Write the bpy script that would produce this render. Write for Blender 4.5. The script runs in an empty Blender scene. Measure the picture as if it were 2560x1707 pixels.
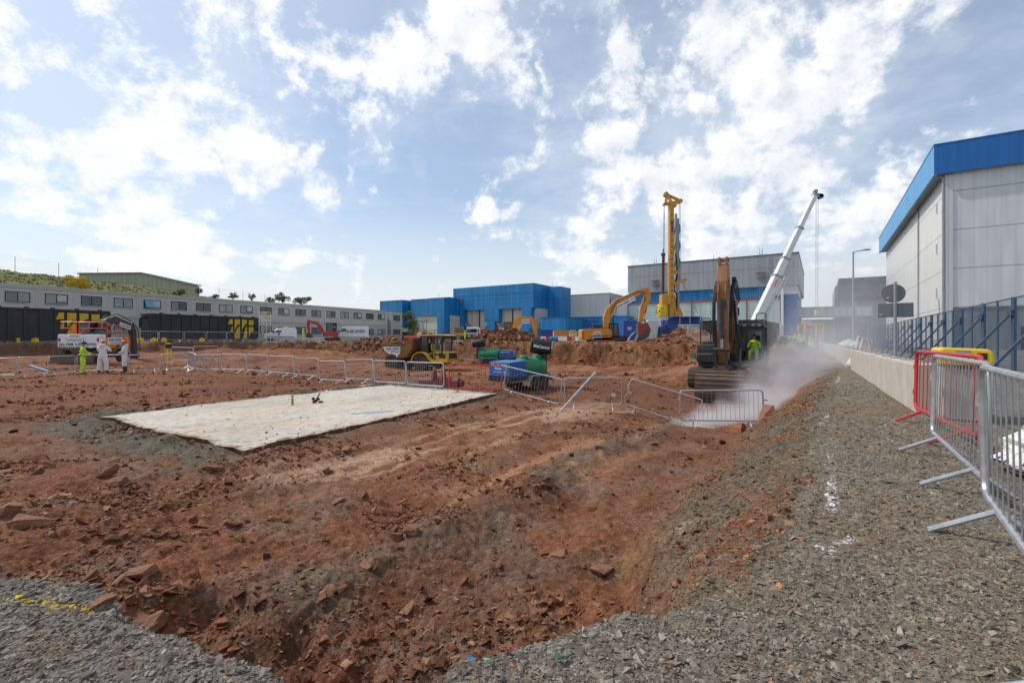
import bpy, bmesh, math, random
import numpy as np
from mathutils import Vector, Matrix, noise as mnoise
random.seed(7); RNG = np.random.default_rng(11)
R = math.radians
SC = bpy.context.scene
COL = SC.collection
EYE = 1.3; F = 1200.0; U0 = 1280.0; V0 = 847.0
def PX(u, Y): return (u-U0)/F*Y
def PZ(v, Y): return EYE-(v-V0)/F*Y
RG = -math.atan2(.539, .842)            # heading of the site grid
RM = -math.atan(.558)                   # heading of the modular offices

# ---------------------------------------------------------------- materials
def _nt(name):
    m = bpy.data.materials.new(name); m.use_nodes = True
    nt = m.node_tree; b = nt.nodes['Principled BSDF']
    return m, nt, b
def lk(nt, a, b): nt.links.new(a, b)
def mat(name, col, rough=.6, metal=0, var=.12, scale=3.0, dirt=0, dirtcol=(.16,.085,.05), bump=0, bscale=40, spec=.5, coord='Object'):
    m, nt, b = _nt(name)
    N = nt.nodes
    tc = N.new('ShaderNodeTexCoord')
    n1 = N.new('ShaderNodeTexNoise'); n1.inputs['Scale'].default_value = scale; n1.inputs['Detail'].default_value = 6; n1.inputs['Roughness'].default_value = .6
    lk(nt, tc.outputs[coord], n1.inputs['Vector'])
    mr = N.new('ShaderNodeMapRange'); mr.inputs['From Min'].default_value = .3; mr.inputs['From Max'].default_value = .7
    mr.inputs['To Min'].default_value = 1-var; mr.inputs['To Max'].default_value = 1+var
    lk(nt, n1.outputs['Fac'], mr.inputs['Value'])
    mx = N.new('ShaderNodeMix'); mx.data_type = 'RGBA'; mx.blend_type = 'MULTIPLY'; mx.inputs[0].default_value = 1
    mx.inputs[6].default_value = (*col, 1); lk(nt, mr.outputs[0], mx.inputs[7])
    out = mx.outputs[2]
    if dirt:
        n2 = N.new('ShaderNodeTexNoise'); n2.inputs['Scale'].default_value = scale*.7; n2.inputs['Detail'].default_value = 8; n2.inputs['Roughness'].default_value = .7
        lk(nt, tc.outputs[coord], n2.inputs['Vector'])
        m2 = N.new('ShaderNodeMapRange'); m2.inputs['From Min'].default_value = .62-.35*dirt; m2.inputs['From Max'].default_value = .78-.2*dirt; m2.inputs['To Max'].default_value = min(1, .35+.6*dirt)
        lk(nt, n2.outputs['Fac'], m2.inputs['Value'])
        m3 = N.new('ShaderNodeMix'); m3.data_type = 'RGBA'; lk(nt, m2.outputs[0], m3.inputs[0]); lk(nt, out, m3.inputs[6]); m3.inputs[7].default_value = (*dirtcol, 1)
        out = m3.outputs[2]
    lk(nt, out, b.inputs['Base Color'])
    b.inputs['Metallic'].default_value = metal
    b.inputs['Specular IOR Level'].default_value = spec
    r2 = N.new('ShaderNodeMapRange'); r2.inputs['To Min'].default_value = max(.02, rough-.1); r2.inputs['To Max'].default_value = min(1, rough+.12)
    lk(nt, n1.outputs['Fac'], r2.inputs['Value']); lk(nt, r2.outputs[0], b.inputs['Roughness'])
    if bump:
        n3 = N.new('ShaderNodeTexNoise'); n3.inputs['Scale'].default_value = bscale; n3.inputs['Detail'].default_value = 5
        lk(nt, tc.outputs[coord], n3.inputs['Vector'])
        bp = N.new('ShaderNodeBump'); bp.inputs['Strength'].default_value = bump; bp.inputs['Distance'].default_value = .02
        lk(nt, n3.outputs['Fac'], bp.inputs['Height']); lk(nt, bp.outputs[0], b.inputs['Normal'])
    return m
def clad(name, col, pitch=.35, depth=.25, rough=.45, horiz=0, seam=0, var=.06, streak=.15, metal=0):
    """profiled sheet: ribs along z (object coords x+y), optional horizontal seams, rain streaks"""
    m, nt, b = _nt(name); N = nt.nodes
    tc = N.new('ShaderNodeTexCoord'); sx = N.new('ShaderNodeSeparateXYZ'); lk(nt, tc.outputs['Object'], sx.inputs[0])
    ad = N.new('ShaderNodeMath'); ad.operation = 'ADD'; lk(nt, sx.outputs[0], ad.inputs[0]); lk(nt, sx.outputs[1], ad.inputs[1])
    def tri(src, p, w):
        a = N.new('ShaderNodeMath'); a.operation = 'DIVIDE'; lk(nt, src, a.inputs[0]); a.inputs[1].default_value = p
        f = N.new('ShaderNodeMath'); f.operation = 'FRACT'; lk(nt, a.outputs[0], f.inputs[0])
        c = N.new('ShaderNodeMath'); c.operation = 'LESS_THAN'; lk(nt, f.outputs[0], c.inputs[0]); c.inputs[1].default_value = w
        return c.outputs[0]
    n1 = N.new('ShaderNodeTexNoise'); n1.inputs['Scale'].default_value = 1; n1.inputs['Detail'].default_value = 5
    mp = N.new('ShaderNodeMapping'); mp.inputs['Scale'].default_value = (1.2, 1.2, .12); lk(nt, tc.outputs['Object'], mp.inputs[0]); lk(nt, mp.outputs[0], n1.inputs['Vector'])
    mr = N.new('ShaderNodeMapRange'); mr.inputs['From Min'].default_value = .3; mr.inputs['From Max'].default_value = .7; mr.inputs['To Min'].default_value = 1-streak; mr.inputs['To Max'].default_value = 1+streak*.6
    lk(nt, n1.outputs['Fac'], mr.inputs['Value'])
    fac = mr.outputs[0]
    def mulby(fac, line, amt):
        k = N.new('ShaderNodeMath'); k.operation = 'MULTIPLY_ADD'; lk(nt, line, k.inputs[0]); k.inputs[1].default_value = -amt; k.inputs[2].default_value = 1
        q = N.new('ShaderNodeMath'); q.operation = 'MULTIPLY'; lk(nt, fac, q.inputs[0]); lk(nt, k.outputs[0], q.inputs[1]); return q.outputs[0]
    if pitch: fac = mulby(fac, tri(ad.outputs[0], pitch, .22), depth)
    if seam: fac = mulby(fac, tri(ad.outputs[0], seam, .02), .3)
    if horiz: fac = mulby(fac, tri(sx.outputs[2], horiz, .035), .35)
    mx = N.new('ShaderNodeMix'); mx.data_type = 'RGBA'; mx.blend_type = 'MULTIPLY'; mx.inputs[0].default_value = 1; mx.inputs[6].default_value = (*col, 1); lk(nt, fac, mx.inputs[7])
    lk(nt, mx.outputs[2], b.inputs['Base Color']); b.inputs['Roughness'].default_value = rough; b.inputs['Metallic'].default_value = metal
    return m
def glassy(name, col, rough=.08, var=.3, scale=.6):
    m = mat(name, col, rough, 0, var, scale, spec=.8); return m
M = {}
def defmats():
    d = M
    d['galv'] = mat('galvanised_steel', (.5,.51,.52), .38, .75, .2, 9, dirt=.12, dirtcol=(.25,.22,.19))
    d['galvbar'] = mat('galvanised_wire', (.3,.3,.3), .5, .5, .2, 9)
    d['redpaint'] = mat('red_paint', (.5,.03,.025), .4, 0, .15, 6, dirt=.2)
    d['orangered'] = mat('orange_red_paint', (.75,.09,.02), .4, 0, .1, 4)
    d['yellow'] = mat('plant_yellow', (.62,.28,.018), .4, 0, .12, 2.5, dirt=.22)
    d['jcb'] = mat('plant_amber', (.68,.26,.012), .38, 0, .12, 2, dirt=.25)
    d['dumper'] = mat('dumper_yellow', (.6,.36,.02), .42, 0, .15, 2, dirt=.2)
    d['skip'] = mat('skip_ochre', (.3,.14,.03), .6, 0, .2, 2, dirt=.6)
    d['brown'] = mat('arm_brown', (.3,.13,.04), .5, 0, .12, 1.5, dirt=.3)
    d['dark'] = mat('dark_grey_paint', (.035,.04,.042), .5, 0, .2, 3, dirt=.35, dirtcol=(.12,.085,.06))
    d['black'] = mat('black_rubber', (.018,.018,.02), .65, 0, .25, 5, dirt=.15)
    d['tyre'] = mat('muddy_tyre', (.03,.027,.025), .85, 0, .3, 4, dirt=.75, dirtcol=(.12,.075,.05), bump=.4)
    d['track'] = mat('muddy_track_steel', (.07,.05,.04), .75, .2, .3, 5, dirt=.7, dirtcol=(.13,.07,.045), bump=.4)
    d['bucket'] = mat('worn_bucket_steel', (.12,.085,.065), .6, .3, .3, 4, dirt=.65, dirtcol=(.17,.095,.06), bump=.3)
    d['steel'] = mat('bright_steel', (.45,.45,.46), .25, .9, .1, 5)
    d['white'] = mat('white_paint', (.78,.78,.77), .4, 0, .06, 2, dirt=.12)
    d['offwhite'] = mat('dusty_white', (.6,.59,.56), .5, 0, .1, 2, dirt=.25)
    d['navy'] = mat('navy_lettering', (.01,.02,.16), .5, 0, .02)
    d['redletter'] = mat('red_lettering', (.5,.02,.02), .5, 0, .02)
    d['blackletter'] = mat('black_lettering', (.015,.015,.02), .5, 0, .02)
    d['whiteletter'] = mat('white_lettering', (.8,.8,.8), .5, 0, .02)
    d['blueplant'] = mat('blue_plant_paint', (.02,.07,.3), .4, 0, .15, 1.5, dirt=.2)
    d['mistblue'] = mat('blue_canopy_paint', (.02,.125,.36), .4, 0, .12, 2, dirt=.18)
    d['tankgreen'] = mat('green_plastic', (.02,.22,.095), .42, 0, .12, 1.5, dirt=.2)
    d['glass'] = glassy('dark_glass', (.03,.04,.045))
    d['glasslight'] = glassy('sky_glass', (.18,.24,.26))
    d['hivis'] = mat('hivis_yellow', (.5,.8,.02), .8, 0, .15, 8)
    d['reflect'] = mat('reflective_grey', (.45,.47,.45), .5, 0, .1, 8)
    d['suit'] = mat('white_coverall', (.74,.73,.72), .85, 0, .1, 9, dirt=.15, dirtcol=(.4,.3,.24), bump=.5, bscale=12)
    d['skin'] = mat('skin', (.42,.2,.13), .6, 0, .1, 10)
    d['boot'] = mat('muddy_boots', (.07,.045,.03), .8, 0, .3, 8)
    d['helmetred'] = mat('red_helmet', (.75,.06,.02), .3, 0, .05)
    d['helmetblack'] = mat('black_helmet', (.02,.022,.03), .35, 0, .05)
    d['concrete'] = mat('barrier_concrete', (.44,.405,.355), .85, 0, .14, 1.6, dirt=.2, dirtcol=(.22,.19,.16), bump=.25)
    d['panelgrey'] = mat('office_grey_panel', (.56,.53,.465), .6, 0, .06, .8, dirt=.12, dirtcol=(.3,.29,.26))
    d['panelband'] = mat('office_roof_band', (.48,.455,.40), .6, 0, .1, .6, dirt=.3, dirtcol=(.25,.25,.22))
    d['frameblk'] = mat('window_frame_black', (.012,.017,.03), .4, 0, .05)
    d['blueclad'] = clad('blue_cladding', (.012,.21,.50), .5, .2, seam=6.0, horiz=5.2, streak=.28)
    d['bluedeep'] = clad('deep_blue_fascia', (.005,.13,.42), .9, .1, rough=.3)
    d['greyclad'] = clad('grey_cladding', (.36,.37,.38), 1.1, .1, horiz=4.3)
    d['lightclad'] = clad('light_wall_panels', (.6,.585,.56), 0, .1, horiz=0, seam=3.4, streak=.08)
    d['greyplain'] = clad('plain_grey_cladding', (.44,.45,.44), .6, .08, streak=.1)
    d['darkclad'] = clad('dark_grey_cladding', (.13,.135,.15), 1.2, .1, horiz=2.4)
    d['midclad'] = clad('mid_grey_cladding', (.24,.26,.26), 0, .1, horiz=1.0, streak=.2)
    d['plinth'] = clad('grey_plinth', (.25,.26,.26), .8, .1)
    d['beige'] = clad('beige_panels', (.66,.57,.48), 1.4, .1)
    d['greenclad'] = clad('green_shed_sheet', (.33,.34,.23), 1.0, .16)
    d['greenroof'] = clad('green_shed_roof', (.26,.27,.2), 1.0, .1)
    d['glazing'] = clad('pale_glazing', (.5,.6,.56), 0, .1, horiz=1.55, seam=3.3, rough=.25, streak=.18)
    d['container'] = mat('tank_charcoal', (.025,.027,.03), .5, 0, .2, .8, dirt=.2, dirtcol=(.07,.065,.06))
    d['logoyellow'] = mat('logo_yellow', (.62,.42,.01), .5, 0, .04)
    d['fenceblue'] = mat('fence_blue', (.045,.085,.15), .45, 0, .12, 4)
    d['lampgrey'] = mat('lamp_grey', (.3,.31,.32), .5, .3, .1)
    d['signback'] = mat('sign_back_grey', (.2,.21,.23), .6, .2, .12)
    d['bagwhite'] = mat('woven_white', (.7,.69,.66), .8, 0, .1, 4, dirt=.2)
    d['purple'] = mat('purple_print', (.06,.03,.2), .7, 0, .1)
    d['cautyellow'] = mat('caution_yellow', (.75,.5,.01), .4, 0, .06, 3)
    d['orangepaint'] = mat('container_orange', (.72,.26,.02), .5, 0, .1, 1)
    d['rust'] = mat('rusty_steel', (.13,.06,.035), .8, .2, .3, 2, bump=.3)
    d['stack'] = mat('stack_grey', (.25,.27,.27), .6, 0, .12, .4)
    d['timber'] = mat('timber', (.3,.2,.11), .8, 0, .15, 3)
    d['cardboard'] = mat('cardboard', (.42,.28,.15), .8, 0, .06)
    d['redrock'] = mat('red_sandstone', (.25,.112,.058), .9, 0, .3, 2.2, dirt=.35, dirtcol=(.13,.06,.04), bump=.6, bscale=14)
    d['greyrock'] = mat('grey_rock', (.2,.19,.17), .9, 0, .25, 3, bump=.5, bscale=14)
    d['bluesheet'] = mat('blue_sheet', (.02,.22,.5), .5, 0, .15, 2)

# ---------------------------------------------------------------- mesh builder
_txt = {}
def text_geo(s, off=.012):
    if (s, off) in _txt: return _txt[(s, off)]
    c = bpy.data.curves.new('t', 'FONT'); c.body = s; c.offset = off; c.fill_mode = 'FRONT' if hasattr(c, 'fill_mode') else c.fill_mode
    c.resolution_u = 3
    o = bpy.data.objects.new('t', c); COL.objects.link(o)
    dg = bpy.context.evaluated_depsgraph_get(); me = bpy.data.meshes.new_from_object(o.evaluated_get(dg))
    v = np.array([p.co[:2] for p in me.vertices]); f = [tuple(p.vertices) for p in me.polygons]
    bpy.data.objects.remove(o); bpy.data.curves.remove(c); bpy.data.meshes.remove(me)
    mn = v.min(0); mx = v.max(0); v = (v-mn)/(mx-mn)
    _txt[(s, off)] = (v, f); return v, f
class MB:
    def __init__(s): s.v = []; s.f = []; s.mi = []; s.k = 0
    def slot(s, k): s.k = k; return s
    def add(s, vs, fs):
        n = len(s.v); s.v += [tuple(p) for p in vs]; s.f += [tuple(i+n for i in f) for f in fs]; s.mi += [s.k]*len(fs); return s
    def box(s, x0, x1, y0, y1, z0, z1):
        return s.add([(x0,y0,z0),(x1,y0,z0),(x1,y1,z0),(x0,y1,z0),(x0,y0,z1),(x1,y0,z1),(x1,y1,z1),(x0,y1,z1)],
                     [(0,3,2,1),(4,5,6,7),(0,1,5,4),(1,2,6,5),(2,3,7,6),(3,0,4,7)])
    def bar(s, p, q, w, h=None, w2=None, h2=None, up=(0,0,1)):
        p = Vector(p); q = Vector(q); h = h or w; w2 = w2 or w; h2 = h2 or h
        d = (q-p).normalized(); u = Vector(up)
        if abs(d.dot(u)) > .98: u = Vector((0,1,0)) if abs(d.y) < .9 else Vector((1,0,0))
        a = d.cross(u).normalized(); b = a.cross(d).normalized()
        vs = []
        for c, ww, hh in ((p, w, h), (q, w2, h2)):
            for sa, sb in ((-1,-1),(1,-1),(1,1),(-1,1)): vs.append(c+a*sa*ww/2+b*sb*hh/2)
        return s.add(vs, [(3,2,1,0),(4,5,6,7),(0,1,5,4),(1,2,6,5),(2,3,7,6),(3,0,4,7)])
    def tube(s, p, q, r, n=8, r2=None, cap=True):
        p = Vector(p); q = Vector(q); r2 = r if r2 is None else r2
        d = (q-p).normalized(); u = Vector((0,0,1)) if abs(d.z) < .95 else Vector((1,0,0))
        a = d.cross(u).normalized(); b = a.cross(d)
        vs = [c+(a*math.cos(t)+b*math.sin(t))*rr for c, rr in ((p, r), (q, r2)) for t in [i*2*math.pi/n for i in range(n)]]
        fs = [(i, (i+1)%n, n+(i+1)%n, n+i) for i in range(n)]
        if cap: fs += [tuple(range(n))[::-1], tuple(range(n, 2*n))]
        return s.add(vs, fs)
    def path(s, pts, r, n=6, closed=False):
        P = [Vector(p) for p in pts]; m = len(P); vs = []; a0 = None
        for i in range(m):
            pr = P[i-1] if (i or closed) else P[0]; nx = P[(i+1)%m] if (i < m-1 or closed) else P[-1]
            d = (nx-pr).normalized()
            if a0 is None:
                u = Vector((0,0,1)) if abs(d.z) < .9 else Vector((0,1,0)) if abs(d.y) < .9 else Vector((1,0,0)); a0 = d.cross(u).normalized()
            a0 = (a0-d*a0.dot(d)).normalized(); b = d.cross(a0)
            vs += [P[i]+(a0*math.cos(t)+b*math.sin(t))*r for t in [k*2*math.pi/n for k in range(n)]]
        fs = []
        for i in range(m if closed else m-1):
            j = (i+1)%m
            for k in range(n): fs.append((i*n+k, i*n+(k+1)%n, j*n+(k+1)%n, j*n+k))
        if not closed: fs += [tuple(range(n))[::-1], tuple(range((m-1)*n, m*n))]
        return s.add(vs, fs)
    def prism(s, poly, axis, a, b):
        n = len(poly)
        def mk(p, t): return (t, p[0], p[1]) if axis == 'x' else (p[0], t, p[1]) if axis == 'y' else (p[0], p[1], t)
        vs = [mk(p, a) for p in poly]+[mk(p, b) for p in poly]
        fs = [tuple(range(n)), tuple(range(n, 2*n))[::-1]]+[(i, n+i, n+(i+1)%n, (i+1)%n) for i in range(n)]
        return s.add(vs, fs)
    def lathe(s, prof, c, axis='z', n=20):
        """prof: (radius, along) pairs"""
        c = Vector(c); vs = []
        for r, t in prof:
            for k in range(n):
                a = k*2*math.pi/n; x, y = r*math.cos(a), r*math.sin(a)
                vs.append(c+Vector((x, y, t) if axis == 'z' else (t, x, y) if axis == 'x' else (y, t, x)))
        m = len(prof); fs = [(i*n+k, i*n+(k+1)%n, (i+1)*n+(k+1)%n, (i+1)*n+k) for i in range(m-1) for k in range(n)]
        fs += [tuple(range(n))[::-1], tuple(range((m-1)*n, m*n))]
        return s.add(vs, fs)
    def ball(s, c, r, n=12, sz=(1,1,1), zmin=-1.0):
        m = max(4, n//2); prof = []
        for i in range(m+1):
            t = -1+(2*i/m); t = math.sin(t*math.pi/2)
            if t < zmin: t = zmin
            prof.append((max(.001, math.sqrt(max(0, 1-t*t))), t))
        k0 = len(s.v); s.lathe(prof, (0,0,0), 'z', n); c = Vector(c)
        for i in range(k0, len(s.v)):
            p = s.v[i]; s.v[i] = (c.x+p[0]*r*sz[0], c.y+p[1]*r*sz[1], c.z+p[2]*r*sz[2])
        return s
    def text(s, st, o, xd, zd, w, h, off=.012):
        v, f = text_geo(st, off); o = Vector(o); xd = Vector(xd).normalized(); zd = Vector(zd).normalized()
        return s.add([o+xd*(p[0]*w)+zd*(p[1]*h) for p in v], f)
    def xf(s, mtx, k0=0):
        for i in range(k0, len(s.v)): s.v[i] = tuple(mtx @ Vector(s.v[i]))
        return s
    def build(s, name, m, parent=None, smooth=False, bevel=0, loc=None):
        me = bpy.data.meshes.new(name); me.from_pydata(s.v, [], s.f)
        ms = m if isinstance(m, (list, tuple)) else [m]
        for x in ms: me.materials.append(M[x] if isinstance(x, str) else x)
        if len(ms) > 1: me.polygons.foreach_set('material_index', s.mi)
        bm = bmesh.new(); bm.from_mesh(me); bmesh.ops.recalc_face_normals(bm, faces=bm.faces)
        bm.to_mesh(me); bm.free()
        if smooth: smooth_by_angle(me)
        o = bpy.data.objects.new(name, me); COL.objects.link(o)
        if parent is not None: o.parent = parent
        if loc is not None: o.location = loc
        if bevel:
            md = o.modifiers.new('edge', 'BEVEL'); md.width = bevel; md.segments = 2; md.limit_method = 'ANGLE'; md.angle_limit = R(40)
        return o
def smooth_by_angle(me, ang=38):
    me.polygons.foreach_set('use_smooth', [True]*len(me.polygons))
    try: me.set_sharp_from_angle(angle=R(ang))
    except Exception: pass
def np_mesh(name, V, T, m, smooth=False, attrs=None, quads=False):
    me = bpy.data.meshes.new(name); k = T.shape[1]
    me.vertices.add(len(V)); me.vertices.foreach_set('co', V.astype(np.float32).ravel())
    me.loops.add(T.size); me.loops.foreach_set('vertex_index', T.astype(np.int32).ravel())
    me.polygons.add(len(T)); me.polygons.foreach_set('loop_start', np.arange(0, T.size, k, dtype=np.int32))
    try: me.polygons.foreach_set('loop_total', np.full(len(T), k, dtype=np.int32))
    except Exception: pass
    me.polygons.foreach_set('use_smooth', np.full(len(T), bool(smooth), dtype=bool))
    for nm, arr in (attrs or {}).items():
        a = me.attributes.new(nm, 'FLOAT_COLOR', 'POINT'); a.data.foreach_set('color', np.concatenate([arr, np.ones((len(arr), 1))], 1).astype(np.float32).ravel())
    me.update(calc_edges=True); me.validate()
    me.materials.append(M[m] if isinstance(m, str) else m)
    o = bpy.data.objects.new(name, me); COL.objects.link(o); return o

# ---------------------------------------------------------------- object helpers
def tag(o, label, cat, group=None):
    o['label'] = label; o['category'] = cat
    if group: o['group'] = group
    return o
def thing(name, label, cat, loc=(0,0,0), rz=0, group=None):
    o = bpy.data.objects.new(name, None); COL.objects.link(o); o.empty_display_size = .2
    o.location = loc; o.rotation_euler = (0, 0, rz); return tag(o, label, cat, group)
def struct(o): o['kind'] = 'structure'; return o
def stuff(o, label=None): 
    o['kind'] = 'stuff'
    if label: o['label'] = label
    return o
def kids(o): return [c for c in o.children]
def dup(o, parent=None, label=None, group=None, loc=None, rot=None, scale=None):
    c = o.copy(); COL.objects.link(c); c.parent = parent
    if label: c['label'] = label
    if group: c['group'] = group
    if loc is not None: c.location = loc
    if rot is not None: c.rotation_euler = rot
    if scale is not None: c.scale = scale
    for ch in list(o.children): dup(ch, c)
    return c
def logo(mb_blue, mb_red, o, xd, zd, w, h):
    """G&AM LAWSON, the ampersand red"""
    o = Vector(o); xd = Vector(xd).normalized(); zd = Vector(zd).normalized()
    mb_blue.text('G', o, xd, zd, w*.09, h, .04)
    mb_red.text('&', o+xd*w*.095, xd, zd, w*.075, h*.8, .04)
    mb_blue.text('AM', o+xd*w*.18, xd, zd, w*.2, h, .04)
    mb_blue.text('LAWSON', o+xd*w*.45, xd, zd, w*.55, h, .04)
def sign(parent, o, xd, zd, w, h, lines=(), m='white', th=.02, brand=True, name='sign_board'):
    """white board with the firm's name and further (text, x, y, w, h, material) lines in board fractions; o = lower left corner"""
    o = Vector(o); xd = Vector(xd).normalized(); zd = Vector(zd).normalized(); nd = xd.cross(zd)
    b = MB(); c = [o, o+xd*w, o+xd*w+zd*h, o+zd*h]
    b.add([p-nd*th for p in c]+[p for p in c], [(0,1,2,3),(4,5,6,7),(0,1,5,4),(1,2,6,5),(2,3,7,6),(3,0,4,7)])
    bo = b.build(name, m, parent)
    groups = {}
    if brand:
        bx, by, bw, bh = brand if isinstance(brand, tuple) else (.06, .25, .88, .5)
        bl, rd = MB(), MB(); logo(bl, rd, o+xd*w*bx+zd*h*by+nd*.004, xd, zd, w*bw, h*bh)
        bl.build('lettering', 'navy', bo); rd.build('lettering', 'redletter', bo)
    for t, x, y, lw, lh, lm in lines:
        groups.setdefault(lm, MB()).text(t, o+xd*w*x+zd*h*y+nd*.004, xd, zd, w*lw, h*lh, .03)
    for lm, g in groups.items(): g.build('lettering', lm, bo)
    return bo

# ---------------------------------------------------------------- noise (numpy)
def _hash(ix, iy, seed):
    h = (ix.astype(np.int64)*374761393 + iy.astype(np.int64)*668265263 + seed*1274126177) & 0x7fffffff
    h = ((h ^ (h >> 13))*1274126177) & 0x7fffffff
    return ((h ^ (h >> 16)) & 0xffff)/65535.0
def vnoise(x, y, seed=0):
    ix = np.floor(x); iy = np.floor(y); fx = x-ix; fy = y-iy
    fx = fx*fx*fx*(fx*(fx*6-15)+10); fy = fy*fy*fy*(fy*(fy*6-15)+10)
    a = _hash(ix, iy, seed); b = _hash(ix+1, iy, seed); c = _hash(ix, iy+1, seed); d = _hash(ix+1, iy+1, seed)
    return (a*(1-fx)+b*fx)*(1-fy)+(c*(1-fx)+d*fx)*fy-.5
def fbm(x, y, oct=4, seed=0, gain=.5, rot=True):
    s = 0; a = 1
    for i in range(oct):
        s = s+a*vnoise(x, y, seed+i*17); a *= gain
        x, y = (x*1.6+y*1.2)*1.0, (y*1.6-x*1.2)*1.0
    return s
def sstep(a, b, x):
    t = np.clip((x-a)/(b-a), 0, 1); return t*t*(3-2*t)
def poly_sd(poly, x, y):
    """signed distance to a polygon, negative inside"""
    P = np.array(poly); d = np.full(x.shape, 1e9); inside = np.zeros(x.shape, bool)
    for i in range(len(P)):
        a = P[i]; b = P[(i+1)%len(P)]; ab = b-a
        t = np.clip(((x-a[0])*ab[0]+(y-a[1])*ab[1])/(ab@ab), 0, 1)
        d = np.minimum(d, (x-a[0]-t*ab[0])**2+(y-a[1]-t*ab[1])**2)
        c = ((a[1] > y) != (b[1] > y)) & (x < (b[0]-a[0])*(y-a[1])/((b[1]-a[1]) or 1e-9)+a[0])
        inside ^= c
    d = np.sqrt(d); return np.where(inside, -d, d)
def seg_d(a, b, x, y):
    ab = (b[0]-a[0], b[1]-a[1]); L = ab[0]**2+ab[1]**2
    t = np.clip(((x-a[0])*ab[0]+(y-a[1])*ab[1])/L, 0, 1)
    return np.hypot(x-a[0]-t*ab[0], y-a[1]-t*ab[1]), t
defmats()
# ---------------------------------------------------------------- terrain heights
# points on the dug ground, seen at (u, v) in the photograph at depth Y
CPUV = [(209,936,26.3),(250,936,26.3),(320,933,26.5),(110,945,26),(0,950,25.5),(420,918,33),(183,908,34),(590,932,28.8),(703,943,25.5),(700,942,25.8),
 (830,961,22.6),(905,955,23.4),(975,969,20.2),(1065,977,18.9),(1188,986,17.8),(1056,924,38.9),(1215,908,45),(1305,975,21.7),(1320,1000,18.5),
 (1483,1023,16.5),(1600,1040,16.0),(1710,1064,15.8),(1740,1067,14.6),(1880,1071,14.4),(1820,976,24),(1735,975,24),(1815,965,26.5),(1500,915,42),(1350,915,42),(1680,912,41),
 (1900,925,26),(1450,960,24),(1600,950,26),(1250,940,30),(620,885,48),(740,880,52),(300,905,38),(80,900,37),(520,900,40)]
CPXY = [(-.6,3.3,-1.45),(-1.3,3.3,-1.35),(-.2,2.7,-1.5),(.35,3.6,-1.06),(1.05,3.5,-1.08),(1.5,4.5,-1.05),(-3,4.5,-.95),(-5,5,-.62),(-4,3.3,-.75),(-6,7,-.72),
 (-2,6,-1.02),(0,7,-1.08),(2.6,7.5,-1.2),(1,10,-1.0),(4,12,-1.28),(6,13.2,-1.35),(3,17,-1.15),(7,16.6,-1.75),(8.6,18.2,-1.7),(9.3,21.2,-1.65),(13,28,-1.0),
 (-10.4,12.2,-.82),(-4.8,8.5,-.84),(-.5,17.4,-.84),(-4.8,21,-.82),(-12,8,-.55),(-15,13,-.6),(-20,18,-.62),(-32,20,-.5),(-45,30,-.3),(-12,5,-.3),(-25,10,-.4),(-9,4,-.4),
 (2.2,4.8,-.98),(-3.2,3.0,-.6),(13,34,-1.0),(-50,10,-.4),(30,15,-.8),(15,5,-1.2),(0,0,-1.4),(-20,0,-.5),(60,60,-.5),(-60,80,-.2),(0,80,-.4),(0,55,-.5),(-20,46,-.5)]
_cp = [(PX(u, Y), Y, PZ(v, Y)) for u, v, Y in CPUV]+CPXY
_cp = np.array(_cp, float)
def _k(d2): return d2*np.log(d2+1e-6)*.5
def _fit():
    n = len(_cp); P = _cp[:, :2]/10
    d2 = ((P[:, None]-P[None])**2).sum(-1); A = np.zeros((n+3, n+3)); A[:n, :n] = _k(d2)+np.eye(n)*.02
    A[:n, n] = 1; A[:n, n+1:] = P; A[n, :n] = 1; A[n+1:, :n] = P.T
    b = np.zeros(n+3); b[:n] = _cp[:, 2]; return np.linalg.solve(A, b), P
_w, _P = _fit()
def z_pit(x, y):
    s = _w[-3]+_w[-2]*x/10+_w[-1]*y/10
    for i in range(len(_P)): s = s+_w[i]*_k((x/10-_P[i, 0])**2+(y/10-_P[i, 1])**2)
    return np.clip(s, -2.0, -.05)
PLATEAU = [(-14,1.2),(-6,2.05),(-4,2.55),(-2.9,2.66),(-2.49,2.51),(-2.13,2.43),(-1.83,2.27),(-1.66,2.1),(-1.4,2.0),(-1.08,1.87),(-.9,1.77),(-.55,1.62),(-.3,1.78),(-.22,1.93),(-.08,1.97),(.13,2.06),(.4,2.1),
 (.85,2.16),(1.35,2.4),(1.75,2.85),(2.98,4.57),(4.05,6.3),(5.6,8.6),(7.5,11.2),(11.3,16.6),(15.2,22),(16.4,27),(16.2,32),(16.5,36),(17.5,41),(18,46),(18,700),(500,700),(500,-60),(-500,-60),(-500,-20),(-14,-.5)]
PLATFORM = [(-90,20),(-60,30),(-47,38.5),(-43,45),(-37.5,55),(-33,61),(-26,64),(-19,59),(-16,56),(-11,50.5),(-5,48.5),(2,48),(8,45.5),(13,43.2),(16.2,41.5),(20,45),(25,58),(36,80),(52,110),(52,700),(-500,700),(-500,20)]
SLAB = [(-10.4,12.2),(-4.8,8.5),(-.5,17.4),(-4.8,21.0)]
RIDGE = [((-2.2,3.9),(-.87,5.9)),((-.87,5.9),(.28,7.6)),((.28,7.6),(2.4,11)),((2.4,11),(4.6,14))]
RUTS = [((-3.0,7.4),(3.6,18.2),.85),((-7,4.2),(-3.4,7.6),.8),((-14,16),(2,24),.85),((-20,24),(4,30),.85),((2,19),(-6,36),.9)]
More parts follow.
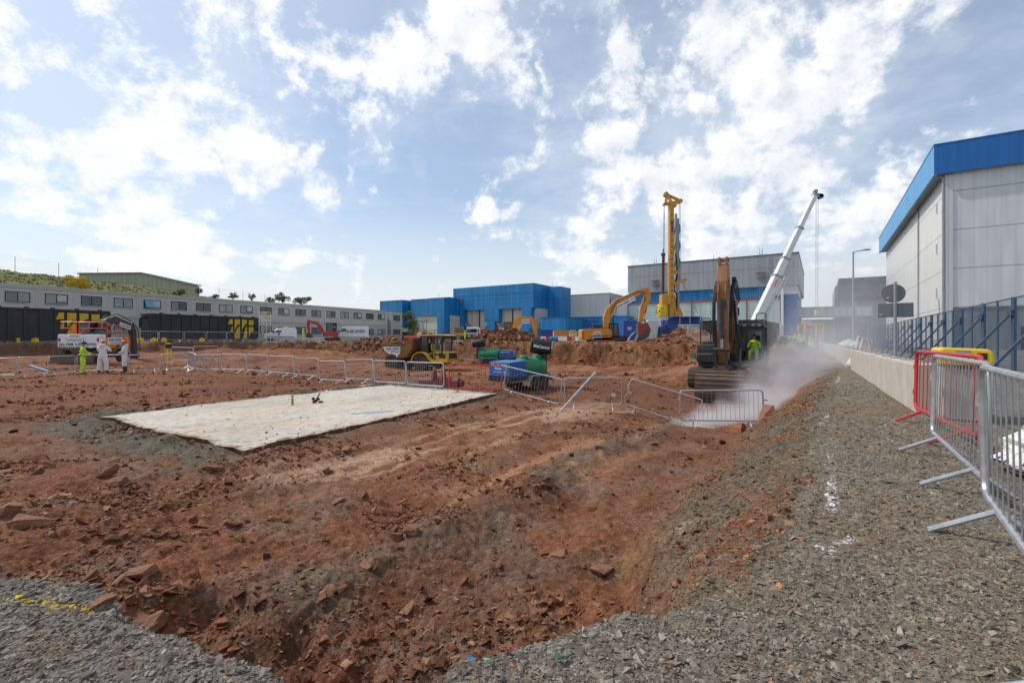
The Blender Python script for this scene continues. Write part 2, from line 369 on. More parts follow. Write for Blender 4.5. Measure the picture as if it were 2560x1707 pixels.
def fields(x, y):
    jit = .16*fbm(x*1.7, y*1.7, 3, 5)
    far = sstep(8, 25, y)
    sp = poly_sd(PLATEAU, x, y)+jit*(1+far)
    sb = poly_sd(PLATFORM, x, y)+fbm(x*.35, y*.35, 3, 9)*1.1+fbm(x*1.3, y*1.3, 3, 10)*.6+jit
    ss = poly_sd(SLAB, x, y)
    return sp, sb, ss
def heights(x, y, step=None):
    sp, sb, ss = fields(x, y)
    z = z_pit(x, y)
    far = sstep(8, 25, y); rgt = sstep(.3, 1.6, x)
    # soil relief of the dug ground
    def amp(wl): return 1.0 if step is None else np.clip(wl/(step*2.2)-.4, 0, 1)
    q = x*.842-y*.539; p = x*.539+y*.842
    soil = .10*fbm(x*.45, y*.45, 2, 21)+.07*fbm(q*2.3, p*.35, 2, 33)*amp(.5)
    soil = soil-.075*np.abs(fbm(x*1.9, y*1.9, 2, 41))*amp(.4)+.045*fbm(x*5.2, y*5.2, 2, 51)*amp(.2)
    soil = soil+.06*np.abs(fbm(x*9, y*9, 2, 61))*amp(.1)+.026*fbm(x*24, y*24, 2, 71)*amp(.04)+.012*fbm(x*60, y*60, 2, 75)*amp(.02)
    soil = soil+sstep(30, 45, y)*.35*fbm(x*.5, y*.5, 3, 77)
    flat = 1-.75*sstep(.35, -.3, ss)
    # spine of grey spoil between the two wheel tracks, with a trough beside it
    for a, b in RIDGE:
        d, t = seg_d(a, b, x, y); z = z+.10*np.exp(-(d/.38)**2)
        d2, t2 = seg_d((a[0]+.62, a[1]-.4), (b[0]+.62, b[1]-.4), x, y); z = z-.03*np.exp(-(d2/.4)**2)
    # trench at the foot of the near gravel edge and shallow hollows
    d, t = seg_d((-2.5,3.6), (-.35,2.75), x, y); z = z-.27*sstep(.75, .3, d+.35*fbm(x*2, y*2, 2, 3))
    d = np.hypot((x-1.35)/1.2, (y-4.5)/.7); z = z-.03*sstep(1, .3, d)
    # crawler ruts of the machines
    for a, b, off in RUTS:
        L = math.hypot(b[0]-a[0], b[1]-a[1]); n = ((b[1]-a[1])/L, -(b[0]-a[0])/L)
        for s in (-off, off):
            d, t = seg_d((a[0]+n[0]*s, a[1]+n[1]*s), (b[0]+n[0]*s, b[1]+n[1]*s), x, y); k = sstep(.36, .22, d+.12*fbm(x*1.3, y*1.3, 2, 17))
            z = z-k*(.024+.014*np.sin(t*L*2*np.pi/.24)*amp(.24))+.02*np.exp(-((d-.42)/.1)**2)
    # gravel berm around the slab
    lft = sstep(.3, -.5, (x+7.6)*.842-(y-10.3)*.539+2.6*0)  # towards the left long side
    zs = -.715+.06*fbm(x*.9, y*.9, 2, 8)
    z = np.where(ss < 1.4, z*sstep(.0, 1.4, ss)+(zs-.05)*(1-sstep(.0, 1.4, ss)), z)
    berm = np.exp(-((ss-.42)/.33)**2)
    side_r = sstep(-.4, .6, (x+2.6)*.89-(y-13)*.44)   # right long side carries only a thin lip of red soil
    z = z+berm*(.16*(1-side_r)+.03*side_r)*(1+1.2*fbm(x*1.5, y*1.5, 2, 13))
    z = z+soil*flat
    # upper platform
    zb = 1.0+.05*fbm(x*.3, y*.3, 2, 91)+.12*sstep(50, 60, y)*sstep(-30, -8, x)*0
    wbk = 2.2+1.2*fbm(x*.2, y*.2, 2, 93)
    kb = 1-sstep(-.2, 1, sb/wbk)
    # near gravel plateau and the road beyond
    w = .55+1.75*rgt*(1-far)+far*2.4+.25*fbm(x*1.1, y*1.1, 2, 95)
    kp = (1-sstep(0, 1, sp/w))
    kp = np.where((y > 20) & (x < 30), kp, kp)
    zp = .012*fbm(x*3, y*3, 2, 97)+.03*fbm(x*.8, y*.8, 2, 98)*sstep(-.2, -1, sp)+.010*fbm(x*14, y*14, 2, 99)*amp(.07)+.02*np.abs(fbm(x*9, y*9, 2, 101))*amp(.1)*sstep(-.5, 0, sp)
    edge = kp*(1-kp)*4
    z = z*(1-kp)+zp*kp+edge*(.07*fbm(x*3.1, y*3.1, 3, 103)+.05*np.abs(fbm(x*8, y*8, 2, 104))*amp(.1))*(1+far)
    z = z*(1-kb)+zb*kb+kb*(1-kb)*4*(.45*fbm(x*.8, y*.8, 4, 105)+.25*np.abs(fbm(x*2.2, y*2.2, 3, 106)))
    # spoil heaps on the platform edge
    for hx, hy, hr, hh in HEAPS:
        d = np.hypot(x-hx, (y-hy)*.9)/hr; z = z+hh*sstep(1, .1, d)*(1+.9*fbm(x*.9, y*.9, 4, 107)+.5*np.abs(fbm(x*2.6, y*2.6, 2, 109)))
    return z
HEAPS = [(-1.2,52,3.4,.8),(-3.2,52.5,2.2,.4),(1.3,52,2.6,.5),(18.8,49.5,3.9,1.15),(16.4,49,2.2,.4),(14.8,50,1.6,.15),(-17.0,57.0,2.2,.2),(-14.5,56,2.5,.3),(19.3,33.5,3.2,.85)]
def gz(x, y):
    return float(heights(np.array([float(x)]), np.array([float(y)]), np.array([.25]))[0])

C3 = lambda *a: np.array(a, float)
SOIL, SOILD, SOILL, PALE = C3(.198,.079,.039), C3(.09,.037,.022), C3(.38,.185,.095), C3(.47,.31,.21)
GRAV, GRAVD, OLIVE, OCHRE = C3(.215,.186,.15), C3(.10,.085,.068), C3(.15,.122,.085), C3(.33,.185,.06)
def mixc(a, b, t): return a*(1-t[:, None])+b*t[:, None]
def pal(n, *cols):
    """piecewise blend of colours by n in 0..1"""
    k = len(cols)-1; t = np.clip(n, 0, .9999)*k; i = t.astype(int); f = (t-i)[:, None]
    C = np.array(cols); return C[i]*(1-f)+C[i+1]*f
def ground_colour(x, y, z, near=True):
    sp, sb, ss = fields(x, y); q = x*.842-y*.539; p = x*.539+y*.842
    n0 = fbm(x*.35, y*.35, 3, 201)+.5; n1 = fbm(x*1.6, y*1.6, 4, 203)+.5; n2 = fbm(q*1.6, p*.22, 3, 205)+.5; n3 = fbm(x*9, y*9, 3, 207)+.5; n4 = fbm(x*28, y*28, 2, 209)+.5
    c = pal(.30*n0+.30*n1+.25*n2+.25*n3-.05, SOILD, SOIL*.75, SOIL, SOIL*1.05, SOILL)
    c = mixc(c, GRAV*.75, .5*sstep(.5, .78, n1*.6+n4*.45)*sstep(24, 8, y))
    # dry pale streaks along the haul track beside the slab
    d, t = seg_d((-3.2,7.6), (3.8,18.5), x, y)
    st = sstep(1.5, .2, d)*sstep(.44, .62, fbm(q*3.4, p*.35, 3, 211)*.8+.5+.16*fbm(x*3, y*3, 2, 212))
    c = mixc(c, PALE*.9, .9*st*sstep(6, 9, y)); c = mixc(c, SOILL, .5*sstep(2.2, .3, d)*sstep(6, 9, y)*n1)
    d, t = seg_d((-.2,7.2), (5.5,16), x, y)
    st = sstep(1.4, .2, d)*sstep(.55, .72, fbm(q*2.4, p*.5, 3, 213)+.5); c = mixc(c, SOILL*1.1, .7*st)
    # far haul area paler orange
    c = mixc(c, SOILL*.95, .55*sstep(24, 34, y)*sstep(.35, .7, n2*.5+n1*.5))
    # spine
    g = 0
    for a, b in RIDGE:
        d, t = seg_d(a, b, x, y); g = np.maximum(g, np.exp(-(d/.42)**2))
    c = mixc(c, pal(n3*.6+n4*.4, GRAVD*.7, OLIVE*.9, GRAV*.8), np.clip(g*(.25+.8*n1), 0, .7))
    # ochre and pale spots right of the spine
    d = np.hypot((x-1.5)/1.3, (y-4.4)/1.6); c = mixc(c, OCHRE*.8, .6*sstep(1, .2, d)*sstep(.45, .7, n1*.7+n3*.35))
    d = np.hypot((x-1.75)/.30, (y-4.55)/.22); c = mixc(c, C3(.5,.4,.26), .8*sstep(1, .5, d+.5*(n3-.5)))
    # wet dark centre
    d = np.hypot((x-.3)/2.2, (y-4.6)/1.8); c = c*(1-.25*sstep(1, .2, d)*sstep(.35, .6, n1))[:, None]
    # berm round the slab
    rt = sstep(-.4, .6, (x+2.6)*.89-(y-13)*.44)
    fl = sstep(-.2, .8, -(x+7.6)*.55-(y-10.35)*.83); wb = 1.1+.55*fl
    bm_ = sstep(wb, wb*.5, ss+.7*(n1-.5))*sstep(-.5, -.1, ss)*(1-.85*rt)
    c = mixc(c, pal(n3*.5+n4*.5, GRAVD*.8, OLIVE*.8, GRAV*.75), bm_)
    # near gravel plateau
    far = sstep(8, 25, y)
    gr = pal(n4*.55+n3*.3+n1*.15, GRAVD, GRAV*.8, GRAV, GRAV*1.25)
    gr = mixc(gr, C3(.2,.155,.11), .75*sstep(.42, .7, n0*.6+n1*.45))
    w = .25+2.0*sstep(.3, 1.6, x)*(1-far)+far*1.0
    k = 1-sstep(.1, 1, (sp+.45*(n1-.5)+.9*(n1-.5)*sstep(1, 3, x))/w)
    bank = pal(n4*.5+n3*.5, GRAVD*.8, OLIVE*.85, OLIVE*1.25)
    redp = sstep(.5, .66, n1*.65+n3*.3+.05)*sstep(.1, .5, sp)*sstep(1.5, 2.5, x)
    bank = mixc(bank, SOIL*1.15, .8*redp)
    gr = gr*(1+(np.array([.04,0,-.05])*sstep(-.5, 1.5, x)[:, None])); gr = mixc(gr, bank, sstep(-.1, .35, sp))
    c = mixc(c, gr, k)
    # upper platform: grey stone, bank face orange-brown
    kb = 1-sstep(-.4, .4, sb)
    pl = pal(n1*.5+n3*.5, GRAVD*1.3, GRAV*1.05, GRAV*1.3)
    faceb = pal(n1*.5+n0*.2+n3*.4-.05, SOILD*1.1, SOIL*.9, C3(.2,.095,.045), C3(.33,.175,.085))
    lb = sstep(-8, -22, x)
    c = mixc(c, mixc(faceb, GRAVD*1.2, .55*lb*sstep(.4, .7, n1)), sstep(4.5, 1.5, sb)*(1-sstep(-.6, .1, -sb)))
    brn = sstep(-24, -10, x)*sstep(24, 14, x)*sstep(62, 50, y)
    c = mixc(c, mixc(pl, pal(n1, SOIL*.8, C3(.21,.095,.045), C3(.29,.15,.075)), brn), kb)
    rr = sstep(20, 26, x)*sstep(45, 70, y); c = mixc(c, C3(.2,.19,.175)*(.85+.3*n1)[:, None], rr*.8)
    # road behind the concrete blocks
    road = sstep(2.6, 3.4, x-.613*y)*sstep(.0, 1.5, x); c = mixc(c, C3(.17,.165,.16)*(.9+.2*n1)[:, None], road*.9)
    # foreground spray-paint marks on the stone
    wht = paint_mask(x, y, n4, n3); c = mixc(c, C3(.7,.7,.7), wht*.7)
    d1_, t1 = seg_d((-2.62,2.42), (-2.0,2.3), x, y); yl = sstep(.022, .008, d1_+.06*(n4-.5))*sstep(.42, .6, n3+.15); c = mixc(c, C3(.55,.38,.02), .8*yl)
    return np.clip(c, .01, .9)
def paint_mask(x, y, n4, n3):
    m = 0
    for a, b, w in (((1.9,2.86),(2.02,3.02),.045),((2.42,3.62),(3.02,4.55),.075),((1.92,2.98),(2.25,3.12),.045),((3.35,5.05),(3.6,5.5),.03),((4.6,7.2),(5.4,8.2),.04),((9.6,14.2),(11.2,16.4),.07)):
        d, t = seg_d(a, b, x, y); m = np.maximum(m, sstep(w*.85, w*.25, d+.12*(n4-.5)+.08*(n3-.5))*sstep(.34, .62, n4*.7+n3*.4))
    return m

def ground_mat(name='site_ground', amt=1.0, bmp=.55):
    m, nt, b = _nt(name); N = nt.nodes
    at = N.new('ShaderNodeAttribute'); at.attribute_name = 'Col'; tc = N.new('ShaderNodeTexCoord')
    def nz(sc, det=6, ro=.65):
        n = N.new('ShaderNodeTexNoise'); n.inputs['Scale'].default_value = sc; n.inputs['Detail'].default_value = det; n.inputs['Roughness'].default_value = ro; lk(nt, tc.outputs['Object'], n.inputs['Vector']); return n.outputs['Fac']
    vo = N.new('ShaderNodeTexVoronoi'); vo.inputs['Scale'].default_value = 38; lk(nt, tc.outputs['Object'], vo.inputs['Vector'])
    v2 = N.new('ShaderNodeTexVoronoi'); v2.inputs['Scale'].default_value = 9; lk(nt, tc.outputs['Object'], v2.inputs['Vector'])
    sep = N.new('ShaderNodeSeparateColor'); lk(nt, vo.outputs['Color'], sep.inputs[0])
    sep2 = N.new('ShaderNodeSeparateColor'); lk(nt, v2.outputs['Color'], sep2.inputs[0])
    a = N.new('ShaderNodeMapRange'); a.inputs['To Min'].default_value = 1-.28*amt; a.inputs['To Max'].default_value = 1+.3*amt; lk(nt, sep.outputs[0], a.inputs['Value'])
    a2 = N.new('ShaderNodeMapRange'); a2.inputs['To Min'].default_value = .86; a2.inputs['To Max'].default_value = 1.16; lk(nt, sep2.outputs[0], a2.inputs['Value'])
    n1 = nz(14, 8, .75); c = N.new('ShaderNodeMapRange'); c.inputs['From Min'].default_value = .3; c.inputs['From Max'].default_value = .7; c.inputs['To Min'].default_value = 1-.38*amt; c.inputs['To Max'].default_value = 1+.35*amt; lk(nt, n1, c.inputs['Value'])
    mu = N.new('ShaderNodeMath'); mu.operation = 'MULTIPLY'; lk(nt, a.outputs[0], mu.inputs[0]); lk(nt, c.outputs[0], mu.inputs[1])
    mu2 = N.new('ShaderNodeMath'); mu2.operation = 'MULTIPLY'; lk(nt, mu.outputs[0], mu2.inputs[0]); lk(nt, a2.outputs[0], mu2.inputs[1])
    mx = N.new('ShaderNodeMix'); mx.data_type = 'RGBA'; mx.blend_type = 'MULTIPLY'; mx.inputs[0].default_value = 1; lk(nt, at.outputs['Color'], mx.inputs[6]); lk(nt, mu2.outputs[0], mx.inputs[7])
    lk(nt, mx.outputs[2], b.inputs['Base Color']); b.inputs['Roughness'].default_value = .95; b.inputs['Specular IOR Level'].default_value = .15
    n2 = nz(30, 8, .7); n3 = nz(6, 6, .7)
    s1 = N.new('ShaderNodeMath'); s1.operation = 'MULTIPLY_ADD'; lk(nt, n3, s1.inputs[0]); s1.inputs[1].default_value = 2.2; lk(nt, n2, s1.inputs[2])
    s2 = N.new('ShaderNodeMath'); s2.operation = 'MULTIPLY_ADD'; lk(nt, vo.outputs['Distance'], s2.inputs[0]); s2.inputs[1].default_value = -.5; lk(nt, s1.outputs[0], s2.inputs[2])
    bp = N.new('ShaderNodeBump'); bp.inputs['Strength'].default_value = bmp; bp.inputs['Distance'].default_value = .035; lk(nt, s2.outputs[0], bp.inputs['Height']); lk(nt, bp.outputs[0], b.inputs['Normal'])
    return m
M['ground'] = ground_mat()
def stone_mat():
    m, nt, b = _nt('loose_stone'); N = nt.nodes
    at = N.new('ShaderNodeAttribute'); at.attribute_name = 'Col'; tc = N.new('ShaderNodeTexCoord')
    n = N.new('ShaderNodeTexNoise'); n.inputs['Scale'].default_value = 30; n.inputs['Detail'].default_value = 6; lk(nt, tc.outputs['Object'], n.inputs['Vector'])
    a = N.new('ShaderNodeMapRange'); a.inputs['From Min'].default_value = .3; a.inputs['From Max'].default_value = .7; a.inputs['To Min'].default_value = .7; a.inputs['To Max'].default_value = 1.3; lk(nt, n.outputs['Fac'], a.inputs['Value'])
    mx = N.new('ShaderNodeMix'); mx.data_type = 'RGBA'; mx.blend_type = 'MULTIPLY'; mx.inputs[0].default_value = 1; lk(nt, at.outputs['Color'], mx.inputs[6]); lk(nt, a.outputs[0], mx.inputs[7])
    lk(nt, mx.outputs[2], b.inputs['Base Color']); b.inputs['Roughness'].default_value = .9; b.inputs['Specular IOR Level'].default_value = .2
    bp = N.new('ShaderNodeBump'); bp.inputs['Strength'].default_value = .4; bp.inputs['Distance'].default_value = .01; lk(nt, n.outputs['Fac'], bp.inputs['Height']); lk(nt, bp.outputs[0], b.inputs['Normal'])
    return m
M['stone'] = stone_mat()

def build_ground():
    Y = []; y = -3.0
    while y < 700:
        Y.append(y)
        y += .12 if y < 1.25 else min(.0068+.0008*y*y, .24) if y < 64 else 2+(y-64)*.12
    Y = np.array(Y); NX = 1000
    s = np.linspace(-1, 1, NX); hw = 1.32*np.maximum(Y, 0)+3.2+np.maximum(0, -Y)*.2
    X = s[None]*hw[:, None]; YY = np.repeat(Y[:, None], NX, 1)
    st = np.repeat(np.maximum(np.gradient(Y), hw*2/NX)[:, None], NX, 1)
    x, y_, st = X.ravel(), YY.ravel(), st.ravel()
    z = heights(x, y_, st); c = ground_colour(x, y_, z)
    V = np.stack([x, y_, z], 1); n = len(Y)
    i = np.arange(n-1)[:, None]*NX+np.arange(NX-1)[None]; i = i.ravel()
    T = np.stack([i, i+1, i+NX+1, i+NX], 1)
    o = np_mesh('ground', V, T, 'ground', True, {'Col': c}); struct(o); o['label'] = 'red dug soil and grey gravel of the building site'
    # surrounding land out to the horizon, below the detailed sheet
    b = MB(); b.add([(-4000,-400,-3),(4000,-400,-3),(4000,9000,-3),(-4000,9000,-3)], [(0,1,2,3)])
    o = b.build('terrain', mat('distant_land', (.16,.16,.12), .9, 0, .3, .02)); struct(o)
build_ground()

# ---------------------------------------------------------------- stones
def hull_rock(seed, flat=.6, n=11, sub=False):
    r = random.Random(seed); bm = bmesh.new()
    for _ in range(n):
        v = Vector((r.gauss(0,1), r.gauss(0,1), r.gauss(0,1))).normalized(); k = r.uniform(.8, 1.1)
        v = Vector([math.copysign(abs(c)**.5, c) for c in v])*k
        bm.verts.new((v.x, v.y*.75, v.z*flat))
    res = bmesh.ops.convex_hull(bm, input=bm.verts)
    bmesh.ops.delete(bm, geom=[e for e in res['geom_interior'] if isinstance(e, bmesh.types.BMVert)], context='VERTS')
    if sub:
        bmesh.ops.dissolve_limit(bm, angle_limit=.25, verts=bm.verts, edges=bm.edges)
        bmesh.ops.bevel(bm, geom=list(bm.edges), offset=.05, segments=1, affect='EDGES', profile=.5)
    bmesh.ops.triangulate(bm, faces=bm.faces); bm.verts.ensure_lookup_table()
    V = np.array([v.co[:] for v in bm.verts]); T = np.array([[v.index for v in f.verts] for f in bm.faces]); bm.verts.index_update()
    T = np.array([[v.index for v in f.verts] for f in bm.faces]); bm.free(); return V, T
def rough_rock(seed, flat):
    r = random.Random(seed); bm = bmesh.new(); V, T = hull_rock(seed, flat, 13, False)
    vs = [bm.verts.new(v) for v in V]
    for t in T: bm.faces.new([vs[k] for k in t])
    bmesh.ops.dissolve_limit(bm, angle_limit=.3, verts=bm.verts, edges=bm.edges); bmesh.ops.triangulate(bm, faces=bm.faces)
    bmesh.ops.subdivide_edges(bm, edges=bm.edges, cuts=5, use_grid_fill=True); bmesh.ops.triangulate(bm, faces=bm.faces); bm.normal_update()
    o = Vector((seed*3.1, 0, 0))
    for v in bm.verts:
        p = v.co; k = .07*mnoise.noise(p*2.2+o)+.045*mnoise.noise(p*6+o)+.025*mnoise.noise(p*14+o)+.05*(mnoise.noise(Vector((p.x*.6, p.y*.6, p.z*9))+o))
        v.co = p+v.normal*k
    bm.verts.index_update(); W = np.array([v.co[:] for v in bm.verts]); Q = np.array([[v.index for v in f.verts] for f in bm.faces]); bm.free(); return W, Q
ROCKS = [hull_rock(100+i, random.choice((.28,.36,.45,.6)), random.choice((7,8,9,10))) for i in range(16)]
def scatter(name, x, y, size, cols, tilt=.35, sink=.25, m='stone'):
    n = len(x); z = np.zeros(n)
    for a in range(0, n, 50000): z[a:a+50000] = heights(x[a:a+50000], y[a:a+50000], np.full(min(50000, n-a), .02))
    VV = []; TT = []; CC = []; off = 0; kind = RNG.integers(0, len(ROCKS), n)
    for k in range(len(ROCKS)):
        ix = np.where(kind == k)[0]
        if not len(ix): continue
        V, T = ROCKS[k]; a = RNG.uniform(0, 2*np.pi, len(ix)); t = RNG.normal(0, tilt, len(ix)); u = RNG.normal(0, tilt, len(ix))
        ca, sa, ct, s_t, cu, su = np.cos(a), np.sin(a), np.cos(t), np.sin(t), np.cos(u), np.sin(u)
        p = V[None]*size[ix][:, None, None]*RNG.uniform(.75, 1.25, (len(ix), 1, 3))
        X, Yv, Z = p[..., 0], p[..., 1], p[..., 2]
        Yv, Z = Yv*ct[:, None]-Z*s_t[:, None], Yv*s_t[:, None]+Z*ct[:, None]
        X, Z = X*cu[:, None]+Z*su[:, None], -X*su[:, None]+Z*cu[:, None]
        X, Yv = X*ca[:, None]-Yv*sa[:, None], X*sa[:, None]+Yv*ca[:, None]
        zc = z[ix]+size[ix]*(.45-sink)
        W = np.stack([X+x[ix][:, None], Yv+y[ix][:, None], Z+zc[:, None]], -1)
        VV.append(W.reshape(-1, 3)); TT.append((T[None]+(np.arange(len(ix))*len(V))[:, None, None]).reshape(-1, 3)+off)
        CC.append(np.repeat(cols[ix], len(V), 0)); off += len(ix)*len(V)
    return np_mesh(name, np.concatenate(VV), np.concatenate(TT), m, False, {'Col': np.concatenate(CC)})
def cloud_pts(n, ymin, ymax, pw=1.0, spread=1.15):
    """points thinning out with distance"""
    u = RNG.uniform(0, 1, n); y = ymin*(ymax/ymin)**(u**pw); x = RNG.uniform(-1, 1, n)*(spread*y+.6); return x, y
def build_stones():
    # grey crushed stone on the near plateau and its bank
    x, y = cloud_pts(430000, 1.15, 14, 1.1)
    sp, sb, ss = fields(x, y); n1 = fbm(x*1.6, y*1.6, 4, 203)+.5
    rgt = sstep(.3, 1.6, x)*(1-sstep(8, 25, y))
    keep = (sp+.25*(n1-.5) < .12+2.1*rgt*RNG.uniform(0, 1, len(x))**.7) & (RNG.uniform(0, 1, len(x)) < .66) & (x-.613*y < 2.3)
    x, y, sp, n1 = x[keep], y[keep], sp[keep], n1[keep]
    size = np.exp(RNG.normal(np.log(.0060), .52, len(x)))*(1+.085*y); size = np.minimum(size, .032)
    t = RNG.uniform(0, 1, len(x))**1.15; cols = pal(t, GRAVD*1.1, GRAV*.78, GRAV*.95, GRAV*1.12, C3(.31,.285,.25)); n0 = fbm(x*.35, y*.35, 3, 201)+.5; cols = mixc(cols, C3(.22,.165,.115)*RNG.uniform(.6,1.2,(len(x),1)), .55*sstep(.4, .68, n0*.6+n1*.45))
    red = RNG.uniform(0, 1, len(x)) < .02+.16*(sp > .15); cols[red] = SOILL*RNG.uniform(.5, 1.0, (red.sum(), 1))
    rp = (sp > .25) & (x > .8) & (fbm(x*1.6, y*1.6, 4, 203)+.5+.3*(fbm(x*9, y*9, 3, 207)) > .60); cols[rp] = SOIL*RNG.uniform(.8, 1.5, (rp.sum(), 1)); red |= rp; bank = (sp > .12) & ~red; cols[bank] = cols[bank]*C3(.8,.74,.62)
    n4 = fbm(x*28, y*28, 2, 209)+.5; n3 = fbm(x*9, y*9, 3, 207)+.5
    cols = cols*(1+np.array([.035,0,-.055])*sstep(-.5, 1.5, x)[:, None])
    pm = paint_mask(x, y, n4, n3); cols = mixc(cols, C3(.75,.75,.75), ((pm > .35) & (RNG.uniform(0,1,len(x)) < .75))*.85)
    d1_, t1 = seg_d((-2.62,2.42), (-2.0,2.3), x, y); k = (d1_ < .016) & (RNG.uniform(0, 1, len(x)) < .5); cols[k] = C3(.55,.38,.02)
    o = scatter('gravel', x, y, size, cols, .35, .42); stuff(o, 'loose grey crushed stone covering the near ground')
    # loose spoil in the dug area
    x, y = cloud_pts(190000, 2.2, 36, .88)
    sp, sb, ss = fields(x, y); cl = fbm(x*.8, y*.8, 3, 301)+.5; q = x*.842-y*.539; p = x*.539+y*.842
    keep = (sp > .12) & (ss > .02) & (RNG.uniform(0, 1, len(x)) < .09+.85*sstep(.42, .72, cl)+.5*np.exp(-((x+1.2)**2+(y-3.6)**2)/1.2))
    lane = np.maximum(sstep(1.6, .5, seg_d((-3.2,7.6), (3.8,18.5), x, y)[0]), .6*sstep(1.2, .4, seg_d((.9,5.2), (5.6,14.2), x, y)[0])); keep &= RNG.uniform(0, 1, len(x)) > lane*.85
    onb = (sp < 2.2) & (x > .6) & (y < 22); keep &= ~onb | (RNG.uniform(0, 1, len(x)) < .22)
    x, y, onb = x[keep], y[keep], onb[keep]
    size = np.exp(RNG.normal(np.log(.0092), .76, len(x)))*(1+.055*y); size = np.minimum(size, .055+.006*y); size = np.where(onb, np.minimum(size, .045), size)
    cols = pal(RNG.uniform(0, 1, len(x)), SOILD, SOIL*.75, SOIL*.9, SOIL*1.1, C3(.26,.125,.066), C3(.33,.19,.115))
    gr = (RNG.uniform(0, 1, len(x)) < .24) & (size < .03); cols[gr] = GRAV*RNG.uniform(.5, 1.1, (gr.sum(), 1))
    o = scatter('rubble', x, y, size, cols, .4, .3); stuff(o, 'broken red sandstone rubble strewn over the dug soil')
    # lumps on the embankment and the heaps
    x = RNG.uniform(-30, 24, 60000); y = RNG.uniform(37, 64, 60000); sp, sb, ss = fields(x, y); hd = np.full(len(x), 9.)
    for hx, hy, hr, hh in HEAPS: hd = np.minimum(hd, np.hypot(x-hx, (y-hy)*.9)/hr)
    keep = (sp > .5) & (((sb > -1.2) & (sb < 4) & (RNG.uniform(0, 1, len(x)) < .55)) | ((hd < .95) & (RNG.uniform(0, 1, len(x)) < .9)))
    x, y, hd = x[keep], y[keep], hd[keep]; size = np.exp(RNG.normal(np.log(.075), .6, len(x))); size = np.minimum(size*np.where(hd < 1, np.where(x > 10, .9, 1.5), .75), .4)
    cols = pal(RNG.uniform(0, 1, len(x)), SOILD, SOIL*.8, SOIL, C3(.25,.11,.055), C3(.33,.17,.09))
    o = scatter('spoil_lumps', x, y, size, cols, .5, .3); stuff(o, 'lumps of broken rock and soil on the embankment and spoil heaps')
    # crumbs thrown on the slab
    n = 260; a = RNG.uniform(0, 1, n); b = RNG.uniform(0, 1, n)**2.2
    S = np.array(SLAB); pt = S[1]+(S[2]-S[1])*a[:, None]+(S[0]-S[1])*b[:, None]
    k = slab_crumbs(pt)
def slab_crumbs(pt):
    n = len(pt); VV = []; TT = []; CC = []; off = 0
    for i in range(n):
        V, T = ROCKS[i % len(ROCKS)]; s = math.exp(random.gauss(math.log(.014), .5)); a = random.uniform(0, 6.28)
        c, s_ = math.cos(a), math.sin(a); W = V*s; W = np.stack([W[:, 0]*c-W[:, 1]*s_+pt[i, 0], W[:, 0]*s_+W[:, 1]*c+pt[i, 1], W[:, 2]-.667+.4*s], 1)
        VV.append(W); TT.append(T+off); off += len(V); CC.append(np.tile(random.choice([SOIL, SOILD, GRAVD, GRAVD]), (len(V), 1)))
    o = np_mesh('soil_crumbs', np.concatenate(VV), np.concatenate(TT), 'stone', False, {'Col': np.concatenate(CC)}); stuff(o, 'crumbs of soil and stone spilled on the concrete slab')
build_stones()

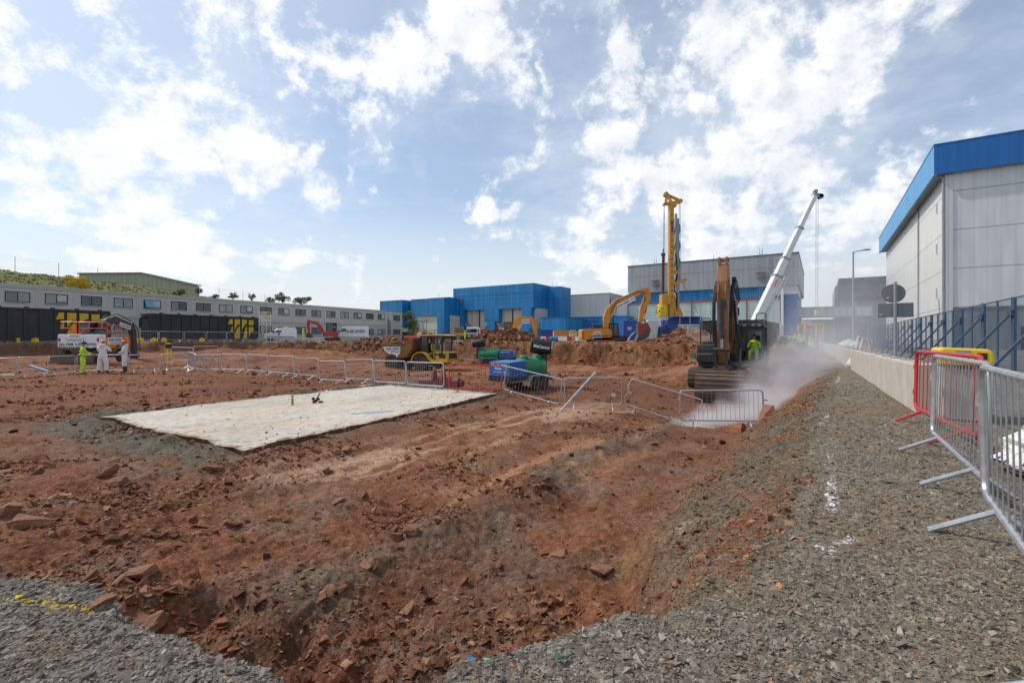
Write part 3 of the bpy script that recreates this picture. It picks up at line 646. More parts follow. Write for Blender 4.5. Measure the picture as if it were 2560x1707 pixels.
def slab():
    S = np.array(SLAB); na, nb = 240, 150
    A, B = np.meshgrid(np.linspace(0, 1, na), np.linspace(0, 1, nb), indexing='ij')
    x = S[1][0]+(S[2][0]-S[1][0])*A+(S[0][0]-S[1][0])*B; y = S[1][1]+(S[2][1]-S[1][1])*A+(S[0][1]-S[1][1])*B
    e = np.minimum(np.minimum(A, 1-A)*9.9, np.minimum(B, 1-B)*6.7); k = sstep(.9, 0, e)
    jx = .16*fbm(x*.8, y*.8, 3, 501)+.10*fbm(x*3.3, y*3.3, 3, 503); jy = .16*fbm(x*.8, y*.8, 3, 505)+.10*fbm(x*3.3, y*3.3, 3, 507)
    x = x+jx*k; y = y+jy*k
    z = -.67+.004*fbm(x*1.2, y*1.2, 3, 509)+.002*fbm(x*7, y*7, 3, 511)
    xr, yr = x.ravel(), y.ravel(); q = xr*.842-yr*.539; p = xr*.539+yr*.842; er = e.ravel()
    n1 = fbm(xr*.7, yr*.7, 4, 521)+.5; n2 = fbm(q*2.2, p*.3, 3, 523)+.5; n3 = fbm(xr*6, yr*6, 4, 525)+.5; n4 = fbm(xr*22, yr*22, 3, 527)+.5
    c = pal(.62*n1+.2*n3+.12*n4+.03, C3(.42,.375,.31), C3(.52,.475,.40), C3(.58,.54,.465))
    n5 = fbm(q*.9, p*.35, 3, 529)+.5; c = mixc(c, C3(.56,.40,.28), .6*sstep(.5, .78, n1*.5+n5*.5)); c = mixc(c, C3(.44,.41,.36), .2*sstep(.5, .8, n2*.6+n1*.4))
    c = mixc(c, C3(.25,.125,.07), .5*sstep(.72, .88, n3*.6+n4*.35+.14*sstep(1.0, 0, er)))
    for a_, b_ in (((-7.6,10.3),(-2.6,19.2)),((-6.6,9.7),(-1.6,18.5))):
        d, t = seg_d(a_, b_, xr, yr); c = c*(1-.14*sstep(.28, .12, d+.2*(n1-.5))*sstep(.4, .6, n3))[:, None]
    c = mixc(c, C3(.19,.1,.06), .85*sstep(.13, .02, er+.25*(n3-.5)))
    V = np.stack([xr, yr, z.ravel()], 1); i = (np.arange(na-1)[:, None]*nb+np.arange(nb-1)[None]).ravel(); T = np.stack([i, i+nb, i+nb+1, i+1], 1)
    ring = np.concatenate([np.arange(nb), (np.arange(1, na))*nb+nb-1, (na-1)*nb+np.arange(nb-2, -1, -1), np.arange(na-2, 0, -1)*nb]); m0 = len(V)
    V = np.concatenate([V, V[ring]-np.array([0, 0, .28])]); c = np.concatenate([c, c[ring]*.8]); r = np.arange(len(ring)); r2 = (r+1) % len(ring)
    T = np.concatenate([T, np.stack([ring[r], m0+r, m0+r2, ring[r2]], 1)])
    o = np_mesh('concrete_slab', V, T, ground_mat('slab_concrete', .08, .05), True, {'Col': c}); struct(o); o['label'] = 'pale blinded concrete slab cast in the dug ground'
    # shallow puddle
    pm, nt2, b2 = _nt('puddle_water'); b2.inputs['Base Color'].default_value = (.2,.2,.2,1); b2.inputs['Roughness'].default_value = .04
    pd = MB(); c = Vector((PX(935, 12.9), 12.9, -.662)); r = random.Random(3)
    pd.add([c+Vector((math.cos(a)*.52*r.uniform(.75, 1.1)+.1*math.sin(a), math.sin(a)*.3*r.uniform(.7, 1.1)+.16*math.cos(a), 0)) for a in [k*2*math.pi/26 for k in range(26)]], [tuple(range(26))])
    struct(pd.build('puddle', pm))
slab()
def big_rocks():
    """single stones large enough to point at: (u, v of the foot, depth, size, flat, tilt, label)"""
    L = [(78,1355,5.0,.20,.62,.12,'large pale pink sandstone block lying at the left edge of the dug soil'),
     (575,1255,5.6,.17,.5,.5,'dark slab-sided stone half buried left of the grey spoil spine'),
     (1388,1375,4.6,.17,.7,.25,'red boulder with a dark underside in the middle of the wheel track'),
     (1028,1300,5.6,.15,.8,.2,'squarish brown stone block in the cluster left of the red paint specks'),
     (990,1312,5.55,.10,.8,.3,'small brown block at the foot of the squarish stone'),
     (1010,1245,6.3,.12,.6,.35,'stone at the back of the brown cluster in the hollow'),
     (405,1130,8.0,.20,.35,.6,'thin tilted red flagstone on the grey berm in front of the slab'),
     (430,1145,7.9,.22,.35,.55,'longest of the tilted red flagstones in front of the slab'),
     (540,1160,7.7,.17,.5,.3,'red stone nearest the front corner of the slab'),
     (270,1195,7.2,.2,.45,.5,'leaning red slab on top of a darker one left of the berm'),
     (295,1228,6.9,.2,.5,.25,'dark red stone underneath the leaning slab'),
     (350,1452,4.3,.16,.5,.2,'flat brown stone above the near trench'),
     (262,1505,2.35,.075,.55,.1,'orange-red stone sitting on the grey gravel at lower left'),
     (370,1540,3.9,.24,.35,.15,'long overhanging rock ledge at the left end of the near trench'),
     (790,1600,3.25,.24,.35,.12,'long dark rock ledge in the bank above the near trench'),
     (1125,1625,2.35,.08,.8,.2,'upright grey stone at the edge of the near gravel'),
     (1505,1335,4.9,.16,.4,.2,'dark flat stone right of the red boulder'),
     (1400,1335,5.2,.12,.5,.2,'smaller red stone behind the red boulder'),
     (1840,1068,13.8,.36,.9,.15,'rust red boulder at the foot of the bank beside the last barrier'),
     (1925,1070,13.2,.45,.85,.2,'big orange-brown boulder half buried in the bank beside the dust cloud'),
     (655,1128,9.0,.13,.6,.3,'red stone perched on the front edge of the slab'),
     (1400,1575,2.9,.2,.25,.1,'broad flat orange rock in the floor of the near hollow'),
     (340,1125,8.2,.13,.5,.3,'small pink stone uppermost on the grey berm'),
     (840,1120,9.2,.12,.5,.3,'pale stone on the soil to the right of the slab edge'),
     (20,1320,5.2,.16,.6,.3,'stone cut by the left edge of view beside the pale pink block'),
     (130,1385,4.7,.12,.5,.3,'small brown stone below the pale pink block'),
     (1220,1175,7.4,.10,.5,.3,'brown stone alone on the left flank of the grey spine'),
     (845,1235,6.6,.14,.4,.25,'pale brown flagstone left of the stone cluster')]
    for i, (u, v, Y, s, fl, ti, lab) in enumerate(L):
        s *= .85
        V, T = rough_rock(700+i, fl); b = MB(); b.add([tuple(p*s) for p in V], [tuple(t) for t in T])
        grey = 'grey' in lab.split('stone')[0] and 'upright' in lab
        o = b.build('rock', 'greyrock' if grey else 'redrock'); tag(o, lab, 'rock', 'large stones in the dug ground')
        x = PX(u, Y); o.location = (x, Y, gz(x, Y)+s*fl*.25); o.rotation_euler = (random.uniform(-.1, .1)+ti*.3, ti*random.choice((-1, 1)), random.uniform(0, 6))
big_rocks()
# ---------------------------------------------------------------- buildings
D1 = (.539,.842); D2 = (.842,-.539)
def ft(c, u, d=(-.842,.539)):
    """distance along direction d from corner c at which the photograph's column u is met"""
    k = u-U0; return (F*c[0]-k*c[1])/(k*d[1]-F*d[0])
def at2(c, t, d): return (c[0]+d[0]*t, c[1]+d[1]*t)

def modular():
    T = thing('office_building', 'long two storey grey modular office block with a row of black framed windows', 'office building', (-51.0, 47.5, 1.0), RM)
    n = 18; L = n*3.0
    b = MB(); b.box(-9, 0, -3, L, -.3, 5.45); b.box(-9, 0, L+1.2, L+4.4, -.3, 5.3); b.build('wall', 'panelgrey', T)
    g = MB(); g.box(-8, -1.2, L, L+1.2, -.3, 4.9); g.build('stair_link', 'darkclad', T)
    b = MB(); b.box(-9.1, .06, -3.05, L+.06, 5.45, 5.86); b.box(-9.1, .06, L+1.15, L+4.46, 5.3, 5.62); b.build('roof_band', 'panelband', T, bevel=.02)
    for k in range(-1, n+1):
        y = k*3.0; b = MB(); b.box(0, .035, y-.15, y-.03, -.3, 5.449); b.box(0, .035, y+.03, y+.15, -.3, 5.449); b.box(0, .012, y-.03, y+.03, -.3, 5.449); b.build('module_post', 'panelgrey', T)
    for y in (L+1.2, L+4.28): b = MB(); b.box(0, .035, y, y+.12, -.3, 5.299); b.build('module_post', 'panelgrey', T)
    b = MB(); b.box(0, .05, -3, L, 2.62, 2.76); b.box(0, .06, -3, L, 2.80, 2.98); b.build('floor_band', 'panelband', T)
    # windows: frame with two panes
    def win(y, z, k):
        f = MB(); w, h = 1.86, 1.06
        for a in (-w/2, -.03, w/2-.06): f.box(.0, .05, a, a+.06, 0, h)
        f.box(.0, .05, -w/2+.06, w/2-.06, 0, .06); f.box(.0, .05, -w/2+.06, w/2-.06, h-.06, h)
        o = f.build('window', 'frameblk', T, loc=(.002, y, z))
        p = MB(); p.box(.004, .02, -w/2+.06, -.03, .06, h-.06); p.build('pane', WP[k % 4], o)
        p = MB(); p.box(.004, .02, .03, w/2-.06, .06, h-.06); p.build('pane', WP[(k*3+1+k//2) % 4], o)
        s = MB(); s.box(0, .11, -w/2-.05, w/2+.05, -.06, -.001); s.build('sill', 'panelband', o)
        s = MB(); s.box(0, .075, -w/2-.03, w/2+.03, h+.001, h+.035); s.build('head_flashing', 'panelband', o)
        if k % 3 == 1:
            q = MB(); q.box(.021, .024, .06, w/2-.1, .3, h-.1); q.build('blind', 'offwhite', o)
        return o
    WP = [glassy('office_glass_a', (.10,.13,.13)), glassy('office_glass_b', (.22,.25,.26)), glassy('office_glass_c', (.06,.09,.09)), glassy('office_glass_d', (.3,.33,.35))]
    W1 = [win(1.5+3*i, 4.03, i) for i in range(7)]; W2 = W1[:]
    for i in range(-1, n):
        if not 0 <= i < 7: W2.append(dup(W1[(i*5+3) % 7], T, loc=(.002, 1.5+3*i, 4.03)))
        dup(W1[(i*3+1) % 7], T, loc=(.002, 1.5+3*i, 1.15))
    dup(W1[2], T, loc=(.002, L+2.8, 4.0)); dup(W1[2], T, loc=(.002, L+2.8, 1.15))
    s = MB(); s.add([(.06,12.66,5.05),(.06,13.5,5.05),(.45,13.5,4.12),(.45,12.66,4.12)], [(0,1,2,3)]); o = s.build('open_sash', glassy('tilted_sash_glass', (.1,.3,.38)), T); o['label'] = 'blue tinted top-hung sash pushed open'
    d = MB(); d.tube((.1,39.2,-.3), (.1,39.2,5.3), .05); d.build('downpipe', 'white', T)
    d = MB(); d.tube((.1,L-.2,-.3), (.1,L-.2,5.3), .05); d.build('downpipe', 'white', T)
modular()

def hillside():
    ys = np.linspace(-40, 120, 161); xs = np.concatenate([np.linspace(-9.3, -25, 50), np.linspace(-25.6, -60, 24)])
    Xg, Yg = np.meshgrid(xs, ys)
    crest = np.interp(ys, [-40,0,6,20,33,47,60,90,120], [10.2,9.95,9.8,9.2,8.0,7.4,5.4,3.2,1.5])[:, None]
    t = np.clip((-9.3-Xg)/(25-9.3), 0, 1.0)
    z = 3.6*np.clip(crest/9, .3, 1)+(crest-3.6*np.clip(crest/9, .3, 1))*t**.85
    z = z+.35*fbm(Xg*.35, Yg*.35, 4, 401)+.16*fbm(Xg*1.7, Yg*1.7, 3, 403)
    V = np.stack([Xg, Yg, z], -1).reshape(-1, 3); ny, nx = Xg.shape
    i = (np.arange(ny-1)[:, None]*nx+np.arange(nx-1)[None]).ravel(); T = np.stack([i, i+1, i+nx+1, i+nx], 1)
    n1 = fbm(Xg*.5, Yg*.9, 4, 405)+.5; n2 = fbm(Xg*3, Yg*3, 3, 407)+.5
    c = pal((.55*n1+.45*n2).ravel(), C3(.08,.10,.03), C3(.15,.165,.055), C3(.23,.2,.085), C3(.28,.23,.11))
    o = np_mesh('hill', V, T, 'ground', True, {'Col': c}); struct(o); o.location = (-51.0, 47.5, 1.0); o.rotation_euler = (0, 0, RM); o['label'] = 'grassy bank rising behind the grey office block'
    # tufts
    n = 9000; x = RNG.uniform(-26, -9.5, n); y = RNG.uniform(-8, 70, n)
    cz = np.interp(y, [-40,0,6,20,33,47,60,90,120], [10.2,9.95,9.8,9.2,8.0,7.4,5.4,3.2,1.5]); t = np.clip((-9.3-x)/(25-9.3), 0, 1)
    zz = 3.6*np.clip(cz/9, .3, 1)+(cz-3.6*np.clip(cz/9, .3, 1))*t**.85+.35*fbm(x*.35, y*.35, 4, 401)
    VV = []; CC = []
    a = RNG.uniform(0, 3.14, n); h = RNG.uniform(.05, .22, n); w = RNG.uniform(.08, .3, n); l = RNG.normal(0, .15, (n, 2))
    p0 = np.stack([x-np.cos(a)*w, y-np.sin(a)*w, zz-.1], 1); p1 = np.stack([x+np.cos(a)*w, y+np.sin(a)*w, zz-.1], 1); p2 = np.stack([x+l[:, 0], y+l[:, 1], zz+h], 1)
    V = np.stack([p0, p1, p2], 1).reshape(-1, 3); T = np.arange(3*n).reshape(-1, 3)
    c = np.repeat(pal(RNG.uniform(0, 1, n), C3(.1,.11,.04), C3(.15,.15,.06), C3(.22,.19,.09), C3(.25,.21,.11)), 3, 0)
    o = np_mesh('grass', V, T, 'stone', False, {'Col': c}); stuff(o, 'rough dry grass tufts on the bank'); o.location = (-51.0, 47.5, 1.0); o.rotation_euler = (0, 0, RM)
hillside()
def hz(y): return float(np.interp(y, [-40,0,6,20,33,47,60,90,120], [10.2,9.95,9.8,9.2,8.0,7.4,5.4,3.2,1.5]))
ML = Matrix.Translation((-51.0, 47.5, 1.0)) @ Matrix.Rotation(RM, 4, 'Z')
def hill_fence():
    T = thing('chain_link_fence', 'thin wire fence with slim posts along the top of the grass bank', 'fence', (-51.0, 47.5, 1.0), RM)
    ys = [-6+4.6*i for i in range(15)]
    for y in ys:
        b = MB(); z = hz(y); b.tube((-24.5,y,z-.2), (-24.5,y,z+1.9), .035, 6); b.build('post', 'lampgrey', T)
    b = MB()
    for h in (.3,.7,1.1,1.5,1.85): b.path([(-24.5,y,hz(y)+h) for y in ys], .008, 4)
    b.build('wire', 'lampgrey', T)
hill_fence()
def shed():
    T = thing('farm_shed', 'olive green sheet metal shed with a shallow gable beyond the grass bank', 'shed', (0, 112, 8.0))
    k = 112/110
    pl = [(-101,0),(-101,8.35),(-86.6,8.5),(-74.9,5.9),(-74.9,0)]
    b = MB(); b.prism(pl, 'y', 0, 3); b.build('wall', 'greenclad', T)
    b = MB()
    for p, q in ((pl[1], pl[2]), (pl[2], pl[3])):
        b.prism([(p[0]-.2, p[1]+.02), (q[0]+.3, q[1]+.02), (q[0]+.3, q[1]+.3), (p[0]-.2, p[1]+.3)], 'y', -.4, 3.2) if p is pl[1] else b.prism([(p[0]+.31, p[1]+.0), (q[0]+.4, q[1]-.02), (q[0]+.4, q[1]+.26), (p[0]+.31, p[1]+.29)], 'y', -.4, 3.2)
    b.build('roof', 'greenroof', T)
shed()

def blue_main():
    c = (5.14, 115.0); T = thing('process_building', 'tall blue clad building with beige recessed panels and outside stairs', 'industrial building', (*c, .8), RG)
    x = lambda u: -ft(c, u)
    xl = x(1133.6); zt = 13.9; zb = 7.95
    b = MB(); b.box(xl, 0, 0, 16, zb, zt-2.2); b.box(xl-.05, .05, -.05, 16, zt-2.2, zt); b.build('upper_cladding', 'blueclad', T)
    b = MB(); b.box(xl, x(1333.4), 1.6, 7.0, -1, zb); b.build('recessed_panels', 'beige', T)
    for u0, u1, z0, z1 in ((1137.5,1159,-1,zb),(1211,1247,4.9,zb),(1218,1236.5,-1,4.9),(1305,1328,-1,zb)):
        b = MB(); b.box(x(u0), x(u1), -.02, 1.8, z0, z1-.003); b.build('pillar', 'blueclad', T)
    b = MB(); b.box(x(1142), x(1156.5), -.12, .0, 9.7, 11.2); b.build('vent_louvre', 'darkclad', T)
    for u in (1190, 1273.5):
        b = MB(); b.box(x(u)-.12, x(u)+.12, 1.35, 1.6, -1, zb-.01); b.build('drainpipe', 'rust', T)
    for u0, u1, up in ((1158,1182,-1),(1192,1216,1),(1238,1262,-1),(1284,1306,1)):
        b = MB(); a, e = x(u0), x(u1); z0, z1 = (4.6,1.3) if up < 0 else (1.3,4.6)
        for yy in (.5,1.4):
            b.bar((a,yy,z0),(e,yy,z1),.08,.3); b.bar((a,yy,z0+1),(e,yy,z1+1),.06); b.bar((a,yy,z0+.55),(e,yy,z1+.55),.04)
            for k in range(9):
                t = k/8; b.bar((a+(e-a)*t,yy,z0+(z1-z0)*t),(a+(e-a)*t,yy,z0+(z1-z0)*t+1),.04)
        for k in range(16):
            t = k/15; b.box(a+(e-a)*t-.13, a+(e-a)*t+.13, .5, 1.4, z0+(z1-z0)*t-.02, z0+(z1-z0)*t+.02)
        b.build('staircase', 'galv', T)
    # rear, slightly lower blocks
    c2 = at2(c, 7.1, D1); b = MB(); b.box(0, 3.6, 7.1, 13, -1, zt-.35); b.build('side_tower', 'blueclad', T)
    b = MB(); b.box(-3, -.02, 7, 13, -1, zb); b.build('lower_side', 'beige', T)
    b = MB(); 
    for k in range(5): b.tube((.4+.35*k,9,zt-.35),(.4+.35*k,9,zt+.9),.03,4)
    b.bar((.4,9,zt+.9),(1.8,9,zt+.9),.04); b.bar((.4,9,zt+.4),(1.8,9,zt+.4),.04); b.build('roof_rail', 'galv', T)
blue_main()
def blue_left():
    c = (-17.2, 122.0); T = thing('process_building', 'lower stepped blue clad building beyond the end of the grey offices', 'industrial building', (*c, .8), RG)
    x = lambda u: -ft(c, u); z = 11.0
    b = MB(); b.box(x(1027), 0, 0, 14, 6.6, z); b.box(x(1094), 0, -.001, 14, -1, 6.6); b.build('wall', 'blueclad', T)
    b = MB(); b.box(x(1027), x(1094), .6, 12, -1, 6.597); b.build('lower_panels', 'lightclad', T)
    b = MB(); b.box(x(1053), x(1090), .45, .6, -1, 6.3); b.build('pale_door_panel', 'panelgrey', T)
    b = MB(); b.box(x(960), x(1015), -1.5, 14, -1, z-.1); b.box(x(1015), x(1027)-.01, 2, 13, 5, z-.15); b.build('end_block', 'blueclad', T)
    b = MB(); b.box(-.5, .02, 2.2, 13.9, -1, 6.55); b.build('side_panels', 'beige', T)
    b = MB(); b.box(x(1055), -1, 3, 12, z, z+.4); b.build('roof_upstand', 'blueclad', T)
    b = MB(); b.tube((x(1070),4,z),(x(1070),4,z+1.6),.03,4); b.tube((x(1073),4,z),(x(1073),4,z+1.6),.03,4); b.build('roof_mast', 'galv', T)
blue_left()
def low_blue():
    c = (12.06, 108.0); T = thing('plant_room', 'low plain blue flat roofed block in front of the taller blue building', 'industrial building', (*c, .8), RG)
    x = lambda u: -ft(c, u)
    b = MB(); b.box(x(1351), 0, 0, 9, -1, 5.3); b.build('wall', 'blueclad', T)
    b = MB(); b.box(x(1351)-.05, .05, -.05, 9.05, 5.3, 5.5); b.build('parapet', 'bluedeep', T)
    c = (25.4, 120.0); T = thing('plant_room', 'plain blue wall block underneath the grey clad block', 'industrial building', (*c, .8), RG)
    b = MB(); b.box(-12, 3.5, 0, 4.9, -1, 6.0); b.build('wall', 'blueclad', T)
    b = MB(); b.box(-12.05, 3.55, -.05, 4.95, 6, 6.2); b.build('parapet', 'bluedeep', T)
    c = (25.4, 125.0); T = thing('plant_block', 'plain grey clad block between the blue building and the tall grey hall', 'industrial building', (*c, .8), RG)
    b = MB(); b.box(-11.5, 0, 0, 10, -1, 12.3); b.build('wall', 'greyplain', T)
    b = MB(); b.box(-11.55, .05, -.05, 10, 12.3, 12.5); b.build('parapet', 'greyclad', T)
    b = MB(); b.box(.1, 4.5, .5, 8, -1, 11.0); b.build('side_block', 'greyplain', T)
low_blue()
def big_hall():
    c = (62.7, 105.0); T = thing('reactor_hall', 'huge grey and blue hall with a pale glazed front behind the piling rig', 'industrial building', (*c, 0), RG)
    x = lambda u: -ft(c, u); xl = x(1570)
    b = MB(); b.box(xl, 0, 0, 44, 13.15, 20.1); b.build('upper_cladding', 'greyclad', T)
    b = MB(); b.box(xl-.1, .1, -.1, 44.1, 20.1, 20.35); b.build('parapet', 'darkclad', T)
    b = MB(); b.box(xl+.5, -.6, 1.0, 43, -1, 13.14); b.build('lower_cladding', 'blueclad', T)
    b = MB(); b.box(-6, -.2, .3, 20, 11.2, 13.145); b.build('pale_soffit_band', 'lightclad', T)
    cg = at2(c, -1.5, D1)
    xa, xb = x(1556), x(1951)
    b = MB(); b.box(xa, xb, -2.0, .99, 1.8, 10.3); b.build('glazed_front', 'glazing', T)
    b = MB(); b.box(xa-2.3, xb, -1.9, .98, -1, 1.795); b.box(xa-2.3, xa, -1.9, .98, 1.8, 10.2); b.build('base_wall', 'blueclad', T)
    b = MB(); b.box(xa, xb+.1, -2.12, -2.0, 10.0, 10.4)
    for u in (1734, 1870): b.box(x(u)-.14, x(u)+.14, -2.12, -2.0, 1.8, 9.99)
    b.build('red_trim', mat('coral_trim', (.35,.1,.07), .6), T)
    b = MB(); b.box(xb+.2, xb+.7, -2.1, -1.6, -1, 12.2); b.build('white_column', 'white', T)
    b = MB(); b.box(x(1965), -.3, .2, .98, -1, 11.1); b.build('blue_end_wall', 'bluedeep', T)
    for i, u in enumerate((1573, 1629, 1720, 1748, 1784, 1862, 1927)):
        f = MB(); f.box(x(u)-.95, x(u)+.95, -2.1, -2.0, 4.1, 5.0); o = f.build('window', 'frameblk', T)
        p = MB(); p.box(x(u)-.85, x(u)-.05, -2.13, -2.1, 4.2, 4.9); p.build('pane', 'white' if i % 2 == 0 else 'glasslight', o)
        p = MB(); p.box(x(u)+.05, x(u)+.85, -2.13, -2.1, 4.2, 4.9); p.build('pane', 'glasslight' if i % 3 else 'glass', o)
    for u, z0, z1 in ((1640, 13.3, 21.6), (1903, 12, 21.8)):
        b = MB(); xx = x(u)
        for s in (-.3,.3): b.bar((xx+s,-.5,z0),(xx+s,-.5,z1),.08)
        for k in range(int((z1-z0)/.6)): b.bar((xx-.3,-.5,z0+.6*k),(xx+.3,-.5,z0+.6*k),.05)
        for k in range(int((z1-z0-2)/1.3)):
            zz = z0+2+1.3*k; b.path([(xx-.4,-.5,zz),(xx-.4,-1.2,zz),(xx+.4,-1.2,zz),(xx+.4,-.5,zz)], .035, 4)
        zp = z0+(2.6 if u < 1700 else 4.2)
        b.box(xx-1, xx+1, -1.6, -.1, zp, zp+.12)
        for s in (-1,0,1): b.bar((xx+s,-1.55,zp),(xx+s,-1.55,zp+1.2),.05)
        b.bar((xx-1,-1.55,zp+1.2),(xx+1,-1.55,zp+1.2),.05); b.bar((xx-1,-1.55,zp+.6),(xx+1,-1.55,zp+.6),.05)
        b.box(xx-.9, xx+.9, -1.5, -.1, zp-1.0, zp-.85); b.build('roof_ladder', 'lampgrey', T)
    b = MB(); xx = x(1778); b.bar((xx,-.4,11.8),(xx+2.4,-.4,9.9),.25)
    for k in range(6): b.bar((xx+.6+.5*k,-1.3,10.0),(xx+.6+.5*k,-1.3,12.2),.04)
    for zz in (10.6,11.4,12.2): b.bar((xx+.6,-1.3,zz),(xx+3.3,-1.3,zz),.04)
    b.build('roof_access_stair', 'lampgrey', T)
    b = MB()
    for k in range(11): b.bar((x(1845)+.9*k,-1.6,10.4),(x(1845)+.9*k,-1.6,11.5),.05)
    for zz in (10.95,11.5): b.bar((x(1845),-1.6,zz),(x(1845)+9,-1.6,zz),.05)
    b.build('guard_rail', 'lampgrey', T)
    m = MB(); m.tube((x(1765),10,20.3),(x(1765),10,23),.05,4); m.build('roof_mast', 'lampgrey', T)
big_hall()
def stack():
    Y = 108; T = thing('exhaust_stack', 'grey steel chimney wrapped in helical fins behind the piling rig mast', 'chimney', (PX(1691.5, Y), Y, 0))
    b = MB(); b.lathe([(.62,0),(.62,28.2),(.5,28.2),(.5,28.3)], (0,0,0), 'z', 24); b.build('shaft', 'stack', T, True)
    b = MB(); b.tube((-.18,0,28.3),(-.18,0,29.4),.3,16); b.build('outlet_pipe', mat('verdigris_pipe', (.22,.36,.33), .6), T, True)
    for s in range(3):
        b = MB(); pr = []; n = 90
        vs = []; fs = []
        for k in range(n):
            z = 14+14*k/(n-1); a = s*2.094+z*.55
            for r in (.61,.82): vs.append((r*math.cos(a), r*math.sin(a), z-.04)); vs.append((r*math.cos(a), r*math.sin(a), z+.04))
        for k in range(n-1):
            o = k*4; fs += [(o,o+4,o+6,o+2),(o+1,o+3,o+7,o+5),(o+2,o+6,o+7,o+3)]
        b.add(vs, fs); b.build('helical_fin', 'stack', T)
stack()
def right_far():
    c = (88.4, 130.0); T = thing('plant_building', 'hazy dark grey building with a paler lower half beyond the footbridge', 'industrial building', (*c, 0), RG)
    b = MB(); b.box(0, 30, 0, 30, 12.3, 17.6); b.prism([(0,12.3),(-.0,17.6),(.0,12.3)], 'y', 0, .01); b.build('upper_cladding', 'darkclad', T)
    b = MB(); b.box(.2, 30, .3, 30, -1, 12.297); b.build('lower_cladding', 'midclad', T)
    b = MB(); b.box(-.8, 0, .2, 30, -1, 15.5); b.build('end_wall', 'midclad', T)
    b = MB(); b.box(4.2, 5.4, .1, .3, 8.6, 9.2); b.build('wall_box', 'white', T)
    b = MB(); b.box(15, 18, 12, 26, 17.6, 24); b.build('roof_tank', 'lightclad', T)
    c = (PX(1994, 124), 124.0); T = thing('footbridge', 'enclosed glazed footbridge linking the grey hall to the far building', 'footbridge', (*c, 0), RG)
    b = MB(); b.box(0, 15.5, 0, 2.4, 6.7, 7.0); b.box(0, 15.5, 0, 2.4, 9.1, 9.4)
    for k in range(11): b.box(1.5*k, 1.5*k+.1, -.02, .08, 7.0, 9.1)
    b.build('frame', 'lampgrey', T)
    b = MB(); b.box(0, 15.5, .1, 2.3, 7.0, 9.1); b.build('glazing', 'glazing', T)
    for xx in (.5, 14.5):
        b = MB(); b.box(xx, xx+.4, .8, 1.3, -1, 6.7); b.build('column', 'lampgrey', T)
    c = (PX(1990, 150), 150.0); T = thing('store_building', 'dark grey low building seen under the footbridge', 'industrial building', (*c, 0), RG)
    b = MB(); b.box(0, 24, 0, 8, -1, 7.0); b.build('wall', 'darkclad', T)
    b = MB(); b.box(-.1, 24.1, -.1, 8, 7.0, 7.3); b.build('roof', 'lampgrey', T)
right_far()
def right_big():
    c = (54.3, 60.0); T = thing('turbine_building', 'large pale panelled building with an overhanging bright blue roof fascia', 'industrial building', (*c, 0), RG)
    M['rwall'] = clad('pale_wall_bands', (.7,.68,.65), 1.2, .045, horiz=4.8, seam=0, streak=.09)
    M['rwall2'] = clad('pale_wall_bands_end', (.66,.655,.65), 1.2, .06, horiz=4.8, seam=0, streak=.12)
    b = MB(); b.box(0, .6, .25, 64, -.35, 22.6); o = b.build('side_wall', 'rwall', T, loc=(0,0,.35))
    b = MB(); b.box(0.601, 60, 0, 63, 4.8, 22.6); o = b.build('end_wall', 'rwall2', T, loc=(0,0,.35))
    b = MB(); b.box(0.601, 60, .12, 1, -.8, 5.148); b.build('plinth', 'plinth', T)
    b = MB(); b.box(-.12, .6, -.12, .245, -.5, 21.8); b.build('corner_trim', 'lightclad', T)
    b = MB(); b.box(-.15, 0, .3, 64, -.5, 1.2); b.build('base_kerb', 'concrete', T)
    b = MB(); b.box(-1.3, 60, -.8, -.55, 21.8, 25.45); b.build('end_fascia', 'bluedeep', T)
    M['bluelit'] = clad('blue_fascia_lit_side', (.04,.32,.64), 6, .06, rough=.4)  # lighter than the end fascia: sunlit sky sheen put into the base colour
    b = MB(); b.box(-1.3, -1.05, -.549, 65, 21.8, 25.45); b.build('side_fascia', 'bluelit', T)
    b = MB(); b.box(-1.049, 60, -.549, 65, 22.0, 22.3); b.build('soffit', 'midclad', T)
    b = MB(); b.box(-1.35, 60, -.85, 65, 25.45, 25.6); b.build('roof_edge', 'bluedeep', T)
    b = MB(); b.box(9.5, 60, 3.5, 60, 25.6, 27.8); b.build('upper_roof', 'bluedeep', T)
    b = MB(); b.tube((-.3,-.05,-.4),(-.3,-.05,21.4),.14,10); b.tube((-.3,-.05,21.4),(-.9,-.05,21.9),.14,10); b.build('downpipe', 'lampgrey', T, True)
    b = MB(); b.tube((-.1,19.5,-.4),(-.1,19.5,22),.12,8); b.build('downpipe', 'lampgrey', T, True)
    for z in (18.2, 12.7, 6.7):
        f = MB(); f.box(-.06, .0, 5.0, 6.1, z, z+1.5); o = f.build('window', 'white', T)
        p = MB(); p.box(-.08, -.06, 5.12, 5.98, z+.12, z+1.38); p.build('pane', 'glass', o)
    d = MB(); d.box(6.6, 8.6, .0, .12, 0, 2.7); o = d.build('door', 'fenceblue', T)
    s = MB(); s.box(7.1, 7.9, -.03, -.0, 1.1, 1.9); s.build('warning_notice', 'cautyellow', o)
right_big()

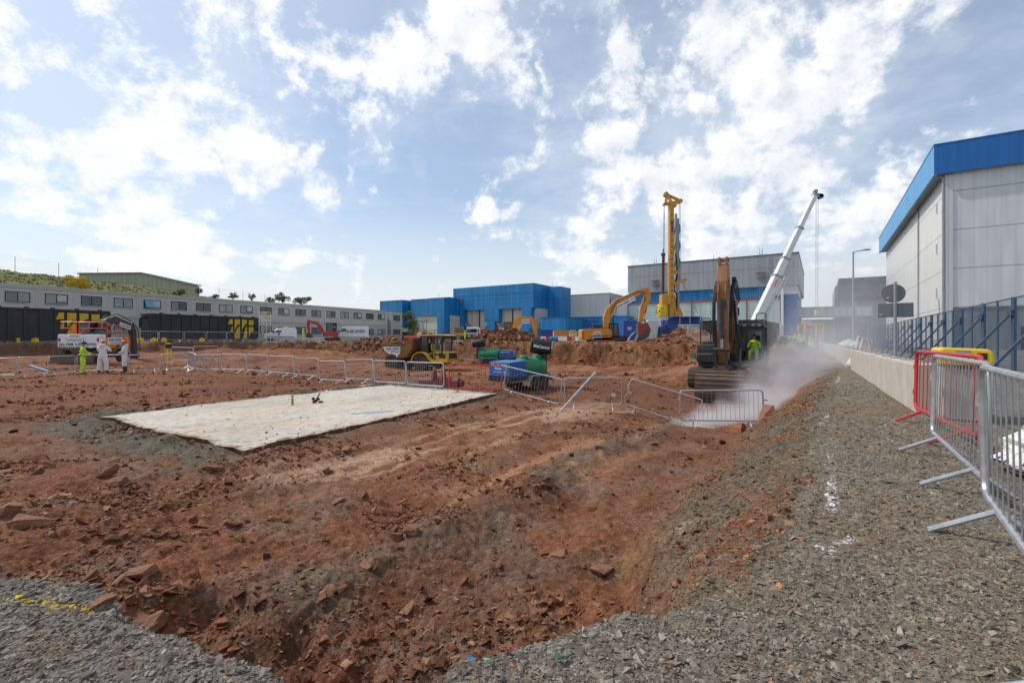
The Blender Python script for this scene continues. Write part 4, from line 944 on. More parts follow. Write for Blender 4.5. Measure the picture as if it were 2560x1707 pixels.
# ---------------------------------------------------------------- trees and shrubs
def leafmat(name, a, b_):
    m, nt, b = _nt(name); N = nt.nodes; at = N.new('ShaderNodeAttribute'); at.attribute_name = 'Col'; lk(nt, at.outputs['Color'], b.inputs['Base Color']); b.inputs['Roughness'].default_value = .7; return m
def foliage(T, n, boxes, leaf, c0, c1, name='crown', gaps=.0):
    """leaf-sized quads spread through ellipsoid clumps"""
    V = []; C = []
    for i in range(n):
        cx, cy, cz, rx, ry, rz = random.choice(boxes); 
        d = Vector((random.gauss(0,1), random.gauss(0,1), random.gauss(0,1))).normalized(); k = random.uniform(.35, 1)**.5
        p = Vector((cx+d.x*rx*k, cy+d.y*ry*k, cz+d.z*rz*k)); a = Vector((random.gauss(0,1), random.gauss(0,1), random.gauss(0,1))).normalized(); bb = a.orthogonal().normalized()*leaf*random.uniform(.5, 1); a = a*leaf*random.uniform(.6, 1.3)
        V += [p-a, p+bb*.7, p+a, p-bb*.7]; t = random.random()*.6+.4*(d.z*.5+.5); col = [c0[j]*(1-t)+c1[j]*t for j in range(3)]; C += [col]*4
    V = np.array([v[:] for v in V]); Tt = np.arange(len(V)).reshape(-1, 4)
    o = np_mesh(name, V, Tt, M['leafy'], False, {'Col': np.array(C)}); o.parent = T; return o
M['leafy'] = leafmat('leaves', 0, 0)
M['bark'] = mat('bark', (.1,.075,.05), .9, 0, .3, 4)
def tree(label, u0, u1, vt, vb, Y, c0, c1, n=1500, leaf=.16, cat='tree', sparse=1.0, seed=0, low=.38, kind='tree'):
    random.seed(900+seed); cx = PX((u0+u1)/2, Y); zb = PZ(vb, Y); zt = PZ(vt, Y); w = (u1-u0)/F*Y/2; h = zt-zb
    T = thing(kind, label, cat, (cx, Y, zb-.6), 0)
    boxes = [(random.uniform(-.78,.78)*w, random.uniform(-.6,.6)*w, .6+h*random.uniform(low, .84), w*random.uniform(.18,.42)*sparse, w*random.uniform(.2,.4), h*random.uniform(.08,.2)) for _ in range(15)]
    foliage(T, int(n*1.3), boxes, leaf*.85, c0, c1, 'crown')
    b = MB(); b.tube((0,0,-.5),(0,0,.6+h*.35),h*.03+.03,7,h*.02+.02)
    for bx in boxes: b.tube((0,0,.6+h*random.uniform(.12,.35)),(bx[0],bx[1],bx[2]),h*.014+.015,5,.012)
    b.build('trunk', 'bark', T)
def plants():
    # gorse on the bank
    G0, G1 = (.28,.2,.01), (.85,.55,.01)
    T = thing('gorse_bush', 'gorse bush covered in bright yellow flowers on the grass bank', 'bush', (PX(192,62), 62, PZ(722,62)-.2))
    random.seed(5); bx = [(-1.0,0,1.55,.65,.6,.45),(-.3,.3,1.2,.7,.6,.5),(.6,0,1.35,.75,.6,.5),(0,-.3,.6,1.0,.7,.5),(1.1,-.2,.75,.6,.5,.5),(-.2,-.4,.9,.8,.5,.4),(.9,.2,.4,.8,.5,.4)]
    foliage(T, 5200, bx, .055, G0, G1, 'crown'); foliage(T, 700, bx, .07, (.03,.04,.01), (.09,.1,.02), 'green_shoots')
    tree('rounded bright green shrub at the top of the grass bank below the shed corner', 435, 463, 721, 739, 82, (.05,.12,.01), (.16,.3,.03), 1500, .09, 'shrub', 1.0, 1, .15, kind='shrub')
    tree('dark twiggy bush beside the right corner of the green shed', 485, 506, 718, 739, 88, (.03,.035,.03), (.09,.1,.07), 650, .08, 'bush', 1.0, 2, kind='bush')
    tree('small green shrub at the fence foot right of the twiggy bush', 531, 546, 734, 748, 90, (.05,.08,.02), (.12,.17,.05), 500, .09, 'shrub', 1, 3, kind='shrub')
    tree('light green shrub standing alone above the office roof', 571, 593, 731, 751, 92, (.05,.1,.02), (.15,.24,.06), 900, .1, 'shrub', 1, 4, kind='shrub')
    tree('grey-green bare bush above the office roof', 618, 640, 734, 756, 94, (.05,.055,.045), (.12,.13,.1), 550, .09, 'bush', 1, 5, kind='bush')
    tree('low spreading bush left of the tallest tree above the office roof', 664, 690, 742, 762, 96, (.05,.07,.04), (.12,.15,.08), 700, .1, 'bush', 1, 6, kind='bush')
    tree('tallest thin-leaved tree rising above the office roof', 684, 730, 729, 762, 98, (.045,.06,.045), (.13,.16,.11), 1500, .11, 'tree', .9, 7)
    tree('bright leafy tree at the right end of the row above the office roof', 729, 778, 739, 768, 100, (.04,.08,.02), (.14,.2,.06), 1500, .12, 'tree', 1, 8)
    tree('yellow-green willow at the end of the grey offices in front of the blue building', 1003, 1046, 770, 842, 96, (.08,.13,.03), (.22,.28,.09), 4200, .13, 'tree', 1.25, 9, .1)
plants()
# ---------------------------------------------------------------- people
def skin_body(name, nodes, edges, mats, regions, parent):
    """one continuous body: joints with radii grown by a skin, then faces painted by region"""
    bm = bmesh.new(); sl = bm.verts.layers.skin.verify(); vv = {}
    for k, (p, r) in nodes.items():
        v = bm.verts.new(p); v[sl].radius = r if isinstance(r, tuple) else (r, r); vv[k] = v
    first = next(iter(nodes)); vv[first][sl].use_root = True
    for a, b in edges: bm.edges.new((vv[a], vv[b]))
    me = bpy.data.meshes.new('t'); bm.to_mesh(me); bm.free(); o = bpy.data.objects.new('t', me); COL.objects.link(o)
    s = o.modifiers.new('s', 'SKIN'); s.use_smooth_shade = True; u = o.modifiers.new('u', 'SUBSURF'); u.levels = u.render_levels = 1
    dg = bpy.context.evaluated_depsgraph_get(); m2 = bpy.data.meshes.new_from_object(o.evaluated_get(dg)); bpy.data.objects.remove(o)
    m2.name = name; m2.materials.clear()
    for m in mats: m2.materials.append(M[m])
    for p in m2.polygons: p.material_index = regions(p.center); p.use_smooth = True
    b = bpy.data.objects.new(name, m2); COL.objects.link(b); b.parent = parent; return b
def fingers(nodes, edges, hand, tag_, d, side):
    d = Vector(d).normalized(); w = Vector(side).normalized(); h = Vector(nodes[hand][0])
    for i, (off, ln) in enumerate(((-.03,.07),(-.01,.08),(.01,.075),(.03,.06))):
        a = h+w*off+d*.03; b = a+d*ln*.6; c = b+d*ln*.3+Vector((0,0,-.025))
        for j, p in enumerate((a, b, c)): nodes[f'{tag_}f{i}{j}'] = (tuple(p), .009)
        edges += [(hand, f'{tag_}f{i}0'), (f'{tag_}f{i}0', f'{tag_}f{i}1'), (f'{tag_}f{i}1', f'{tag_}f{i}2')]
    a = h-w*.045+d*.01; b = a+d*.03-w*.015
    nodes[f'{tag_}t0'] = (tuple(a), .011); nodes[f'{tag_}t1'] = (tuple(b), .009); edges += [(hand, f'{tag_}t0'), (f'{tag_}t0', f'{tag_}t1')]
def standing(arms, bulk=1.0, stance=.11, twist=0):
    B = bulk
    n = {'pel': ((0,0,.95), (.155*B,.115*B)), 'wst': ((0,0,1.1), (.145*B,.11*B)), 'chs': ((0,0,1.3), (.165*B,.12*B)), 'nb': ((0,0,1.44), .085*B), 'nk': ((0,-.01,1.51), .058),
         'hd0': ((0,-.02,1.58), (.07,.085)), 'hd1': ((0,-.03,1.67), (.078,.095)), 'hd2': ((0,-.02,1.745), (.06,.075))}
    e = [('pel','wst'),('wst','chs'),('chs','nb'),('nb','nk'),('nk','hd0'),('hd0','hd1'),('hd1','hd2')]
    for s, t in ((-1,'l'),(1,'r')):
        n[t+'hip'] = ((s*.1,0,.88), .115*B); n[t+'kn'] = ((s*stance,-.02,.5), .083*B); n[t+'an'] = ((s*(stance+.02),.02,.13), .075*B); n[t+'hl'] = ((s*(stance+.02),.02,.055), .05); n[t+'to'] = ((s*(stance+.045),-.17,.04), (.045,.036))
        e += [('pel',t+'hip'),(t+'hip',t+'kn'),(t+'kn',t+'an'),(t+'an',t+'hl'),(t+'hl',t+'to')]
        el, ha = arms[t]
        n[t+'sh'] = ((s*.19,0,1.4), .078*B); n[t+'el'] = (el, .06*B); n[t+'wr'] = (tuple(Vector(el).lerp(Vector(ha), .84)), .045*B); n[t+'ha'] = (ha, (.036,.022))
        e += [('nb',t+'sh'),(t+'sh',t+'el'),(t+'el',t+'wr'),(t+'wr',t+'ha')]
        dd = Vector(ha)-Vector(el); fingers(n, e, t+'ha', t, dd, dd.cross(Vector((0,0,1))) if abs(dd.normalized().z) < .9 else (1,0,0))
    return n, e
def face(T, skinm='skin', z=1.655, y=-.125):
    pass
def helmet(T, m, c=(0,-.025,1.70), brim=True):
    b = MB(); b.ball(c, .135, 16, (1,1.12,.85), -.15)
    b.lathe([(.001,-.02),(.15,-.02),(.15,0),(.001,0)], (c[0], c[1]-.015, c[2]), 'z', 18); b.box(c[0]-.09, c[0]+.09, c[1]-.2, c[1]-.1, c[2]-.02, c[2]-.005)
    b.build('helmet', m, T, True)
def headbits(T, hair=(.03,.02,.015)):
    b = MB(); b.bar((0,-.115,1.665),(0,-.135,1.635),.028,.022,.034,.03); b.build('nose', 'skin', T, True)
    b = MB()
    for s in (-1,1): b.ball((s*.032,-.107,1.675), .011, 8)
    b.build('eyes', 'blackletter', T, True)
    b = MB(); b.box(-.025,.025,-.108,-.1,1.598,1.606); b.build('mouth', 'redletter', T)
def rings(T, specs, m='reflect', name='reflective_band'):
    for c, ra, rb, h in specs:
        b = MB(); b.lathe([(1,-h/2),(1,h/2),(.99,h/2),(.99,-h/2)], (0,0,0), 'z', 20)
        b.v = [(p[0]*ra+c[0], p[1]*rb+c[1], p[2]+c[2]) for p in b.v]; b.build(name, m, T, True)
def workers():
    # hi-vis man, seen from behind on his right, arm on the barrier rail
    x, y = PX(207,26.3), 26.3
    T = thing('person', 'person in full hi-vis yellow with a black helmet resting a hand on the barrier', 'person', (x, y, gz(x, y)), R(125))
    n, e = standing({'l': ((-.25,.06,1.16), (-.21,-.14,.98)), 'r': ((.27,-.12,1.17), (.2,-.42,1.08))}, 1.08, .13)
    def reg(c): return 2 if c.z < .085 else 1 if (c.z > 1.5 or (abs(c.x) > .12 and c.y < -.1 and c.z > .9 and (c-Vector((.2,-.42,1.08))).length < .11) or (c-Vector((-.21,-.14,.98))).length < .1) else 0
    skin_body('body', n, e, ['hivis','skin','boot'], reg, T); helmet(T, 'helmetblack'); headbits(T)
    rings(T, [((0,0,1.12),.185,.145,.05),((0,0,1.27),.20,.155,.05),((-.115,-.02,.48),.11,.11,.05),((.115,-.02,.48),.11,.11,.05),((-.13,.0,.3),.1,.1,.04),((.13,.0,.3),.1,.1,.04)])
    b = MB(); b.lathe([(.15,-.03),(.165,.03),(.16,.03),(.14,-.03)], (0,0,1.03), 'z', 18); b.build('belt', 'helmetblack', T, True)
    # two in white coveralls
    x = PX(257,26.4); y = 26.4
    T = thing('person', 'person in baggy white coveralls seen from behind raising both hands to the face, red helmet', 'person', (x, y, gz(x, y)), R(190))
    n, e = standing({'l': ((-.31,-.14,1.2), (-.1,-.22,1.5)), 'r': ((.31,-.14,1.2), (.1,-.22,1.5))}, 1.3, .17)
    def reg2(c): return 2 if c.z < .17 else 1 if (c.z > 1.52 or (c.z > 1.42 and c.y < -.16)) else 0
    skin_body('body', n, e, ['suit','skin','boot'], reg2, T); helmet(T, 'helmetred'); headbits(T)
    b = MB(); b.ball((0,.075,1.53), .15, 14, (1.05,.75,.8)); b.build('hood', 'suit', T, True)
    x = PX(312,26.6); y = 26.6
    T = thing('person', 'person in white coveralls over a hi-vis top standing side-on in a red helmet', 'person', (x, y, gz(x, y)), R(-62))
    n, e = standing({'l': ((-.27,-.05,1.17), (-.1,-.26,1.08)), 'r': ((.27,-.05,1.17), (.08,-.27,1.1))}, 1.16, .1)
    def reg3(c): return 2 if c.z < .36 else 1 if (c.z > 1.52 or (c.y < -.2 and 1.0 < c.z < 1.2)) else 3 if (c.y < -.09 and 1.14 < c.z < 1.44 and abs(c.x) < .09) else 0
    skin_body('body', n, e, ['suit','skin','boot','hivis'], reg3, T); helmet(T, 'helmetred'); headbits(T)
    b = MB(); b.ball((0,.08,1.52), .13, 14, (1.05,.7,.7)); b.build('hood', 'suit', T, True)
    b = MB(); b.lathe([(.035,0),(.035,.012)], (.13,-.135,1.3), 'y', 12); b.build('badge', 'bluesheet', T)
workers()
def seated(label, M4, mats=('hivis','skin','boot'), helmet_m=None, sc=1.0):
    T = thing('person', label, 'person', M4.to_translation(), M4.to_euler().z)
    n = {'pel': ((0,0,.12), (.16,.13)), 'wst': ((0,.0,.28), (.16,.125)), 'chs': ((0,.02,.48), (.18,.13)), 'nb': ((0,0,.62), .09), 'nk': ((0,-.01,.69), .058), 'hd0': ((0,-.03,.76), (.07,.085)), 'hd1': ((0,-.035,.85), (.078,.095)), 'hd2': ((0,-.02,.925), (.06,.075))}
    e = [('pel','wst'),('wst','chs'),('chs','nb'),('nb','nk'),('nk','hd0'),('hd0','hd1'),('hd1','hd2')]
    for s, t in ((-1,'l'),(1,'r')):
        n[t+'hip'] = ((s*.1,-.05,.1), .11); n[t+'kn'] = ((s*.17,-.46,.13), .085); n[t+'an'] = ((s*.17,-.52,-.27), .065); n[t+'hl'] = ((s*.17,-.51,-.34), .05); n[t+'to'] = ((s*.19,-.7,-.35), .042)
        n[t+'sh'] = ((s*.2,0,.58), .08); n[t+'el'] = ((s*.3,-.1,.33), .062); n[t+'wr'] = ((s*.25,-.36,.31), .045); n[t+'ha'] = ((s*.24,-.42,.32), (.036,.025))
        e += [('pel',t+'hip'),(t+'hip',t+'kn'),(t+'kn',t+'an'),(t+'an',t+'hl'),(t+'hl',t+'to'),('nb',t+'sh'),(t+'sh',t+'el'),(t+'el',t+'wr'),(t+'wr',t+'ha')]
        fingers(n, e, t+'ha', t, (0,-1,-.3), (1,0,0))
    def reg(c): return 2 if c.z < -.28 else 1 if c.z > .69 or (c.y < -.37 and c.z > .25) else 0
    skin_body('body', n, e, list(mats), reg, T)
    b = MB(); b.ball((0,-.01,.89), .112, 12, (1,1.05,.8), -.1); b.build('hair', 'helmetblack', T, True)
    for s in (-1,1):
        b = MB(); b.lathe([(.094,-.025),(.094,.025)], (s*.172,-.495,-.06), 'z', 14); b.build('reflective_band', 'reflect', T, True)
    b = MB(); b.lathe([(.185,-.025),(.185,.025)], (0,0,0), 'z', 18); b.v = [(p[0],p[1]*.78+.005,p[2]+.36) for p in b.v]; b.build('reflective_band', 'reflect', T, True)
    return T

# ---------------------------------------------------------------- crawler tracks and wheels
def track_loop(T, x0, x1, ylen, h, name='track', m='track', pitch=.19):
    """a crawler chain with grouser shoes, along y, centred on x0..x1"""
    r = h/2; a = ylen/2-r; b = MB()
    pts = []; L = 2*(2*a)+2*math.pi*r; n = int(L/pitch)
    for i in range(n):
        s = i*L/n
        if s < 2*a: p = (-a+s, 0, 0, -1)
        elif s < 2*a+math.pi*r: t = (s-2*a)/r; p = (a+r*math.sin(t), r-r*math.cos(t), math.sin(t), -math.cos(t))
        elif s < 4*a+math.pi*r: p = (a-(s-2*a-math.pi*r), 2*r, 0, 1)
        else: t = (s-4*a-math.pi*r)/r; p = (-a-r*math.sin(t), r+r*math.cos(t), -math.sin(t), math.cos(t))
        pts.append(p)
    for y, z, ny, nz in pts:
        ty, tz = -nz, ny
        q = [(y+ty*pitch*.46-ny*.035, z+tz*pitch*.46-nz*.035), (y-ty*pitch*.46-ny*.035, z-tz*pitch*.46-nz*.035), (y-ty*pitch*.46, z-tz*pitch*.46), (y-ty*pitch*.3+ny*.03, z-tz*pitch*.3+nz*.03), (y-ty*pitch*.15, z-tz*pitch*.15), (y+ty*pitch*.46, z+tz*pitch*.46)]
        b.prism(q, 'x', x0, x1)
    o = b.build(name, m, T)
    f = MB(); c = (x0+x1)/2; w = (x1-x0)*.32
    f.box(c-w*.8, c+w*.8, -a, a, h*.28, h*.7)
    for k in range(7):
        y = -a+2*a*k/6; f.tube((c-w,y,h*.22),(c+w,y,h*.22),h*.15,10)
    for s in (-1,1): f.tube((c-w,s*a,r),(c+w,s*a,r),r*.82,14)
    f.build('track_frame', 'track', o); return o
def tyre(T, c, r, w, axis='y', rim='dumper', lugs=True, name='wheel'):
    g = MB(); n = 28; prof = [(r*.55,-w/2),(r*.86,-w/2),(r*.97,-w*.42),(r,-w*.3),(r,w*.3),(r*.97,w*.42),(r*.86,w/2),(r*.55,w/2)]
    k0 = 0; g.lathe(prof, (0,0,0), axis, n)
    if lugs:
        for k in range(18):
            a = k*2*math.pi/18
            for s in (-1,1):
                p = Vector((math.cos(a)*r*1.0, s*w*.24, math.sin(a)*r*1.0)); q = Vector((math.cos(a+.18)*r*.97, s*w*.5, math.sin(a+.18)*r*.97))
                if axis == 'x': p = Vector((p.y,p.x,p.z)); q = Vector((q.y,q.x,q.z))
                g.bar(p, q, r*.09, r*.12)
    o = g.build(name, 'tyre', T, not lugs, loc=c)
    b = MB(); b.lathe([(r*.16,-w*.36),(r*.3,-w*.36),(r*.36,-w*.28),(r*.54,-w*.42),(r*.6,-w*.45),(r*.6,w*.45),(r*.54,w*.42),(r*.36,w*.28),(r*.3,w*.36),(r*.16,w*.36)], (0,0,0), axis, 20); b.build('rim', rim, o, True)
    return o
def cyl(T, p, q, r, name='hydraulic_cylinder', split=.58, m='dark'):
    p, q = Vector(p), Vector(q); k = p.lerp(q, split); b = MB(); b.tube(p, k, r, 12); b.tube(k, k+(q-p).normalized()*.06, r*1.15, 12); o = b.build(name, m, T, True)
    s = MB(); s.tube(k, q, r*.55, 10); s.build('rod', 'steel', o, True); return o
def arm(T, name, pts, w, m, th):
    """box-section arm in the y-z (or x-z) plane: list of (y, z, depth)"""
    b = MB(); up = []; dn = []
    n = len(pts)
    for i, (y, z, d) in enumerate(pts):
        y0, z0, _ = pts[max(0, i-1)]; y1, z1, _ = pts[min(n-1, i+1)]; t = Vector((y1-y0, z1-z0)).normalized(); nn = Vector((-t.y, t.x))
        up.append((y+nn.x*d/2, z+nn.y*d/2)); dn.append((y-nn.x*d/2, z-nn.y*d/2))
    if th == 'x': b.prism(up+dn[::-1], 'x', w[0], w[1])
    else: b.prism(up+dn[::-1], 'y', w[0], w[1])
    return b.build(name, m, T, bevel=.015)
def hose(T, pts, r=.025, m='black', name='hose'):
    P = []
    pts = [Vector(p) for p in pts]
    for i in range(len(pts)-1):
        p0 = pts[max(0, i-1)]; p1 = pts[i]; p2 = pts[i+1]; p3 = pts[min(len(pts)-1, i+2)]
        for k in range(6):
            t = k/6; P.append(.5*((2*p1)+(p2-p0)*t+(2*p0-5*p1+4*p2-p3)*t*t+(3*p1-p0-3*p2+p3)*t**3))
    P.append(pts[-1]); b = MB(); b.path(P, r, 6); return b.build(name, m, T, True)
def rail(T, polylines, r, m, name='handrail'):
    b = MB()
    for pl in polylines: b.path(pl, r, 5)
    return b.build(name, m, T, True)

def main_excavator():
    T = thing('excavator', 'big dark tracked excavator facing the camera with its bucket lowered into a trench', 'excavator', (11.8, 25.85, -1.28), RG)
    for a, b in ((-1.75,-1.08),(1.08,1.75)): track_loop(T, a, b, 4.6, 1.02)
    b = MB(); b.box(-1.07, 1.07, -1.4, 1.4, .45, .85); b.lathe([(.75,.85),(.75,1.1)], (0,0,0), 'z', 20); b.build('undercarriage', 'track', T)
    b = MB(); b.box(-1.45, 1.55, -1.2, 2.2, 1.1, 1.32); b.build('deck', 'dark', T, bevel=.02)
    b = MB(); b.box(-1.45, -.56, -1.55, .1, 1.33, 2.28); o = b.build('tool_box', 'dark', T, bevel=.05)
    g = MB(); g.box(-1.32, -.70, -1.57, -1.552, 1.42, 1.75); g.box(-1.32, -.7, -1.57, -1.552, 1.85, 2.02); g.build('panel', 'black', o)
    g = MB(); g.box(-1.3, -.72, -1.4, -.5, 2.285, 2.31); g.build('step_plate', 'black', o)
    g = MB(); g.box(-1.35, -.66, -1.575, -1.552, 1.78, 1.82); g.build('trim_strip', 'lampgrey', o)
    b = MB(); b.prism([(.15,1.33),(2.5,1.33),(2.95,1.5),(2.95,2.5),(2.4,2.62),(.15,2.45)], 'x', -1.5, -.55) ; b.prism([(.9,1.33),(2.5,1.33),(2.95,1.5),(2.95,2.45),(2.4,2.6),(.9,2.5)], 'x', -.549, 1.6); b.build('engine_cover', 'dark', T, bevel=.04)
    b = MB(); b.tube((-1.0,1.2,2.5),(-1.0,1.2,3.1),.08,10); b.build('exhaust_pipe', 'black', T, True)
    # cab: frame, panes, seat
    x0, x1, y0, y1, z0, z1 = .62, 1.72, -1.75, .05, 1.33, 3.22
    b = MB()
    for x in (x0+.05, x1-.05):
        b.bar((x,y0+.05,z0),(x,y0+.22,z1-.05),.1,.1); b.bar((x,y1-.06,z0),(x,y1-.06,z1-.05),.1,.12); b.bar((x,-.85,z0),(x,-.85,z1-.05),.06,.08)
        b.bar((x,y0+.05,z0+.05),(x,y1,z0+.05),.1,.12); b.box(x-.03, x+.03, y0+.1, y1-.1, z0+.1, z0+.62)
    b.box(x0, x1, y0+.0, y0+.09, z0-.05, z0+.16); b.bar((x0,y0+.2,z1-.14),(x1,y0+.2,z1-.14),.09,.1); b.bar((x0,y0+.14,z0+.78),(x0+.22,y0+.14,z0+.78),.05); 
    b.build('cab_frame', 'dark', T)
    b = MB(); b.box(x0-.02, x1+.02, y0+.08, y1+.03, z1-.07, z1+.03); b.box(x0+.15, x1-.15, y0+.4, y1-.4, z1+.03, z1+.08); b.build('cab_roof', 'dark', T, bevel=.03)
    b = MB(); b.box(x0+.08, x1-.08, y1-.1, y1-.02, z0+.1, z0+.9); b.build('cab_back', 'dark', T)
    b = MB(); b.add([(x0+.1,y1-.07,z0+.95),(x1-.1,y1-.07,z0+.95),(x1-.1,y1-.07,z1-.15),(x0+.1,y1-.07,z1-.15)], [(0,1,2,3)]); b.build('rear_window', 'glasslight', T)
    b = MB(); b.box(.92, 1.42, -.62, -.3, 1.75, 1.88); b.prism([(-.3,1.85),(-.2,1.85),(-.08,2.75),(-.2,2.75)], 'x', .94, 1.4); b.box(.9, 1.44, -.6, -.2, 1.4, 1.74); b.build('seat', 'black', T, bevel=.03)
    for s in (.8,1.55):
        b = MB(); b.box(s-.06, s+.06, -1.0, -.4, 1.95, 2.02); b.tube((s,-.95,2.02),(s,-.98,2.25),.02,6); b.build('control_console', 'black', T)
    for xx in (.85,1.25,1.5):
        b = MB(); b.box(xx-.07, xx+.07, y0+.02, y0+.12, z1-.02, z1+.1); b.build('work_lamp', 'lampgrey', T)
    b = MB(); b.bar((x0+.35,y0+.16,z0+1.0),(x0+.75,y0+.2,z1-.3),.02); b.build('wiper', 'black', T)
    rail(T, [[(-1.3,-1.3,2.3),(-1.3,-1.3,3.55),(-1.25,-1.3,3.65),(-.85,-1.3,3.65),(-.8,-1.3,3.55),(-.8,-1.3,2.3)]], .03, 'black')
    rail(T, [[(1.2,.2,2.6),(1.2,.2,3.85),(1.25,.2,3.92),(1.6,.2,3.92),(1.65,.2,3.85),(1.65,.2,2.6)]], .025, 'black')
    b = MB(); b.bar((.3,-1.35,1.9),(.45,-1.5,3.9),.05); b.box(.3,.6,-1.55,-1.48,3.75,4.15); b.build('mirror', 'black', T)
    b = MB(); b.bar((-1.45,-1.4,1.5),(-1.6,-1.6,1.7),.05); b.box(-1.72,-1.55,-1.65,-1.6,1.55,1.85); b.build('mirror', 'tankgreen', T)
    # boom, stick, bucket
    BX = (-.22,.46); arm(T, 'boom', [(-.6,2.0,.7),(-1.2,3.1,.95),(-1.9,4.1,1.0),(-2.9,4.75,.8),(-3.9,4.95,.4)], BX, 'brown', 'x')
    for s in (-.52,.54): cyl(T, (s,-1.4,1.55), (s,-2.2,4.5), .11, 'boom_cylinder')
    SX = (.05,.5)
    b = MB(); b.prism([(-3.95,6.0),(-4.35,6.02),(-4.62,5.2),(-4.55,3.0),(-4.3,1.45),(-4.0,1.45),(-3.95,3.0),(-3.8,5.0)], 'x', *SX); st = b.build('stick', 'brown', T, bevel=.02)
    b = MB()
    for s in (SX[0]+.03, SX[1]-.11): b.box(s, s+.08, -4.4, -4.05, 6.0, 6.33)
    b.tube((SX[0]-.02,-4.2,6.2),(SX[1]+.02,-4.2,6.2),.07,10); b.build('pin_lug', 'brown', st)
    b = MB()
    for s in (SX[0]+.04, SX[1]-.10): b.prism([(-4.62,5.1),(-4.74,4.7),(-4.68,4.3),(-4.5,3.6)], 'x', s, s+.06)
    b.build('stiffener', 'brown', st)
    cyl(T, (.275,-4.85,4.35), (.275,-4.72,2.05), .13, 'bucket_cylinder', .74, 'dark')
    b = MB()
    for s in (.02,.47):
        b.bar((s,-4.72,2.1),(s,-4.2,1.5),.08,.2); b.bar((s,-4.72,2.1),(s,-4.6,1.25),.08,.18)
    for z, y in ((2.1,-4.72),(1.5,-4.2)): b.tube((-.08,y,z),(.63,y,z),.09,10)
    b.build('bucket_link', 'dark', T)
    b = MB(); b.box(-.02, .58, -4.68, -4.1, .98, 1.38); b.box(-.12,.68,-4.6,-4.3,1.2,1.3); b.build('quick_hitch', 'bucket', T, bevel=.02)
    # bucket shell seen from its back
    bx0, bx1 = -.78, 1.18; prof = [(-4.35,1.2),(-4.75,1.1),(-5.0,.8),(-5.1,.4),(-5.05,.0),(-4.85,-.35),(-4.5,-.6)]
    inn = [(y+.06, z-.01) for y, z in prof]
    b = MB(); b.prism(prof+inn[::-1], 'x', bx0, bx1); bk = b.build('bucket', 'bucket', T)
    b = MB()
    for x in (bx0, bx1): b.prism(prof+[(-3.7,-.1),(-3.7,.7)], 'x', x-.03, x+.03)
    b.build('side_plate', 'bucket', bk)
    b = MB()
    for i in range(len(prof)-1):
        for f in (.15,.65):
            y = prof[i][0]*(1-f)+prof[i+1][0]*f; z = prof[i][1]*(1-f)+prof[i+1][1]*f; ny = prof[i+1][1]-prof[i][1]; 
            b.box(bx0-.01, bx1+.01, y-.055, y+.02, z-.03, z+.03)
    b.build('wear_strip', 'bucket', bk)
    b = MB()
    for k in range(6): x = bx0+.12+k*(bx1-bx0-.24)/5; b.prism([(-4.55,-.55),(-4.45,-.65),(-4.2,-.95),(-4.3,-.6)], 'x', x-.06, x+.06)
    b.build('teeth', 'bucket', bk)
    for s, d in ((-.02,-1),(.56,1)):
        for j in range(3):
            xx = s+d*(.0+.05*j); hose(T, [(xx,-1.8,4.3+.1*j),(xx+d*.02,-3.3,5.2+.1*j),(xx+d*.03,-4.2,4.8-.1*j),(xx+d*.02,-4.5,3.6),(xx,-4.5,2.4)], .028)
    for j in range(2): hose(T, [(.7+.05*j,-1.3,1.7),(.6,-2.0,2.6),(.55+.06*j,-3.0,4.0),(.58,-3.9,5.0)], .03)
    b = MB(); b.tube((.62,-4.05,5.3),(.78,-4.05,5.3),.13,12); b.tube((.66,-4.05,5.2),(.66,-4.2,4.6),.05,8); b.build('hydraulic_valve', 'black', T, True)
    b = MB(); b.box(.78,1.1,-1.9,-1.75,1.22,1.3); b.build('mud_step', 'redrock', T)
    # driver
    c = Matrix.Translation((11.8, 25.85, -1.28)) @ Matrix.Rotation(RG, 4, 'Z') @ Matrix.Translation((1.17, -.48, 1.83))
    seated('person in hi-vis yellow seated at the controls inside the big excavator cab', c)
main_excavator()

def side_excavator(name_label, loc, rz, k, geo, m, cabm, tank=None, wheels=False, group=None, brand=None, scale=1.0):
    pass

